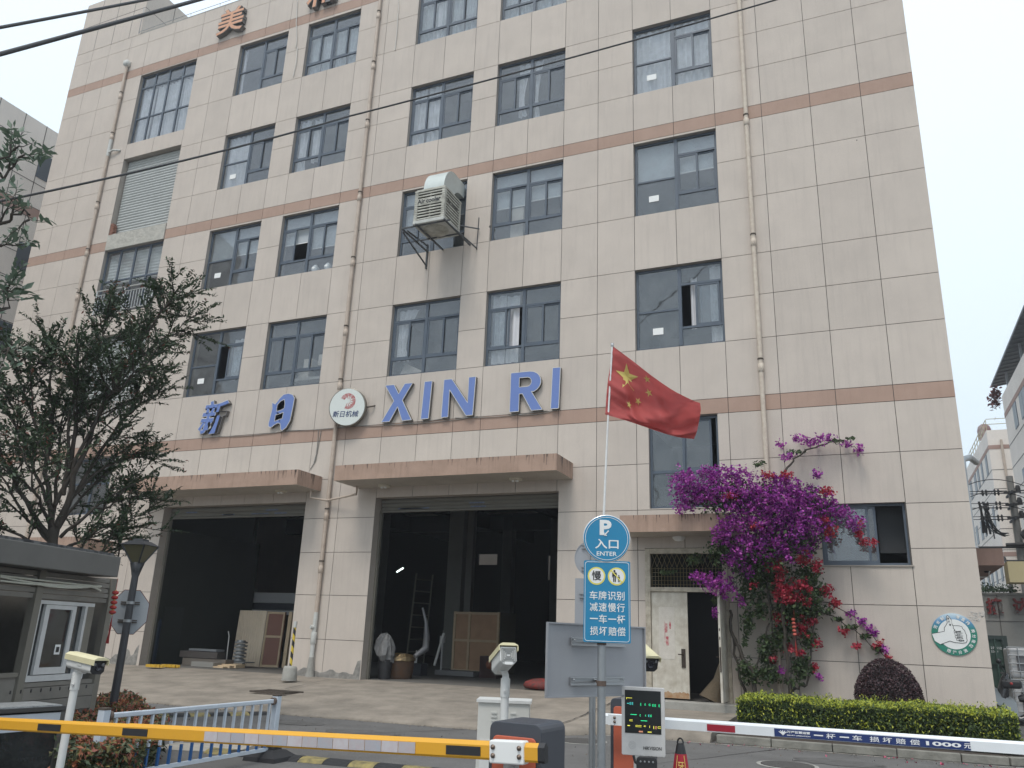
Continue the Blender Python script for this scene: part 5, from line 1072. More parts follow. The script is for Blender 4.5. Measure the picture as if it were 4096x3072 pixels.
# ================================================================== BARRIER GATES
M_ARMY = mat('barrier_yellow', (.66, .33, .02), .45, var=.2, vscale=4, dark=(.5, .24, .03)); M_GATE = mat('slate_housing', (.05, .055, .068), .45, var=.2, vscale=3); M_ORF = mat('orange_red_panel', (.50, .115, .06), .5, var=.2, vscale=3)
G1 = H(2062, 2893, 5.25); G1.z = GZ; t = thing('barrier_gate', G1, 'yellow armed barrier gate with dark housing and orange red front', 'barrier gate', 'barrier gates')
P0 = H(2165, 3012, 4.85); P1 = H(-150, 2886, 8.6); arm_d = (P1-P0).normalized()
r_, n_ = face_basis(G1, R_(10)); r_ = Vector((arm_d.x, arm_d.y, 0)).normalized()*-1; n_ = Vector((r_.y, -r_.x, 0)); n_ = n_ if n_.dot(-G1) > 0 else -n_
fc = H(2062, 2890, 5.05); zt_ = fc.z
def gate_body(t, centre, r, n, zt_, w_, dp, panel=True):
    b = MB(); prof = [(-w_/2, GZ-centre.z), (w_/2, GZ-centre.z)] ; R0_ = .045
    prof = [(w_/2, GZ), (w_/2, zt_-R0_)] + [(w_/2-R0_+R0_*math.cos(R_(a)), zt_-R0_+R0_*math.sin(R_(a))) for a in (22, 45, 68, 90)] + [(-w_/2+R0_+R0_*math.cos(R_(a)), zt_-R0_+R0_*math.sin(R_(a))) for a in (90, 112, 135, 158, 180)] + [(-w_/2, GZ)]
    o = Vector((centre.x, centre.y, 0)); b.prism(prof, o-n*dp, r, UPV, n, dp); b.build('housing', M_GATE, t, bevel=.006)
    b = MB(); pp = rrect(w_*.83, (zt_-.075)-(GZ+.15), .03); b.prism([(x, y) for x, y in pp], Vector((o.x, o.y, ((zt_-.075)+(GZ+.15))/2))+n*.001, r, UPV, n, .012); return b.build('front_panel', M_ORF, t, bevel=.004)
fp = gate_body(t, Vector((fc.x, fc.y, 0))-n_*.0, r_, n_, zt_, .335, .34)
armc = P0.copy()
u_ = arm_d.cross(n_); u_ = u_ if u_.z > 0 else -u_; an = u_.cross(arm_d); an = an if an.dot(n_) > 0 else -an
L0 = (P1-P0).length
b = MB(); HH, TT = .098, .05
prof = [(-TT/2, -HH/2+.012), (-TT/2+.008, -HH/2), (TT/2-.008, -HH/2), (TT/2, -HH/2+.012), (TT/2, HH/2-.022), (TT/2-.02, HH/2), (-TT/2+.02, HH/2), (-TT/2, HH/2-.022)]
b.prism(prof, P0, an, u_, arm_d, L0*.62); ar = b.build('arm', M_ARMY, t); 
b = MB(); b.prism([(x*.93, y*.93) for x, y in prof], P0+arm_d*(L0*.62+.001), an, u_, arm_d, L0*.38); b.build('arm_extension', M_ARMY, t)
b = MB(); b.prism([(x*1.06, y*1.04) for x, y in prof], P0-arm_d*.03, an, u_, arm_d, .04); b.build('arm_end_cap', M_BLACK, t)
def arm_s(px, py):   # distance along the arm of the point seen at a pixel
    ry = ray(px, py); nn = an; tt = P0.dot(nn)/ry.dot(nn); return (ry*tt-P0).dot(arm_d)
def on_arm(name, s0, s1, z0, z1, m, th=.003, par=None):
    b = MB(); c = P0+arm_d*((s0+s1)/2)+u_*((z0+z1)/2)+an*(TT/2+th/2+.001); b.obox(c, arm_d, an, abs(s1-s0), th, z1-z0, u_); return b.build(name, m, par or ar)
for (xa, xb) in ((1794, 1931), (504, 604), (163, 254)): on_arm('black_reflector', arm_s(xa, 2990 if xa > 1000 else 2915), arm_s(xb, 2995 if xa > 1000 else 2915), -.03, .018, M_BLACK)
sx0, sx1 = arm_s(830, 2935), arm_s(1672, 2985); npz = 14
for i in range(npz):
    on_arm('reflective_patch', sx1+(sx0-sx1)*i/npz+.002, sx1+(sx0-sx1)*(i+1)/npz-.002, -.037, .024, mat('worn_silver_film_%d' % (i % 3), ((.42, .40, .41), (.50, .47, .48), (.36, .37, .40))[i % 3], .5, .1, var=.5, vscale=25, dark=(.45, .33, .33)))
s0, s1 = arm_s(1968, 3000), arm_s(2105, 3010); b = MB()
c = P0+arm_d*((s0+s1)/2); b.obox(c+u_*(-.003)+an*.0, arm_d, an, abs(s1-s0), TT+.022, HH+.022, u_); cl = b.build('arm_clamp', M_WHITE, t, bevel=.008)
for ds in (.12, .88):
    for dz in (-.022, .022): b = MB(); b.lathe(P0+arm_d*(s0+(s1-s0)*ds)+u_*dz+an*(TT/2+.012), [(.014, 0), (.014, .004), (.009, .004), (.008, .014), (.0001, .015)], 8, an); b.build('bolt', mat('rusty_bolt', (.20, .15, .12), .5, .7, var=.5, vscale=60), cl)
b = MB(); c = Vector((fc.x, fc.y, 0))+n_*.016; c.z = H(2045, 3062, 5.0).z-.02; b.obox(c-r_*.01, r_, n_, .10, .003, .14); b.build('data_plate', mat('printed_label', (.42, .42, .42), .6, var=.8, vscale=40, dark=(.1, .1, .1)), t)
# second gate behind the sign post, white arm to the right with the printed banner
zA = -.735; Q0 = Z(2400, 2873, zA); Q1 = Z(4330, 3009, zA); ad = (Q1-Q0).normalized(); r2 = Vector((ad.x, ad.y, 0)).normalized(); n2 = Vector((r2.y, -r2.x, 0)); n2 = n2 if n2.dot(-Q0) > 0 else -n2
hc = H(2520, 2796, 8.75); t2 = thing('barrier_gate', (hc.x, hc.y, GZ), 'white armed barrier gate with printed blue banner and orange housing', 'barrier gate', 'barrier gates')
gate_body(t2, Vector((hc.x, hc.y, 0))-n2*0, r2, n2, hc.z, .40, .36)
u2 = UPV; HH2 = .098
b = MB(); b.prism([(-.025, -HH2/2), (.025, -HH2/2), (.025, HH2/2-.02), (.0, HH2/2), (-.025, HH2/2)], Q0, -n2*-1, UPV, ad, (Q1-Q0).length); M_ARMW = mat('white_arm_enamel', (.72, .74, .75), .45, var=.15, vscale=6, streak=0); a2 = b.build('arm', M_ARMW, t2)
def on2(name, xa, xb, z0, z1, m, off=.0, ref=2930):
    def s_(x): ry = ray(x, ref); return (ry*(Q0.dot(n2)/ry.dot(n2))-Q0).dot(ad)
    b = MB(); sa_, sb_ = s_(xa), s_(xb); c = Q0+ad*((sa_+sb_)/2)+UPV*((z0+z1)/2)+n2*(.027+off); b.obox(c, ad, n2, sb_-sa_, .003, z1-z0); b.build(name, m, a2); return c, sb_-sa_
on2('white_band', 2435, 2505, -.052, .044, M_ARMW); on2('red_reflector', 2830, 2942, -.04, .018, mat('deep_red_film', (.32, .008, .025), .45))
cb_, wb_ = on2('blue_banner', 3101, 3880, -.046, .022, mat('navy_banner', (.012, .03, .13), .45), ref=2985)
def at2(x, z): ry = ray(x, 2985); s_ = (ry*(Q0.dot(n2)/ry.dot(n2))-Q0).dot(ad); return Q0+ad*s_+UPV*z+n2*.030
M_PRW = mat('white_print', (.75, .75, .75), .5)
for ch, px in (('一', 3277), ('杆', 3326), ('一', 3380), ('车', 3431), ('损', 3500), ('坏', 3551), ('赔', 3604), ('偿', 3660)):
    lettering('banner_character', ch, at2(px, -.012), ad, UPV, n2, (.078, .010 if ch == '一' else .044), .0015, M_PRW, a2, bold=.008)
lettering('banner_character', '1000', at2(3773, -.012), ad, UPV, n2, (.27, .034), .0015, M_PRW, a2, bold=.03); lettering('banner_character', '元', at2(3868, -.012), ad, UPV, n2, (.055, .040), .0015, M_PRW, a2, bold=.02)
lettering('banner_small_print', '万洋智慧运营', at2(3197, .0), ad, UPV, n2, (.20, .022), .0015, M_PRW, a2, bold=.03); lettering('banner_small_print', 'SMART OPERATION', at2(3197, -.028), ad, UPV, n2, (.20, .010), .0015, M_PRW, a2, bold=.02)
b = MB(); c = at2(3135, -.012)
for k in range(5): a_ = R_(90+(k-2)*32); b.tube([c-UPV*.02, c+ad*(.018*math.cos(a_))+UPV*(.012*math.sin(a_)-.006), c+ad*(.04*math.cos(a_))+UPV*(.024*math.sin(a_))], [.003, .006, .002], 6)
b.build('banner_logo', M_PRW, a2)
for dz in (.018, -.02): b = MB(); b.lathe(at2(2461, dz)+n2*.002, [(.014, 0), (.012, .008), (.0001, .012)], 8, n2); b.build('bolt', mat('rusty_bolt', (.2, .15, .12)), a2)

# ================================================================== WHITE CABINET, SPEED BUMPS, CONE, MANHOLES
K = H(2016, 2812, 7.75); r_, n_ = face_basis(K, R_(3)); t = thing('utility_cabinet', (K.x, K.y, GZ), 'white steel utility cabinet with vent slots behind the camera pole', 'cabinet')
b = MB(); ww = .46; c = Vector((K.x, K.y, 0))-n_*.15; c.z = (GZ+K.z)/2; b.obox(c, r_, n_, ww, .3, K.z-GZ); b.build('cabinet_body', mat('ivory_cabinet', (.58, .57, .53), .5, var=.2, vscale=3), t, bevel=.006)
b = MB(); c = Vector((K.x, K.y, K.z+.012))-n_*.15; b.obox(c, r_, n_, ww+.03, .34, .024); b.build('cabinet_lid', M_CAMW, t)
for sx_ in (-.085, .085):
    for k in range(3): b = MB(); c = Vector((K.x, K.y, K.z-.085-k*.033))+n_*.005+r_*(sx_+.0); b.obox(c, r_, n_, .05, .012, .012); b.build('vent_slot', M_PIPEW, t)
b = MB(); c = Vector((K.x, K.y, K.z-.48))+n_*.004-r_*.12; b.obox(c, r_, n_, .16, .01, .35); b.build('small_door', M_CAMW, t)
def bump_strip(A, Bq, nseg, label):
    d = (Bq-A).normalized(); q = Vector((-d.y, d.x, 0)); ln = (Bq-A).length; t = thing('speed_bump', (A+Bq)/2, label, 'speed bump', 'rubber speed bumps')
    for k in range(nseg):
        b = MB(); prof = [(-.17, 0), (-.11, .035), (-.04, .05), (.04, .05), (.11, .035), (.17, 0)]
        b.prism(prof, A+d*(ln*k/nseg+.004), q, UPV, d, ln/nseg-.008); b.build('rubber_segment', M_RUB if k % 2 else mat('worn_yellow_rubber', (.30, .24, .09), .8, var=.9, vscale=9, dark=(.05, .05, .045)), t)
bump_strip(Vector((-8.2, 9.2, GZ+.003)), Vector((-2.6, 9.75, GZ+.003)), 16, 'black and yellow rubber speed bump crossing under the yellow barrier arm')
bump_strip(Vector((-12.4, 11.1, GZ+.003)), Vector((-10.9, 13.6, GZ+.003)), 8, 'dark rubber speed bump lying behind the white railing')
def round_cover(c, r, label):
    b = MB(); b.lathe(c, [(r, 0), (r, .012), (.0001, .012)], 32, UPV, False, False); b.build_ = None
    o = b.build('manhole_cover', mat('iron_cover', (.085, .08, .075), .8, .2, bump=.8, bscale=50)); tag(o, label, 'manhole cover', 'manhole covers'); b = MB(); b.lathe(c, [(r*1.18, 0), (r*1.18, .005), (r*1.02, .005)], 32, UPV, False, False); b.build('cover_ring', M_CONC, o)
round_cover(Vector((-4.55, 13.75, GZ+.003)), .36, 'round iron manhole cover where the apron crack meets the road')
round_cover(Z(3150, 3062, GZ)+UPV*.003, .36, 'round iron manhole cover in the road before the kerb on the right')
p = Z(1105, 2782, -1.44); b = MB(); 
zf = apron_z(p.x, p.y)+.03
for k in range(9): b.box(p.x-.42+k*.10, p.x-.37+k*.10, p.y-.28, p.y+.28, zf-.02, zf+.02)
b.box(p.x-.48, p.x+.48, p.y-.34, p.y-.28, zf-.02, zf+.018); b.box(p.x-.48, p.x+.48, p.y+.28, p.y+.34, zf-.02, zf+.018)
tag(b.build('drain_grate', mat('rusty_grate', (.10, .08, .065), .8, .3, var=.5, vscale=12)), 'rectangular iron drain grate set into the sloping concrete apron', 'grate')
p = Z(2721, 2955, -.87); t = thing('traffic_cone', (p.x, p.y, GZ), 'traffic cone in a red cover with gold characters, black loop on top', 'traffic cone')
b = MB(); b.lathe((p.x, p.y, GZ), [(.20, 0), (.20, .03), (.15, .03)], 4); b.lathe((p.x, p.y, GZ), [(.14, .03), (.055, .60)], 20); b.build('cone_cover', mat('crimson_cover', (.38, .012, .03), .55), t)
b = MB(); b.lathe((p.x, p.y, GZ), [(.058, .575), (.040, .665), (.032, .69)], 18); b.tube([Vector((p.x+.028*math.cos(a), p.y, GZ+.69+.045*math.sin(a))) for a in np.linspace(0, math.pi, 9)], .008, 6); b.build('rubber_top', M_BLACK, t)
r_, n_ = face_basis(p, 0); un = (UPV*.57-n_*.085).normalized()
M_GOLDP = mat('gold_print', (.70, .48, .13), .5)
for i, ch in enumerate('牙贝园'): h_ = .50-i*.088; rr = .14+(.055-.14)*(h_-.03)/.57; lettering('cone_character', ch, Vector((p.x, p.y, GZ+h_))+n_*(rr+.004), r_, un, n_, (.062, .072), .003, M_GOLDP, t, bold=.01)
b = MB()
for s_ in (-1, 1): b.tube([Vector((p.x, p.y, GZ+.59))+n_*.054+r_*(s_*.030), Vector((p.x, p.y, GZ+.1))+n_*.11+r_*(s_*.085)], .004, 4)
b.build('gold_piping', M_GOLDP, t)

# ================================================================== SIGN POSTS
M_SB = mat('sign_blue', (.012, .20, .37), .4, var=.1, vscale=3); M_BACK = mat('grey_sign_back', (.34, .345, .36), .42, .3, var=.35, vscale=1.8, dark=(.24, .24, .26))
DP = 7.0; pb = H(2405, 3072, DP); PX, PY = pb.x, pb.y
t = thing('parking_sign_post', (PX, PY, GZ), 'grey steel post carrying a round blue parking sign and a blue notice', 'sign post')
ztop = H(2425, 2075, DP).z
b = MB(); b.tube([(PX, PY, GZ), (PX, PY, ztop)], .033, 16); b.build('pole', M_STEEL, t)
r_, n_ = face_basis(Vector((PX, PY, 0)), R_(-2)); zo = DP-.06
c = H(2426, 2154, DP-.05); RR = .200
b = MB(); b.lathe(c-n_*.012, [(RR*.99, 0), (RR, .004), (RR, .016), (RR*.965, .019)], 48, n_); b.build('round_sign_rim', mat('silver_rim', (.62, .62, .62), .3, .6), t)
b = MB(); b.lathe(c, [(RR*.96, .0075), (.0001, .0075)], 48, n_, False, False); ps = b.build('round_sign', M_SB, t)
b = MB(); b.lathe(c, [(RR*.90, .0078), (RR*.90, .009), (RR*.88, .009), (RR*.88, .0078)], 48, n_, False, False); b.build('white_ring', M_WHITE, ps)
def S_(px, py): return c + r_*((px-720)*.452*.001*(2.2/1.0)/ (3227.36/1000/DP)/2.2) - UPV*((py-338)*.452/3227.36*DP*1.0) + n_*.008
lettering('sign_text', 'P', S_(712, 245), r_, UPV, n_, (.100, .128), .0015, M_WHITE, ps, bold=.045)
lettering('sign_text', '入口', S_(722, 385), r_, UPV, n_, (.198, .082), .0015, M_WHITE, ps, bold=.018); lettering('sign_text', 'ENTER', S_(722, 468), r_, UPV, n_, (.168, .035), .0015, M_WHITE, ps, bold=.012)
b = MB(); a_, e_ = S_(738, 272)+n_*.003, S_(700, 312)+n_*.003; b.bar(a_, e_, .004, .010); b.bar(e_, e_+r_*.022, .004, .008); b.bar(e_, e_+UPV*.022, .004, .008); b.build('arrow', M_WHITE, ps)
TLr, BRr = H(2337, 2260, DP-.05), H(2517, 2551, DP-.05); c2 = H(2428, 2405, DP-.05); W2, H2 = .385, .655
b = MB(); b.prism(rrect(W2, H2, .012), c2-n_*.006, r_, UPV, n_, .008); bs = b.build('notice_plate', M_SB, t)
b = MB(); o1 = rrect(W2*.94, H2*.965, .02, 4); 
for i in range(len(o1)): b.bar(c2+r_*o1[i][0]+UPV*o1[i][1]+n_*.003, c2+r_*o1[(i+1) % len(o1)][0]+UPV*o1[(i+1) % len(o1)][1]+n_*.003, .003, .004)
b.build('white_border', M_WHITE, bs)
def S2(px, py): return c2 + r_*((px-725)*.452/3227.36*DP) - UPV*((py-895)*.452/3227.36*DP*1.02) + n_*.003
M_YEL = mat('sign_yellow', (.70, .62, .12), .5)
for px in (636, 806):
    q_ = S2(px, 693); b = MB(); b.lathe(q_, [(.073, .0), (.073, .001), (.0001, .001)], 32, n_, False, False); b.build('yellow_disc', M_YEL, bs); b = MB(); b.lathe(q_, [(.061, .001), (.061, .002), (.0001, .002)], 32, n_, False, False); b.build('white_disc', M_WHITE, bs)
lettering('sign_text', '慢', S2(636, 690)+n_*.0025, r_, UPV, n_, (.078, .078), .0015, M_INK, bs, bold=.012)
q_ = S2(796, 693)+n_*.0032; b = MB(); b.lathe(q_+UPV*.044-r_*.008, [(.009, 0), (.0001, .001)], 12, n_, False, False)
for (x0, x1, z0, z1) in ((-.022, .006, .002, .033), (-.019, -.010, -.045, .002), (-.006, .003, -.045, .002), (-.027, -.022, -.008, .03), (.006, .011, -.005, .03), (.020, .036, -.022, -.002), (.021, .026, -.045, -.022), (.030, .035, -.045, -.022)): b.prism([(x0, z0), (x1, z0), (x1, z1), (x0, z1)], q_, r_, UPV, n_, .001)
b.lathe(q_+UPV*.006+r_*.028, [(.006, 0), (.0001, .001)], 10, n_, False, False); b.build('pictogram', M_INK, bs)
b = MB(); b.bar(q_+n_*.002-r_*.035+UPV*.048, q_+n_*.002+r_*.055-UPV*.048, .001, .009); b.build('yellow_slash', M_YEL, bs)
for i, tx in enumerate(('车牌识别', '减速慢行', '一车一杆', '损坏赔偿')):
    for j, ch in enumerate(tx): lettering('sign_text', ch, S2((612, 687, 765, 838)[j]+i*2, (850, 943, 1036, 1132)[i]), r_, UPV, n_, (.066, .009 if ch == '一' else .070), .0015, M_WHITE, bs, bold=.008)
b = MB(); b.tube([(PX, PY, c.z-.02), (PX, PY, c.z+.02)], .038, 12); b.tube([(PX, PY, c2.z-.02), (PX, PY, c2.z+.02)], .038, 12); b.build('clamp_band', M_STEEL, t)
# blank grey board fixed to the same post, facing away
a_, e_ = H(2182, 2640, 6.95), H(2577, 2655, 7.85); br = (e_-a_); br.z = 0; bw = br.length; br.normalize(); bn = Vector((br.y, -br.x, 0)); bn = bn if bn.dot(-a_) > 0 else -bn
zb1 = H(2182, 2487, 6.95).z; zb0 = H(2185, 2792, 6.95).z; bc = (a_+e_)/2; bc.z = (zb0+zb1)/2; bh = zb1-zb0
tb = thing('blank_board', (bc.x, bc.y, zb0), 'large blank grey board, back of a sign, fixed behind the post', 'sign board')
b = MB(); b.obox(bc, br, bn, bw, .004, bh); b.build('board_sheet', M_BACK, tb)
b = MB()
for k in (-1, 1): b.obox(bc+UPV*(k*(bh/2-.006))+bn*.011, br, bn, bw, .018, .012); b.obox(bc+br*(k*(bw/2-.006))+bn*.011, br, bn, .012, .018, bh-.026)
b.build('board_rim', M_BACK, tb)
def bpix(px, py): ry = ray(px, py); return ry*((bc+bn*.01).dot(bn)/ry.dot(bn))
for (xa, xb, y) in ((2283, 2498, 2567), (2280, 2492, 2722)):
    A_, E_ = bpix(xa, y), bpix(xb, y+4); m_ = (A_+E_)/2; b = MB(); l_ = (E_-A_).length
    for dz in (.028, 0, -.028): b.obox(m_+UPV*dz+bn*.012, br, bn, l_, .014 if dz else .006, .010)
    b.obox(m_+bn*.006, br, bn, l_, .004, .066); b.build('mounting_rail', mat('rail_alloy', (.40, .41, .42), .35, .6), tb)
    for dx in (-l_*.46, l_*.0-.05, l_*.46): b = MB(); b.lathe(m_+br*dx+bn*.02+UPV*.012, [(.008, 0), (.006, .008), (.0001, .01)], 8, bn); b.build('bolt', M_STEEL, tb)
    b = MB(); b.tube([(PX, PY, m_.z-.02), (PX, PY, m_.z+.02)], .039, 14); b.bar(Vector((PX, PY, m_.z)), m_+bn*.02-br*.03, .02, .02); b.build('post_clamp', mat('rusty_clamp2', (.14, .10, .08), .8, .3, var=.7, vscale=30), tb)
# flag pole tied to the post, flag flying to the right
fp0 = H(2410, 2065, DP+.04); fp1 = H(2449, 1385, DP+.04)
t = thing('flag', fp0, 'red flag with five yellow stars flying from a thin white pole', 'flag')
b = MB(); b.tube([fp0-UPV*.25, fp0.lerp(fp1, .5), fp1+(fp1-fp0)*.01], [.011, .009, .008], 8); b.build('flagpole', mat('white_flagpole', (.70, .70, .68), .4, var=.3, vscale=20), t)
b = MB(); b.lathe(fp1, [(.013, 0), (.013, .03), (.0001, .035)], 8); b.build('pole_tip', M_STEEL, t)
# control points read off the photo: hoist side (u=0) and a 5 x 4 grid of pixels with extra depth offsets for the folds
GRID = [  # rows top -> bottom, columns hoist -> fly : (px, py, dd)
 [(2449, 1383, 0), (2530, 1443, .06), (2610, 1505, .12), (2690, 1560, .16), (2768, 1600, .20), (2800, 1612, .16)],
 [(2441, 1460, 0), (2510, 1500, -.03), (2590, 1560, .02), (2668, 1618, .03), (2748, 1630, .12), (2803, 1640, .06)],
 [(2432, 1520, 0), (2500, 1575, .03), (2560, 1625, -.05), (2640, 1680, .06), (2730, 1690, .0), (2797, 1680, -.04)],
 [(2425, 1590, 0), (2490, 1635, -.02), (2550, 1680, .05), (2625, 1712, -.05), (2705, 1735, .05), (2788, 1725, .0)],
 [(2421, 1658, 0), (2480, 1675, .02), (2540, 1694, -.03), (2610, 1718, .03), (2700, 1746, -.03), (2776, 1756, .0)]]
def flag_pt(u, v):
    r_n, c_n = len(GRID)-1, len(GRID[0])-1; y, x = v*r_n, u*c_n; j, i = min(int(y), r_n-1), min(int(x), c_n-1); fy, fx = y-j, x-i
    def cr1(a, b_, c_, d_, t_): return .5*((2*b_)+(-a+c_)*t_+(2*a-5*b_+4*c_-d_)*t_*t_+(-a+3*b_-3*c_+d_)*t_**3)
    def g(jj, ii, k):
        jj2, ii2 = max(0, min(r_n, jj)), max(0, min(c_n, ii)); return GRID[jj2][ii2][k]
    out = []
    for k in range(3): out.append(cr1(*[cr1(*[g(j+a, i+b_, k) for b_ in (-1, 0, 1, 2)], fx) for a in (-1, 0, 1, 2)], fy))
    return H(out[0], out[1], DP+.04-out[2]*1.5+.03*math.sin(u*13+v*7)*u+.012*math.sin(u*31-v*17)*min(1, u*3)+.006*math.sin(v*44+u*9))
NU, NV = 60, 40; b = MB(); b.add([flag_pt(i/NU, j/NV) for j in range(NV+1) for i in range(NU+1)], [(j*(NU+1)+i, j*(NU+1)+i+1, (j+1)*(NU+1)+i+1, (j+1)*(NU+1)+i) for j in range(NV) for i in range(NU)], True)
fl = b.build('flag_cloth', mat('flag_red', (.52, .11, .105), .8, var=.15, vscale=5, trans=.4, bump=.15, bscale=120), t)
def star(cu, cv, r, rot):
    P = []; 
    for k in range(10): a = rot+k*math.pi/5; rr = r if k % 2 == 0 else r*.382; P.append((cu+rr*math.cos(a)/1.5, cv-rr*math.sin(a)))
    ctr = flag_pt(cu, cv); pts = [flag_pt(*p_) for p_ in P]; b = MB()
    # fan of small triangles, lifted 3 mm towards the viewer
    V = [p_*(1-.0009) for p_ in [ctr]+pts]; b.add(V, [(0, k+1, (k+1) % 10+1) for k in range(10)]); return b
for cu, cv, r, rot in ((.20, .28, .175, 1.9), (.365, .12, .052, 2.2), (.42, .27, .055, 1.2), (.365, .46, .055, 1.5), (.27, .60, .055, 1.7)): star(cu, cv, r, rot).build('star', mat('flag_yellow', (.72, .66, .22), .7, trans=.3), fl)
# rear sign post (same kind, seen from behind)
qb = H(2372, 2300, 9.5); t = thing('rear_sign_post', (qb.x, qb.y, GZ), 'second post with round and oblong sign backs, half hidden by the blue signs', 'sign post')
c = H(2372, 2233, 9.5); r_, n_ = face_basis(c, 0)
b = MB(); b.tube([(qb.x, qb.y, GZ), (qb.x, qb.y, c.z+.25)], .036, 12); b.build('pole', M_STEEL, t)
b = MB(); b.lathe(c-n_*.05, [(.213, 0), (.213, .012), (.205, .012), (.205, .004), (.0001, .004)], 40, n_, False, False); b.build('round_sign_back', M_BACK, t)
for zz in (.15, -.10): b = MB(); b.obox(c-n_*.03+UPV*zz, r_, n_, .26, .02, .012); b.obox(c-n_*.03+UPV*(zz-.035), r_, n_, .26, .02, .012); b.build('mounting_rail', M_STEEL, t)
c = H(2370, 2430, 9.5); b = MB(); b.obox(c-n_*.05, r_, n_, .40, .006, .64); b.build('oblong_sign_back', M_BACK, t); b = MB(); b.obox(c-n_*.03+UPV*.15, r_, n_, .3, .02, .015); b.obox(c-n_*.03+UPV*.11, r_, n_, .3, .02, .015); b.build('mounting_rail', M_STEEL, t)
# LED terminal
LP = H(2572, 2885, 7.6); r_, n_ = face_basis(LP, R_(4)); t = thing('display_terminal', (LP.x, LP.y, GZ), 'white plate reader terminal with black dotted display on a short pole', 'display terminal')
w_, h_ = .368, .55; b = MB(); b.prism(rrect(w_, h_, .012), LP-n_*.07, r_, UPV, n_, .07); body = b.build('terminal_body', mat('dusty_white_plastic', (.60, .58, .56), .5, var=.3, vscale=6), t, bevel=.004)
sc_ = LP+UPV*.075+n_*.002; b = MB(); b.obox(sc_, r_, n_, w_*.84, .004, h_*.63); scn = b.build('screen', mat('black_screen', (.012, .014, .014), .3), t)
G_ = mat('led_green', (.0, .3, .15), .5, emit=(.03, 1, .35), estr=.9); Y_ = mat('led_yellow', (.3, .3, .0), .5, emit=(.9, .85, .12), estr=.9); CY_ = mat('led_cyan', (.0, .2, .2), .5, emit=(.1, .8, .75), estr=.8)
def led(px, py, pw, ph, m, sub=0):
    # pixel offsets inside the display crop
    q_ = LP + r_*((px-1265)*.452/3227.36*7.6) - UPV*((py-852)*.452/3227.36*7.6) + n_*.0045; b = MB(); ww_, hh_ = pw*.452/3227.36*7.6, ph*.452/3227.36*7.6
    if sub: 
        for k in range(sub+1): b.obox(q_+UPV*(hh_*(k/sub-.5)), r_, n_, ww_, .002, .0028)
        b.obox(q_-r_*(ww_/2), r_, n_, .0025, .002, hh_)
    else: b.obox(q_, r_, n_, ww_, .002, max(hh_, .003))
    b.build('display_segment', m, scn)
for x in (1165, 1182): led(x, 722, 9, 16, CY_, 2)
led(1145, 722, 16, 4, CY_); led(1250, 725, 6, 18, G_, 2); led(1285, 725, 6, 14, G_, 2); led(1322, 725, 14, 12, G_, 1)
for x in (1348, 1366, 1398): led(x, 728, 9, 16, G_, 2)
led(1155, 680, 48, 3, Y_); led(1134, 685, 3, 10, Y_); led(1190, 805, 50, 4, G_); led(1245, 808, 6, 12, G_, 1); led(1288, 808, 5, 10, G_, 1); led(1313, 808, 9, 14, CY_, 2); led(1331, 808, 9, 14, G_, 2)
led(1170, 850, 24, 9, Y_, 1); led(1273, 848, 52, 4, G_); led(1150, 890, 20, 6, Y_); led(1230, 890, 46, 10, Y_, 1); led(1318, 890, 3, 18, Y_); led(1280, 888, 14, 6, Y_, 1); led(1352, 894, 7, 18, Y_, 2); led(1370, 894, 7, 18, mat('led_orange', (.3, .1, .1), .5, emit=(1, .45, .25), estr=.9), 2); led(1396, 892, 24, 12, Y_, 1); led(1248, 930, 30, 6, mat('led_orange', (.3, .1, .1)), 1); led(1318, 930, 30, 5, Y_, 1)
q_ = LP + r_*((1338-1265)*.452/3227.36*7.6) - UPV*((1050-852)*.452/3227.36*7.6)+n_*.001; lettering('maker_name', 'HIKVISION', q_, r_, UPV, n_, (.158, .027), .0015, M_INK, body, bold=.012, shear=.2)
q_ = LP + r_*((1177-1265)*.452/3227.36*7.6) - UPV*((1034-852)*.452/3227.36*7.6)+n_*.001; b = MB()
for rr in (.006, .014, .022, .030):
    for k in range(int(rr*700)): a_ = 2*math.pi*k/int(rr*700); b.lathe(q_+r_*(rr*math.cos(a_))+UPV*(rr*math.sin(a_)), [(.0017, 0), (.0001, .0006)], 5, n_, False, False)
b.build('speaker_grille', M_BLACK, body)
b = MB(); cpl = LP-n_*.035; b.tube([(cpl.x, cpl.y, GZ), (cpl.x, cpl.y, LP.z-h_/2)], .032, 12); b.build('pole', mat('dusty_white_plastic', (.6, .58, .56)), t)
b = MB(); z_ = LP.z-h_/2; b.tube([cpl+n_*.03+r_*(-.085+.0)+UPV*(-h_/2), cpl+n_*.04-r_*.07+UPV*(-h_/2-.05), cpl+n_*.05-UPV*(h_/2+.09), cpl+n_*.04+r_*.07+UPV*(-h_/2-.05), cpl+n_*.03+r_*.075+UPV*(-h_/2)], .012, 7); b.build('cable_loop', M_BLACK, t)
KP = H(2587, 3062, 7.4); rk, nk = face_basis(KP, 0); b = MB(); b.prism(rrect(.17, .13, .03), KP-nk*.03, rk, UPV, nk, .045); kb = b.build('black_card_unit', M_BLACK, t, bevel=.005)
for k in range(4): b = MB(); b.lathe(KP+nk*.018+rk*(-.05+k*.034)+UPV*.03, [(.008, 0), (.008, .004), (.005, .004)], 8, nk); b.build('indicator', M_STEEL, kb)

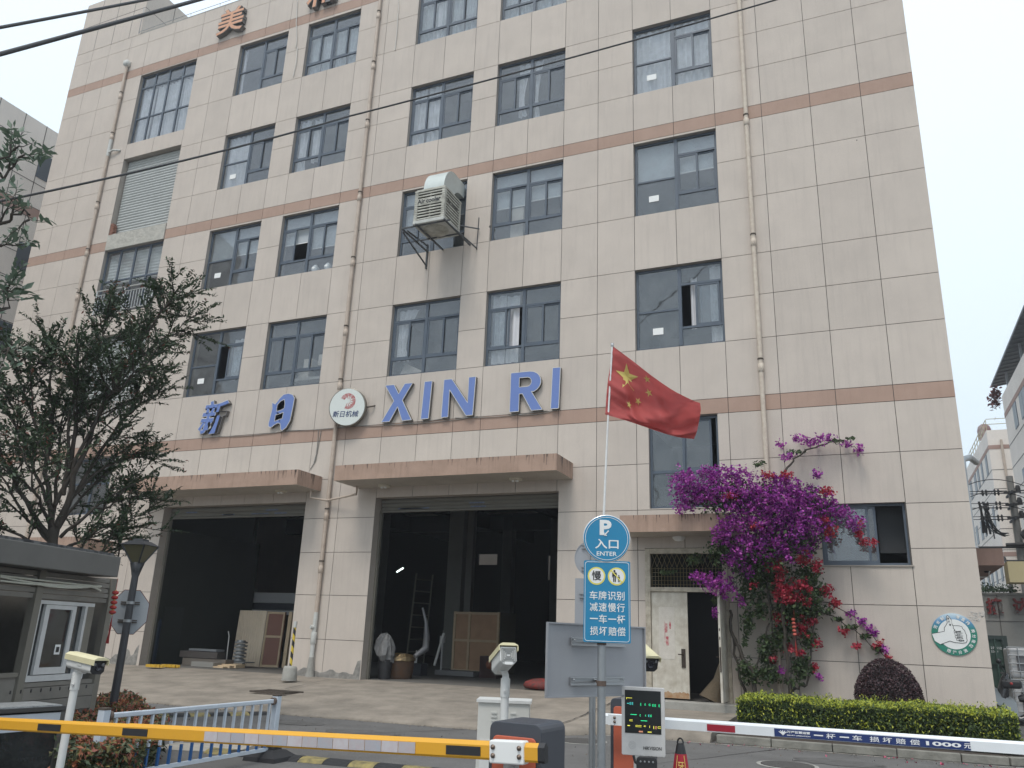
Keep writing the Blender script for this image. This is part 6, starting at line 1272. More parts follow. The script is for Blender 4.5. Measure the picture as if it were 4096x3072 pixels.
# ================================================================== BACKGROUND, LEFT AND RIGHT
M_WALL2 = mat('neighbour_render', (.74, .68, .62), .9, var=.25, vscale=.6, streak=.2); M_BAND2 = mat('neighbour_band', (.36, .24, .20), .9, var=.2)
NB = thing('neighbour_building', (-41, 16, GZ), 'beige building with terracotta band beyond the left end of the factory', 'building')
XN = -35.35
b = MB(); b.box(-52, XN, 2, 45, GZ, 23.24); b.build('wall', M_WALL2, NB)
b = MB(); b.box(XN-.2, XN+.02, 2, 45, 18.32, 18.86); b.build('terracotta_band', M_BAND2, NB)
b = MB()
for z in (21.9, 20.1, 18.31, 18.87, 16.4, 15.1, 13.0, 11.0, 9.0, 7.0): b.box(XN-.1, XN+.012+(.012 if 18 < z < 19 else 0), 2, 45, z-.014, z+.014)
for y in (17.3, 18.55, 19.8, 21.08, 22.19, 23.4): b.box(XN-.1, XN+.013, y-.014, y+.014, GZ, 23.24)
b.build('wall_joint', M_JOINT, NB)
for (z0, z1) in ((20.45, 21.75), (15.6, 16.95), (11.6, 12.95)):
    b = MB(); b.box(XN-.05, XN+.03, 22.20, 23.6, z0, z1); wf = b.build('window', M_FRAME, NB)
    b = MB(); b.box(XN+.031, XN+.036, 22.25, 22.9, z0+.05, z1-.05); b.box(XN+.031, XN+.036, 22.94, 23.55, z0+.05, z1-.05); b.build('pane', mat('blue_grey_pane', (.07, .085, .10), .35, spec=.4), wf)
def block(name, label, x0, x1, y0, y1, ztop, wins, band, rows):
    t = thing(name, ((x0+x1)/2, (y0+y1)/2, GZ), label, 'building'); b = MB(); b.box(x0, x1, y0, y1, GZ, ztop); b.build('wall', M_WALL2, t)
    for z in band:
        b = MB(); b.box(x0-.02, x0+.2, y0-.02, y1, z, z+.3); b.box(x0+.2, x1, y0-.02, y0+.2, z, z+.3); b.build('terracotta_band', M_BAND2, t)
    b = MB()
    for z in rows: b.box(x0-.012, x0+.1, y0-.012, y1, z-.02, z+.02); b.box(x0+.1, x1, y0-.012, y0+.1, z-.02, z+.02)
    for k in range(1, 6): b.box(x0+k*1.9-.02, x0+k*1.9+.02, y0-.013, y0+.1, GZ, ztop)
    b.build('wall_joint', M_JOINT, t)
    for (ya, yb, za, zb) in wins:
        b = MB(); b.box(x0-.03, x0+.1, ya, yb, za, zb); wf = b.build('window', M_FRAME, t)
        b = MB(); m = (ya+yb)/2; b.box(x0-.036, x0-.031, ya+.06, m-.04, za+.06, zb-.06); b.box(x0-.036, x0-.031, m+.04, yb-.06, za+.06, zb-.06); b.build('pane', mat('blue_grey_pane', (.05, .065, .08)), wf)
    return t
w2 = [(ya, yb, 12.97-3.9*k, 14.5-3.9*k) for k in range(4) for ya, yb in ((76.6, 78.0), (74.5, 75.7), (72.1, 73.0), (69.2, 70.2), (80, 81.4))]
T2 = block('far_building', 'farther of two beige blocks on the right, with rooftop tank and pipe', 9.16, 24, 67.6, 96, 16.0, w2, (14.55, 6.75), (13.0, 11.6, 10.2, 8.7, 7.2, 5.4))
w1 = [(ya, yb, 12.93-3.9*k, 14.4-3.9*k) for k in range(4) for ya, yb in ((53.7, 54.9), (50.5, 52.5), (47.0, 49))]
T1 = block('near_right_building', 'nearer beige block at the right edge with dark metal roof shelter', 9.0, 24, 35, 57.98, 15.9, w1, (14.45, 6.6), (12.6, 11.2, 9.8))
b = MB(); P = [Z(3986, 1537, 17.5), Z(4096, 1254, 17.5), Z(4200, 990, 17.5)]
b.add([(8.9, 61, 17.4), (8.7, 35, 17.4), (16, 35, 18.6), (16, 61, 18.6), (8.9, 61, 17.55), (8.7, 35, 17.55), (16, 35, 18.75), (16, 61, 18.75)], [(0, 1, 2, 3), (4, 7, 6, 5), (0, 4, 5, 1), (3, 2, 6, 7), (0, 3, 7, 4)]); 
for y in np.arange(36, 61, .8): b.bar((8.85, y, 17.36), (16, y, 18.56), .06, .06)
b.build('roof_shelter', mat('dark_metal_roof', (.10, .11, .12), .6, .3), T1)
b = MB()
for y in (40, 46, 52, 57.5): b.box(9.3, 9.42, y, y+.12, 15.9, 17.4)
b.build('shelter_post', M_STEEL, T1)
pts = np.array([np.array(H(3980+random.gauss(0, 12), 1585+random.gauss(0, 18) + (30 if random.random() < .2 else 0), 60)) for _ in range(160)])
leaf_cloud('roof_creeper', pts, .3, mat('dry_red_creeper', (.16, .05, .05), .9), None, aspect=.5, kind=None).name; o = bpy.data.objects['roof_creeper']; tag(o, 'sparse reddish creeper hanging off the corner of the near right roof', 'plant')
p = H(3937, 1722, 79); b = MB(); b.lathe(p-UPV*.8, [(.55, 0), (.55, .8), (.45, 1.15), (.2, 1.35), (.001, 1.4)], 16); o = b.build('water_tank', mat('rusty_red_tank', (.15, .07, .06), .5, .3, var=.5, vscale=1.2, dark=(.45, .42, .4)), T2)
b = MB()
for z in (16.5, 16.9): b.tube([(9.25, 68, z), (9.25, 80, z)], .03, 4); b.tube([(9.25, 67.8, z), (14, 67.8, z)], .03, 4)
for y in np.arange(68, 80, 1.5): b.tube([(9.25, y, 16), (9.25, y, 16.9)], .03, 4)
b.build('roof_railing', mat('yellowed_rail', (.35, .32, .2), .6), T2)
b = MB(); b.tube([(10.0, 67.45, 15.2), (10.0, 67.45, 3)], .09, 8); b.build('downpipe', M_PIPE, T2)
# canopy, duct and camera on the side wall of the factory
b = MB(); b.cur = 0; b.box(BX1+.002, 2.68, 19.9, 24.4, 1.80, 2.15); b.build('side_canopy', mat('brown_side_canopy', (.20, .13, .105), .9, var=.4, streak=.5), B)
b = MB(); b.tube([(2.75, 22.6, 4.55), (2.55, 22.0, 4.56), (2.36, 21.7, 4.45), (2.34, 21.65, 4.2), (2.34, 21.65, 2.4), (2.36, 21.6, 2.3)], [.075]*5+[.1], 12); b.build('side_duct', M_STEEL, B)
q = H(3952, 2283, 21.5); t = cctv(Vector((BX1+.01, q.y+.1, q.z-.14)), Vector((q.x+.02, q.y+.1, q.z-.13)), q+Vector((.10, .25, .06)), q+Vector((-.05, -.08, -.01)), .10, .09, .012, 'small white camera with black front under the brown side canopy')
# wall with red characters, plants, container, tote, scooter
b = MB(); b.box(2.4, 12, 30, 30.25, GZ, 1.81); b.box(2.38, 12, 29.95, 30.3, 1.812, 1.87); wl = tag(b.build('boundary_wall', mat('grey_boundary_wall', (.26, .25, .23), .9, var=.3)), 'grey tiled boundary wall with dark red brush characters', 'wall')
b = MB()
for x in (3.7, 4.55, 5.4, 6.2): b.box(x-.01, x+.01, 29.985, 29.999, GZ, 1.81)
b.box(2.4, 12, 29.985, 29.999, 1.0, 1.02); b.build('wall_joint', M_JOINT, wl)
for ch, px, lb in (('捷', 3978, 'dark red brush character on the boundary wall beside the factory corner'), ('达', 4085, 'second dark red brush character on the boundary wall at the frame edge')):
    c = F(px, 2425, 29.97); o = lettering('wall_character', ch, c, RX, UPV, NY, (.46, .5), .05, mat('dark_red_paint', (.16, .02, .02), .7), None, bold=.03, loc=c); tag(o, lb, 'sign letter', 'red characters on the boundary wall')
pts = np.array([[random.uniform(2.9, 4.3), 30.1+random.gauss(0, .15), 1.9+abs(random.gauss(0, .10))] for _ in range(500)]); o = leaf_cloud('wall_plant', pts, .11, mat('grey_green_leaf', (.06, .09, .05), .8), None, kind=None); tag(o, 'low green plants growing along the top of the boundary wall', 'plant')
t = thing('green_container', (2.75, 27.5, GZ), 'dark green shipping container beyond the factory corner', 'container')
M_GC = mat('container_green', (.045, .085, .065), .6, var=.4, vscale=2)
b = MB(); b.box(2.25, 3.26, 26, 30-.1, GZ, .47); b.build('container_body', M_GC, t)
b = MB(); b.box(3.17, 3.3, 25.93, 26.0, GZ, .5); b.box(2.25, 3.17, 25.94, 26.0, .40, .5); b.box(2.25, 3.17, 25.95, 25.999, -.28, -.22); b.box(2.25, 3.17, 25.95, 25.999, -.85, -.8); b.build('door_frame', mat('container_edge', (.025, .04, .035), .6), t)
b = MB(); b.tube([(3.0, 25.93, GZ), (3.0, 25.93, .4)], .02, 6); b.build('lock_rod', M_GC, t)
lettering('container_number', '277112', F(3985, 2592, 25.94), RX, UPV, NY, (.25, .06), .004, M_WHITE, t); lettering('container_number', '22G1', F(3978, 2606, 25.94), RX, UPV, NY, (.16, .05), .004, M_WHITE, t)
for k, (z0, z1, lb) in enumerate(((-.55, .2, 'upper white plastic tote in a wire cage behind the scooter'), (-1.5, -.6, 'lower white plastic tote in a wire cage behind the scooter'))):
    t = thing('caged_tote', (3.75, 24.5, z0), lb, 'tote', 'white plastic totes'); b = MB(); b.box(3.05, 4.1, 24.05, 25, z0+.04, z1-.02); b.build('plastic_tank', mat('translucent_white', (.48, .48, .48), .5, var=.3, vscale=3), t, bevel=.05)
    b = MB(); b.box(3.2, 3.9, 24.03, 24.05, z0+.2, z1-.2); b.build('grey_label', mat('grey_label', (.14, .14, .15), .7), t)
    b = MB()
    for x in np.linspace(3.02, 4.13, 6): b.tube([(x, 24, z0), (x, 24, z1)], .012, 5)
    for z in np.linspace(z0, z1, 5): b.tube([(3.02, 24, z), (4.13, 24, z)], .012, 5)
    b.build('wire_cage', M_STEEL, t)
b = MB(); b.box(3.98, 7.0, 29, 29.8, 2.12, 2.74); o = tag(b.build('cream_awning', mat('cream_awning', (.45, .38, .22), .8)), 'cream coloured box awning above the boundary wall at the right edge', 'awning')
t = thing('scooter', (2.9, 20.9, GZ+.1), 'black motor scooter half hidden by the factory corner', 'scooter'); M_SC = mat('scooter_black', (.02, .02, .022), .25, coat=.5)
for x in (2.25, 3.45): b = MB(); b.lathe((x, 20.86, GZ+.35), [(.15, 0), (.25, .0), (.26, .04), (.25, .09), (.15, .09)], 20, Vector((0, 1, 0))); b.build('wheel', M_RUB, t)
b = MB(); b.tube([(2.25, 20.9, -1.2), (2.4, 20.9, -.95), (2.5, 20.9, -.55), (2.55, 20.9, -.36)], [.09, .13, .10, .05], 10); b.tube([(2.35, 20.9, -1.2), (2.7, 20.9, -1.28), (3.0, 20.9, -1.2), (3.5, 20.9, -.95), (3.7, 20.9, -.85)], [.08, .09, .16, .17, .07], 12); b.build('scooter_body', M_SC, t)
b = MB(); b.tube([(2.72, 20.9, -.86), (3.0, 20.9, -.82), (3.4, 20.9, -.80), (3.66, 20.9, -.74)], [.06, .13, .13, .08], 12); b.build('saddle', mat('black_vinyl', (.03, .03, .032), .45), t)
b = MB(); b.tube([(2.5, 20.6, -.36), (2.55, 20.9, -.38), (2.5, 21.2, -.36)], .022, 6); b.tube([(2.5, 20.65, -.36), (2.42, 20.62, -.16)], .008, 5); b.lathe((2.41, 20.6, -.12), [(.055, 0), (.05, .02), (.001, .025)], 12, NY); b.build('handlebar', M_BLACK, t)
b = MB(); b.box(2.42, 2.80, 20.72, 21.05, -.66, -.48); b.build('front_basket', M_BLACK, t, bevel=.05); b = MB(); b.lathe((2.60, 20.70, -.56), [(.03, 0), (.02, .012), (.001, .012)], 10, NY); b.build('reflector', mat('red_reflector', (.3, .02, .02), .3), t)
b = MB(); V = []
for i in range(9):
    for j in range(5): V.append((2.1+i*.07, 20.7+j*.1, -.52-.34*abs((j-2)/2)**2-(i/8)*.35+.03*noise.noise((i, j, 0))))
b.add(V, [(i*5+j, i*5+j+1, (i+1)*5+j+1, (i+1)*5+j) for i in range(8) for j in range(4)], True); b.build('wind_shield_cover', mat('grey_rain_cover', (.16, .18, .19), .3), t)
# electricity pole
ptop = H(4037, 1905, 44.5); t = thing('electricity_pole', (ptop.x, ptop.y, GZ), 'concrete electricity pole with stacked crossarms and tangled black cables', 'electricity pole')
M_ECON = mat('weathered_pole_concrete', (.22, .22, .21), .9, var=.3); M_EBLK = mat('electric_black', (.02, .02, .022), .6)
b = MB(); b.tube([(ptop.x, ptop.y, GZ), (ptop.x, ptop.y, ptop.z)], [.21, .14], 14); b.build('pole', M_ECON, t)
def EP(px, py): return H(px, py, 44.4)
lev = [(1968, 1978), (2017, 2035), (2070, 2081)]
for k, (ya, yb) in enumerate(lev):
    zc_ = EP(4030, ya).z; b = MB(); b.bar((ptop.x-.35, ptop.y-.15, zc_-.05), (ptop.x+.35, ptop.y-.15, zc_+.0), .1, .1); b.bar((ptop.x-.1, ptop.y-.9, zc_-.1), (ptop.x-.1, ptop.y+.9, zc_-.1), .09, .09); b.lathe((ptop.x+.25, ptop.y-.1, zc_), [(.1, 0), (.12, .15), (.07, .3)], 8); b.build('crossarm', M_EBLK, t)
    for (yy, side) in ((ya, -1), (yb, -1), (ya, 1), (yb, 1)):
        zz_ = EP(4000, yy).z; x1_ = ptop.x+side*.35; x2_ = ptop.x+side*1.5
        b = MB()
        for q in (.45, .6, .95, 1.1) if side < 0 else (.5, .65, .85, 1.0):
            b.lathe((x1_+side*(q-.2), ptop.y-.4, zz_+side*.02*q), [(.03, -.05), (.10, -.02), (.10, .02), (.03, .05)], 8, RX)
        b.tube([(x1_-side*.1, ptop.y-.4, zz_-.02), (x2_, ptop.y-.4, zz_)], .025, 5); b.build('insulator_string', M_EBLK, t)
        b = MB(); 
        if side < 0: b.tube([(x2_, ptop.y-.4, zz_), (x2_-1.2, ptop.y-.8, zz_-.05), (x2_-3.4, ptop.y-1.0, zz_-.12)], .018, 5)
        else: b.tube([(x2_, ptop.y-.4, zz_), (x2_+3, ptop.y-.4, zz_+.1)], .018, 5)
        b.build('line_wire', M_EBLK, t)
for k in range(3):
    z_ = EP(4000, lev[k][0]).z; b = MB(); n = 18; x0_, x1_ = ptop.x-2.6, ptop.x+1.3
    b.tube([(x0_+(x1_-x0_)*i/n, ptop.y-.6, z_-.2+.85*math.sin(math.pi*i/n)**.8 - i/n*.3) for i in range(n+1)], .02, 5); b.build('jumper_loop', M_EBLK, t)
b = MB(); zt_ = EP(4046, 2130).z; b.lathe((ptop.x+.15, ptop.y-.4, zt_-.3), [(.25, 0), (.32, .2), (.3, .5), (.1, .7)], 10, (RX+UPV*.6).normalized()); b.tube([(ptop.x-.6, ptop.y-.4, zt_-.6), (ptop.x+1.2, ptop.y-.4, zt_-.55)], .08, 6); b.build('cable_bundle', M_EBLK, t)
b = MB()
for i in range(11):
    a_ = EP(3918+random.random()*26, 2015+random.random()*70); e_ = EP(4018+random.random()*20, 2130+random.random()*16); m_ = EP(3965+random.random()*30, 2130+random.random()*26); b.tube([a_*(1-s_)**2+m_*(2*s_*(1-s_))+e_*s_*s_ for s_ in np.linspace(0, 1, 12)], .022, 4)
for i in range(7): a_ = EP(3915+i*5, 2005+random.random()*20); b.tube([a_, a_+Vector((random.uniform(-.1, .2), 0, -.5)), a_+Vector((random.uniform(-.1, .3), 0, -1.2-random.random()*.5))], .028 if i % 3 else .05, 5)
b.build('tangled_cables', M_EBLK, t)
for py in (2190, 2245, 2285): z_ = EP(4070, py).z; b = MB(); b.bar((ptop.x-(2.2 if py == 2190 else .7), ptop.y-.2, z_), (ptop.x+1.2, ptop.y-.2, z_), .09, .09); b.build('lower_crossarm', M_EBLK, t)
b = MB(); b.tube([H(4017, 2230, 43), H(4036, 2280, 42), H(4050, 2400, 40), H(4056, 2560, 40)], .06, 6); b.build('hanging_cable', M_EBLK, t)

# ================================================================== PLANTING BED ON THE RIGHT
M_KERB = mat('dirty_kerb_stone', (.24, .23, .20), .95, var=.7, vscale=4, dark=(.09, .09, .075), bump=.5, bscale=20); M_SOIL = mat('dark_soil', (.06, .045, .035), 1, var=.4, bump=.6)
kt = thing('planter_kerb', (0, 15.3, GZ), 'low kerb of worn concrete stones edging the hedge bed by the road', 'kerb')
def kerb(pts, par, h=.13, w_=.12):
    for a, c_ in zip(pts[:-1], pts[1:]):
        a, c_ = Vector(a), Vector(c_); d = (c_-a).normalized(); q = Vector((-d.y, d.x, 0)); b = MB(); m_ = (a+c_)/2; b.obox((m_.x, m_.y, GZ+h/2), d, q, (c_-a).length-.012, w_, h+random.uniform(-.01, .01)); b.build('kerb_stone', M_KERB, par, bevel=.012)
kerb([(-2.6, 15.22, 0), (-1.7, 15.2, 0), (-.75, 15.22, 0), (.2, 15.25, 0), (1.1, 15.28, 0), (1.75, 15.35, 0), (2.3, 15.6, 0), (2.5, 16.2, 0), (2.5, 17.1, 0), (2.45, 18.0, 0)], kt)
b = MB(); b.add([(-2.6, 15.28, GZ+.10), (1.7, 15.4, GZ+.10), (2.42, 16.2, GZ+.10), (2.4, 18.0, GZ+.12), (2.08, 18.98, GZ+.16), (-2.66, 18.98, GZ+.2)], [(0, 1, 2, 3, 4, 5)]); b.build('planting_soil', M_SOIL, kind='structure')
LEAF_D = [mat('hedge_dark', (.045, .075, .025), .7, trans=.15), mat('hedge_mid', (.075, .115, .03), .7, trans=.2)]; LEAF_L = [mat('sunlit_hedge_tip', (.50, .52, .07), .65, trans=.35), mat('sunlit_hedge_tip_2', (.36, .42, .06), .65, trans=.35), mat('hedge_mid', (.075, .115, .03))]  # young tips are yellower; sunlit brightness is put into their colour too
hg = thing('clipped_hedge', (-.15, 16.5, GZ+.1), 'long clipped green hedge with bright yellow green top below the badge', 'hedge')
def hedge_pts(n, x0, x1, y0, y1, z0, z1, top=False):
    out = []
    for _ in range(n):
        f = random.random()
        if top or f < .28: x, y, z = random.uniform(x0, x1), random.uniform(y0, y1), z1-abs(random.gauss(0, .03))
        elif f < .80: x, y, z = random.uniform(x0, x1), y0+abs(random.gauss(0, .05)), random.uniform(z0, z1)
        elif f < .9: x, y, z = x0+abs(random.gauss(0, .04)), random.uniform(y0, y1), random.uniform(z0, z1)
        else: x, y, z = x1-abs(random.gauss(0, .04)), random.uniform(y0, y1), random.uniform(z0, z1)
        bul = .05*noise.noise((x*2.2, y*2.2, z*2)) ; out.append((x+bul*.5, y-bul+.06*noise.noise((x*1.1, 3, z)), z+.05*noise.noise((x*1.9, y*1.5, 7)) + .05*noise.noise((x*4, y*4, 1)) + (.02*math.sin(x*3))))
    return out
zt1 = -.93
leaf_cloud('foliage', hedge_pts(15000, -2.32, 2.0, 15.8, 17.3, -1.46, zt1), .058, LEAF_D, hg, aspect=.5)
leaf_cloud('sunlit_new_growth', hedge_pts(11500, -2.34, 2.02, 15.78, 17.32, -1.0, zt1+.05, True) + hedge_pts(2600, -2.34, 2.02, 15.77, 17.3, -1.25, zt1+.03), .055, LEAF_L, hg, aspect=.5, up=2.2)
sh_ = []
for _ in range(150):
    x, y = random.uniform(-2.3, 2.0), random.uniform(15.8, 17.2); hh = random.uniform(.03, .14)
    for k in range(9): sh_.append((x+random.gauss(0, .02), y+random.gauss(0, .02), zt1+.03+hh*k/8))
leaf_cloud('stray_shoots', sh_, .05, LEAF_L, hg, aspect=.4, up=1)
b = MB(); b.box(-2.22, 1.92, 15.92, 17.2, -1.42, -1.02); b.build('dark_core', mat('hedge_core', (.02, .025, .012), 1), hg)  # solid dark box added inside so the leaf mass reads opaque
bs_ = thing('purple_bush', (.19, 17.75, GZ+.1), 'round clipped dark purple bush standing behind the hedge', 'bush')
pts = []
for _ in range(9000):
    d = Vector(rng.normal(size=3)); d.normalize(); d.z = abs(d.z)*1.0 if random.random() < .75 else d.z*.5; r = 1-abs(random.gauss(0, .05)); pts.append((.19+.605*d.x*r*(1+.04*noise.noise(d*3)), 17.75+.55*d.y*r, -.90+.76*d.z*r*(1+.04*noise.noise(d*2.5))))
leaf_cloud('foliage', pts, .045, [mat('plum_leaf', (.045, .024, .028), .6, trans=.1), mat('plum_leaf_2', (.075, .035, .04), .6, trans=.1)], bs_, aspect=.5)
b = MB(); b.lathe((.19, 17.75, -1.45), [(.35, 0), (.5, .3), (.53, .6), (.42, .95), (.2, 1.16), (.001, 1.2)], 20); b.build('dark_core', mat('plum_core', (.012, .008, .009), 1), bs_); b = MB(); b.tube([(.19, 17.75, GZ), (.19, 17.75, -1.3)], .06, 8); b.build('trunk', mat('bark', (.055, .045, .036), .95, var=.4, vscale=10), bs_)  # solid dark core added inside the bush to close gaps between leaves

# ================================================================== BOUGAINVILLEA
bg_ = thing('bougainvillea', F(3100, 2760, 18.6)*1.0, 'climbing bougainvillea covered in purple and red blossom beside the steel door', 'climbing plant')
M_BARK = mat('bark', (.055, .045, .036), .95); PUR = [mat('purple_bract', (.30, .03, .29), .6, trans=.3), mat('magenta_bract', (.42, .07, .37), .6, trans=.3), mat('violet_bract', (.20, .012, .24), .6, trans=.25)]
REDB = [mat('red_bract', (.38, .02, .055), .6, trans=.3), mat('coral_bract', (.48, .05, .07), .6, trans=.3)]; GRN = [mat('vine_leaf', (.035, .06, .022), .65, trans=.2), mat('vine_leaf_2', (.06, .095, .03), .65, trans=.2)]
PC = [(2739,1916,55,50,17.9),(2789,1967,80,60,17.9),(2717,1960,32,55,17.9),(2739,2022,50,30,17.9),(2847,1895,85,38,18.0),(2949,1902,90,38,18.1),(2876,1967,100,60,17.9),(2992,1981,110,70,17.9),(3115,1935,75,50,18.1),(3093,2017,110,80,17.9),(3195,1981,85,65,18.1),(3281,2015,85,50,18.2),(3006,2068,120,70,17.9),(3151,2090,120,75,18.0),(3260,2104,75,70,18.2),(3354,2054,55,28,18.4),(3412,2090,42,30,18.5),(2905,2097,45,35,17.9),(2890,2148,40,45,18.0),(3006,2162,105,65,18.0),(3115,2191,95,60,18.1),(2949,2227,65,45,18.1),(3223,2177,60,55,18.3),(2862,2329,55,38,18.1),(2790,2307,45,18,18.1),(2905,2357,50,35,18.2),(2992,2275,55,30,18.3),(2864,2452,10,28,18.2),(3195,1757,28,12,18.7),(3252,1768,48,15,18.7),(3303,1750,42,14,18.7),(3129,1779,25,8,18.7),(3390,1779,26,12,18.7),(3433,1795,24,17,18.7),(3151,1829,36,11,18.6),(3267,1895,22,16,18.5),(3399,2453,18,12,18.8),(3450,2486,16,16,18.8),(3479,2515,14,12,18.8),(3500,2535,10,10,18.8),(3540,2601,12,12,18.8),(3276,2706,9,9,18.7),(3124,2681,10,7,18.6),(2965,2400,12,30,18.4)]
RC = [(3071,1902,32,14,18.0),(3151,1902,28,15,18.0),(2934,1981,38,8,17.8),(3310,1967,32,16,18.2),(3317,2119,24,28,18.2),(3440,2133,11,42,18.5),(3470,2170,36,11,18.5),(3108,2263,38,45,18.2),(3209,2234,30,28,18.2),(3267,2270,20,32,18.3),(3129,2350,46,36,18.3),(3209,2343,42,28,18.3),(3303,2365,25,20,18.6),(3139,2375,44,34,18.3),(3167,2395,30,22,18.3),(3207,2399,28,16,18.4),(3240,2402,14,14,18.4),(3211,2507,24,40,18.5),(3301,2363,26,20,18.6),(3334,2413,34,14,18.7),(3374,2525,18,11,18.7),(3153,2590,20,15,18.6),(3269,2576,22,14,18.6),(3424,2583,20,8,18.8),(3511,2576,15,14,18.8),(3551,2630,10,12,18.8),(3262,2670,11,12,18.7),(3008,2336,12,8,18.2),(3020,2105,26,10,17.8),(3120,2470,30,26,18.5),(3250,2480,26,24,18.6),(3090,2640,16,14,18.6),(3200,2610,18,12,18.6),(3300,2080,14,10,18.1)]
GC = [(3225,2308,62,62,18.45),(3243,2381,58,68,18.5),(3189,2424,58,56,18.5),(3247,2446,45,38,18.55),(3309,2446,34,13,18.7),(3352,2478,34,10,18.75),(3406,2507,38,9,18.75),(3464,2543,30,11,18.8),(3511,2598,22,16,18.8),(3153,2518,22,14,18.6),(3063,2551,28,7,18.6),(3073,2645,34,9,18.65),(3207,2634,38,7,18.65),(3052,2681,14,10,18.6),(3023,2699,26,34,18.6),(3160,2724,22,16,18.6),(3167,2742,16,14,18.6),(3207,2735,20,6,18.6),(3243,2677,18,18,18.65),(2980,2562,14,26,18.6),(3037,2460,14,9,18.6),(2778,2235,36,24,18.5),(2665,2289,40,9,18.7),(3346,1764,34,7,18.7),(3404,1753,24,6,18.7),(3187,1808,42,9,18.7),(3035,1858,26,16,18.5),(3000,2330,60,90,18.4),(3020,2240,110,60,18.2),(3120,2150,160,90,18.2),(2950,2000,180,70,18.1),(3200,2030,130,80,18.3),(2900,2200,70,70,18.2),(3040,2430,30,50,18.6),(2860,2400,12,20,18.3),(3090,2300,70,80,18.5),(2990,2490,26,60,18.6),(3060,2600,34,60,18.65),(3150,2450,70,80,18.55),(3230,2550,36,60,18.65),(3120,2560,46,60,18.6),(3080,2700,60,40,18.6),(3200,2680,40,50,18.65),(2980,2680,30,60,18.6)]
def cl_pts(cl, dens, dj):
    out = []
    for (cx, cy_, rx, ry, Y) in cl:
        n = int(rx*ry*dens)+6
        for _ in range(n):
            u_, v_ = random.gauss(0, .48), random.gauss(0, .48)
            if u_*u_+v_*v_ > 1.5: continue
            out.append(tuple(F(cx+u_*rx, cy_+v_*ry, min(FY-.03, Y+random.gauss(0, dj)))))
    return out
def clumped(pts, k, s_):    # blossoms grow in small clusters
    out = []
    for p_ in pts:
        for _ in range(k): out.append((p_[0]+random.gauss(0, s_), min(FY-.02, p_[1]+random.gauss(0, s_)), p_[2]+random.gauss(0, s_)))
    return out
leaf_cloud('foliage', cl_pts(GC, .14, .13), .085, GRN, bg_, aspect=.6)
leaf_cloud('purple_blossom', clumped(cl_pts(PC, .024, .16), 8, .032), .055, PUR, bg_, aspect=.85, up=.5)
leaf_cloud('red_blossom', clumped(cl_pts(RC, .028, .08), 8, .03), .055, REDB, bg_, aspect=.85, up=.5)
b = MB()
def stem(b, pts, r0, r1, Y0, Y1, jit=.03):
    P = []; n = len(pts)
    for i, (x, y) in enumerate(pts): P.append(F(x, y, Y0+(Y1-Y0)*i/(n-1)))
    Q = []
    for i in range(n-1):
        for k in range(5): t = k/5; p_ = P[i].lerp(P[i+1], t); Q.append(p_+Vector((random.uniform(-jit, jit), 0, random.uniform(-jit, jit))*1))
    Q.append(P[-1]); b.tube(Q, [r0+(r1-r0)*i/(len(Q)-1) for i in range(len(Q))], 7)
for pts, r0, r1, Y0, Y1 in (([(3030, 2860), (3010, 2690), (2950, 2590), (2925, 2520), (2920, 2440)], .05, .03, 18.5, 18.7), ([(3012, 2700), (3063, 2551), (3090, 2440), (3060, 2300), (3040, 2200)], .02, .015, 18.6, 18.5), ([(3000, 2860), (2940, 2620), (2925, 2500)], .035, .02, 18.6, 18.75), ([(3165, 2860), (3150, 2700), (3135, 2500), (3120, 2300), (3100, 2100), (3060, 1980)], .045, .025, 18.5, 18.2), ([(3170, 2760), (3230, 2735), (3250, 2570), (3265, 2450), (3220, 2250)], .025, .015, 18.6, 18.5), ([(3100, 2050), (3130, 1900), (3180, 1830), (3260, 1785), (3330, 1768), (3420, 1752)], .03, .008, 18.2, 18.75), ([(3330, 1770), (3390, 1780), (3435, 1795)], .01, .005, 18.7, 18.75), ([(3240, 2430), (3330, 2470), (3420, 2520), (3500, 2590), (3560, 2640)], .015, .006, 18.6, 18.85), ([(3240, 2400), (3340, 2420), (3440, 2480), (3540, 2600), (3560, 2650)], .012, .005, 18.6, 18.85), ([(3250, 2590), (3215, 2590), (3200, 2560)], .012, .01, 18.6, 18.6), ([(3065, 2300), (3080, 2440), (3100, 2560)], .03, .02, 18.4, 18.6), ([(3160, 2590), (3165, 2700), (3172, 2800)], .008, .012, 18.6, 18.55)): stem(b, pts, r0, r1, Y0, Y1)
b.build('woody_stem', M_BARK, bg_)
t = thing('lantern_string', F(3186, 2620, 18.3), 'tiny faded red lantern string hanging among the red blossom', 'lanterns'); b = MB(); b.tube([F(3175, 2440, 18.3), F(3178, 2500, 18.3), F(3182, 2560, 18.3)], .004, 4); b.build('cord', M_RED, t)
for k in range(5): c = F(3173+k*1.5, 2478+k*15, 18.3); b = MB(); b.lathe(c-UPV*.03, [(.01, 0), (.035, .012), (.042, .03), (.035, .048), (.01, .06)], 10); b.build('lantern', mat('faded_lantern', (.5, .10, .07), .6), t)
b = MB()
for i in range(8): b.tube([F(3182, 2560, 18.3), F(3184+random.uniform(-3, 3), 2595, 18.3), F(3188+random.uniform(-5, 5), 2625, 18.3)], .004, 3)
b.build('tassel', M_RED, t)

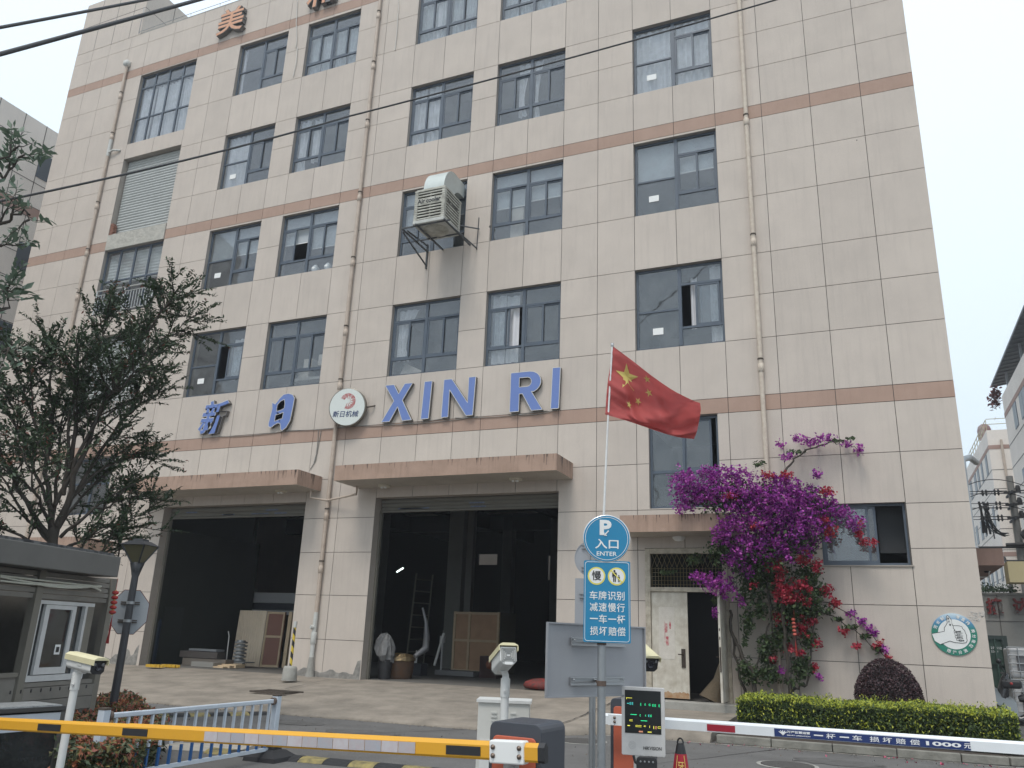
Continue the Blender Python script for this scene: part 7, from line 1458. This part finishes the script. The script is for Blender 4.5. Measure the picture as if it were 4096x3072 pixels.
# ================================================================== SHRUB ISLAND ON THE LEFT
poly = [(318, 2800), (400, 2768), (480, 2752), (560, 2772), (632, 2838), (618, 2885), (560, 2925), (470, 2965), (330, 2975), (280, 2900)]
def inpoly(x, y, P):
    c = False; j = len(P)-1
    for i in range(len(P)):
        if (P[i][1] > y) != (P[j][1] > y) and x < (P[j][0]-P[i][0])*(y-P[i][1])/(P[j][1]-P[i][1])+P[i][0]: c = not c
        j = i
    return c
st_ = thing('red_tip_shrub', Z(450, 2880, -1.1)*1.0, 'low clipped shrub with coppery red young leaves around the street lamp', 'shrub')
tops, sides, low = [], [], []
while len(tops) < 4200:
    x, y = random.uniform(270, 640), random.uniform(2745, 2980)
    if inpoly(x, y, poly): p_ = Z(x, y, -1.1); p_.z += -.02-abs(random.gauss(0, .05))+.05*noise.noise(p_*2.5); tops.append(tuple(p_))
edge = [poly[i] for i in (4, 5, 6, 7, 8, 9)]
for _ in range(5200):
    i = random.randrange(len(edge)-1); a, c_ = edge[i], edge[i+1]; t_ = random.random(); p_ = Z(a[0]+(c_[0]-a[0])*t_, a[1]+(c_[1]-a[1])*t_, -1.1); p_ += Vector((random.gauss(0, .07), random.gauss(0, .07), 0)); p_.z = random.uniform(-1.5, -1.12); (sides if p_.z > -1.3 or random.random() < .4 else low).append(tuple(p_))
leaf_cloud('young_leaves', tops[:3000]+sides[:1500], .075, [mat('copper_leaf', (.34, .12, .06), .6, trans=.25), mat('red_brown_leaf', (.26, .08, .055), .6, trans=.2), mat('olive_leaf', (.15, .13, .04), .6, trans=.2)], st_, aspect=.42, up=.6)
leaf_cloud('old_leaves', tops[3000:]+sides[1500:]+low, .07, [mat('shrub_green', (.04, .06, .025), .65), mat('shrub_green_2', (.06, .07, .03), .65)], st_, aspect=.42)
b = MB(); cpts = [Z(x+(450-x)*.14, y+(2870-y)*.14, -1.2) for x, y in poly]; n = len(cpts); b.add([tuple(p_) for p_ in cpts]+[(p_.x, p_.y, GZ+.22) for p_ in cpts], [tuple(range(n)), tuple(range(2*n-1, n-1, -1))]+[(i, (i+1) % n, n+(i+1) % n, n+i) for i in range(n)]); b.build('dark_core', mat('shrub_core', (.02, .018, .012), 1), st_)  # solid dark core added under the shrub leaves to fill see-through gaps
b = MB()
for i in range(22):
    a = random.choice(poly[4:]); p_ = Z(a[0]+random.uniform(-60, 10), a[1]-10, -1.1); b.tube([(p_.x, p_.y, GZ), (p_.x+random.uniform(-.05, .05), p_.y, GZ+.25), (p_.x+random.uniform(-.15, .15), p_.y+random.uniform(-.1, .1), GZ+.45)], [.012, .01, .006], 5)
b.build('shrub_stems', M_BARK, st_, kind='stuff')
kk = thing('island_kerb', Z(560, 3010, GZ), 'curved concrete kerb around the red shrub bed at the lower left', 'kerb')
kp = [Z(x, y, GZ) for x, y in ((210, 3110), (330, 3098), (430, 3075), (510, 3045), (575, 3012), (622, 2972), (640, 2935), (630, 2905))]; kerb([tuple(p_) for p_ in kp], kk, .14, .14)
b = MB(); b.add([tuple(Vector((p_.x, p_.y, GZ+.09))) for p_ in kp] + [(-11.9, 11.6, GZ+.09), (-11.5, 7.5, GZ+.09)], [tuple(range(len(kp)+2))]); b.build('island_soil', M_SOIL, kind='structure')
p = H(338, 2790, 13.4); b = MB(); b.lathe((p.x, p.y, GZ+.05), [(.10, 0), (.14, .2), (.13, .38), (.07, .46), (.09, .58), (.13, .68), (.10, .78), (.03, .84)], 14); tag(b.build('clay_figure', mat('red_brown_clay', (.16, .05, .035), .6, var=.4, vscale=6)), 'red brown clay figure peeping out behind the booth corner', 'figure')
t = thing('wooden_pallet', Z(255, 3052, GZ), 'small weathered wooden pallet block on the ground by the camera pole', 'pallet'); q = Z(262, 3066, GZ)
for k in range(3): b = MB(); b.box(q.x-.18, q.x+.12, q.y-.03+k*.001, q.y+.35, GZ+.02+k*.075, GZ+.045+k*.075); b.build('pallet_board', mat('weathered_pallet', (.22, .18, .13), .9, var=.5, vscale=8), t)
for dx in (-.16, .06): b = MB(); b.box(q.x+dx, q.x+dx+.05, q.y, q.y+.3, GZ+.046, GZ+.168); b.build('pallet_block', mat('weathered_pallet', (.22, .18, .13)), t)

# ================================================================== TREES
def grow(tree, limbs, d0, dj, leafm, lsize, nside, ntwig, twl, leaf_per, trunk, seed, aspect=.42, start=.3, tipm=None, sidel=(.5, 1.1), up=.35):
    random.seed(seed); tb_ = MB(); tb_.tube(trunk[0], trunk[1], 10); tb_.build('trunk', M_BARK, tree)
    lb = MB(); tw = MB(); L_, D_, T_ = [], [], []
    for lm in limbs:
        px, dd, r0 = lm; P = []
        for i, (x, y) in enumerate(px): P.append(H(x, y, d0+dd*(i/(len(px)-1))+random.uniform(-dj, dj)*.3*(i > 0)))
        Q = []
        for i in range(len(P)-1):
            for k in range(4): Q.append(P[i].lerp(P[i+1], k/4)+Vector((random.gauss(0, .02), random.gauss(0, .02), random.gauss(0, .02))))
        Q.append(P[-1]); n = len(Q); lb.tube(Q, [r0*(1-.85*i/(n-1)) for i in range(n)], 6)
        def twig(o, d, ln, thick):
            e = o + d*ln; m_ = (o+e)/2+Vector((0, 0, .04*ln)); tw.tube([o, m_, e], [thick, thick*.7, thick*.35], 3, False)
            n_ = max(3, int(leaf_per*ln/twl))
            for k in range(n_):
                t_ = (k+.5)/n_; p_ = o.lerp(e, t_)+Vector((0, 0, .04*ln*math.sin(t_*math.pi))); sd = d.cross(UPV); sd = sd.normalized() if sd.length > .01 else RX
                for s_ in (-1, 1):
                    dv = (d*.7+sd*s_*.8+UPV*random.uniform(-.3, .4)).normalized(); q_ = p_+dv*lsize*.5; L_.append(tuple(q_)); D_.append(tuple(dv))
            T_.append(tuple(e))
        ln_tot = sum((Q[i+1]-Q[i]).length for i in range(n-1))
        ns = max(2, int(nside*ln_tot))
        for s_ in range(ns):
            t_ = start+(1-start)*(s_+random.random())/ns; i = min(n-2, int(t_*(n-1))); o = Q[i]; dl = (Q[i+1]-Q[i]).normalized()
            rd = Vector((random.gauss(0, 1), random.gauss(0, 1), random.gauss(0, .6)+up)).normalized(); d = (dl*.7+rd*.9).normalized(); ln = random.uniform(*sidel)*(1.15-.7*t_); e = o+d*ln
            lb.tube([o, o.lerp(e, .5)+UPV*.03, e], [.014, .01, .005], 4, False)
            for k in range(ntwig):
                u_ = (k+.6)/ntwig; rd2 = Vector((random.gauss(0, 1), random.gauss(0, 1), random.gauss(0, .6)+up)).normalized(); twig(o.lerp(e, u_), (d*.8+rd2*.8).normalized(), twl*random.uniform(.6, 1.2), .006)
            twig(e, d, twl, .005)
        twig(Q[-1], (Q[-1]-Q[-2]).normalized(), twl*1.1, .006)
    lb.build('branch', M_BARK, tree); tw.build('twigs', M_BARK, tree, kind='stuff')
    leaf_cloud('foliage', L_, lsize, leafm, tree, aspect=aspect, dirs=D_, up=.8)
    if tipm: leaf_cloud('red_tips', [tuple(Vector(p_)+Vector((random.gauss(0, .03), random.gauss(0, .03), random.gauss(0, .03)))) for p_ in T_ if random.random() < .16 for _ in range(4)], lsize*.8, tipm, tree, aspect=.4)
    return len(L_)
DT = 14.6; tb0 = H(196, 2700, DT); t1 = thing('crape_myrtle_tree', (tb0.x, tb0.y, GZ), 'dark leafed many branched tree rising behind the guard booth', 'tree')
limbs = [([(212, 2150), (300, 1900), (400, 1660), (520, 1430), (640, 1250), (712, 1160)], -.6, .05), ([(230, 2100), (340, 1900), (460, 1720), (560, 1620), (640, 1560)], .5, .04), ([(205, 2130), (190, 1900), (205, 1680), (205, 1480), (203, 1400)], .3, .045), ([(190, 2150), (80, 1950), (-40, 1720), (-110, 1540)], -.5, .04), ([(255, 1980), (300, 1720), (350, 1520), (410, 1330), (430, 1240)], .7, .04),
 ([(235, 2210), (380, 2130), (500, 2080), (625, 2045)], .9, .025), ([(235, 2260), (390, 2225), (490, 2225)], .6, .02), ([(235, 2150), (380, 2040), (490, 2000), (570, 1978)], .4, .03), ([(260, 2000), (420, 1870), (520, 1830), (600, 1812)], .5, .03), ([(180, 2210), (40, 2130), (-80, 2080)], -.4, .03), ([(420, 1620), (560, 1430), (680, 1335), (800, 1250)], .2, .02), ([(190, 1850), (110, 1620), (70, 1490), (46, 1380)], .4, .03), ([(270, 1880), (290, 1580), (320, 1370)], -.7, .03),
 ([(200, 2050), (120, 1850), (60, 1680), (20, 1540)], .8, .03), ([(220, 2020), (330, 1780), (430, 1600), (530, 1500), (620, 1420)], -1.1, .035), ([(210, 2080), (240, 1780), (260, 1600)], 1.0, .035), ([(200, 2180), (90, 2050), (10, 1900), (-60, 1830)], .6, .03), ([(240, 2100), (360, 1950), (450, 1880)], 1.1, .03), ([(200, 2100), (140, 1960), (100, 1820)], -1.2, .03), ([(250, 2200), (330, 2160), (440, 2170)], .9, .02)]
n = grow(t1, limbs, DT, .8, [mat('crape_leaf', (.03, .058, .025), .6, trans=.1), mat('crape_leaf_2', (.045, .072, .03), .6, trans=.1)], .084, 5.0, 6, .36, 9, ([(tb0.x, tb0.y, GZ), H(200, 2400, DT), H(212, 2150, DT), H(205, 2100, DT)], [.10, .085, .07, .05]), 11, tipm=[mat('russet_tip', (.14, .05, .03), .6, trans=.2)])
n2 = 0
DM = 10.0; mb_ = H(-500, 2600, DM); t2 = thing('broadleaf_tree', (mb_.x, mb_.y, GZ), 'broad leafed tree reaching in from beyond the left edge', 'tree')
limbs = [([(-500, 1500), (-250, 1000), (-80, 800), (30, 680), (95, 630)], .3, .04), ([(-300, 1100), (-80, 950), (30, 880), (100, 850), (125, 880)], -.3, .03), ([(-400, 1500), (-150, 1320), (0, 1240), (70, 1200)], .5, .03), ([(-400, 1600), (-150, 1450), (0, 1400), (60, 1395)], -.4, .03), ([(-250, 1000), (-60, 720), (30, 620), (60, 590)], .1, .02), ([(-200, 1150), (-40, 1030), (20, 960)], .6, .02), ([(-300, 1400), (-60, 1190), (30, 1150)], .3, .02)]
grow(t2, limbs, DM, .6, [mat('grey_green_broad', (.10, .15, .10), .5, trans=.2), mat('grey_green_broad_2', (.13, .18, .125), .5, trans=.2)], .12, 2.4, 2, .22, 3.4, ([(mb_.x, mb_.y, GZ), H(-500, 2000, DM), H(-500, 1500, DM)], [.16, .13, .10]), 5, aspect=.40, start=.35, sidel=(.15, .4), up=.1)

# fallen petals, leaves and grit on the road
o = leaf_cloud('fallen_leaves', GRITP[:900], .03, [mat('dry_leaf', (.12, .08, .04), .9), mat('grit', (.07, .065, .06), .9)], None, up=3); o['kind'] = 'stuff'
o = leaf_cloud('fallen_petals', [(random.uniform(-3, 2.2), 15.1-abs(random.gauss(0, .25)), GZ+.015) for _ in range(40)], .05, [mat('pink_petal', (.5, .08, .15), .7)], None, aspect=.8, up=3); o['kind'] = 'stuff'
# lens veiling imitated by an added volume of thin haze
hz_ = bpy.data.materials.new('veil_haze'); hz_.use_nodes = True; N = hz_.node_tree.nodes; N.remove(N['Principled BSDF']); pv = N.new('ShaderNodeVolumePrincipled'); pv.inputs['Color'].default_value = (.92, .95, 1, 1); pv.inputs['Density'].default_value = .0013; pv.inputs['Anisotropy'].default_value = .3
hz_.node_tree.links.new(pv.outputs[0], N['Material Output'].inputs['Volume'])
b = MB(); b.box(-60, 32, -12, 110, -2.7, 27.5); o = b.build('haze', hz_, kind='stuff')
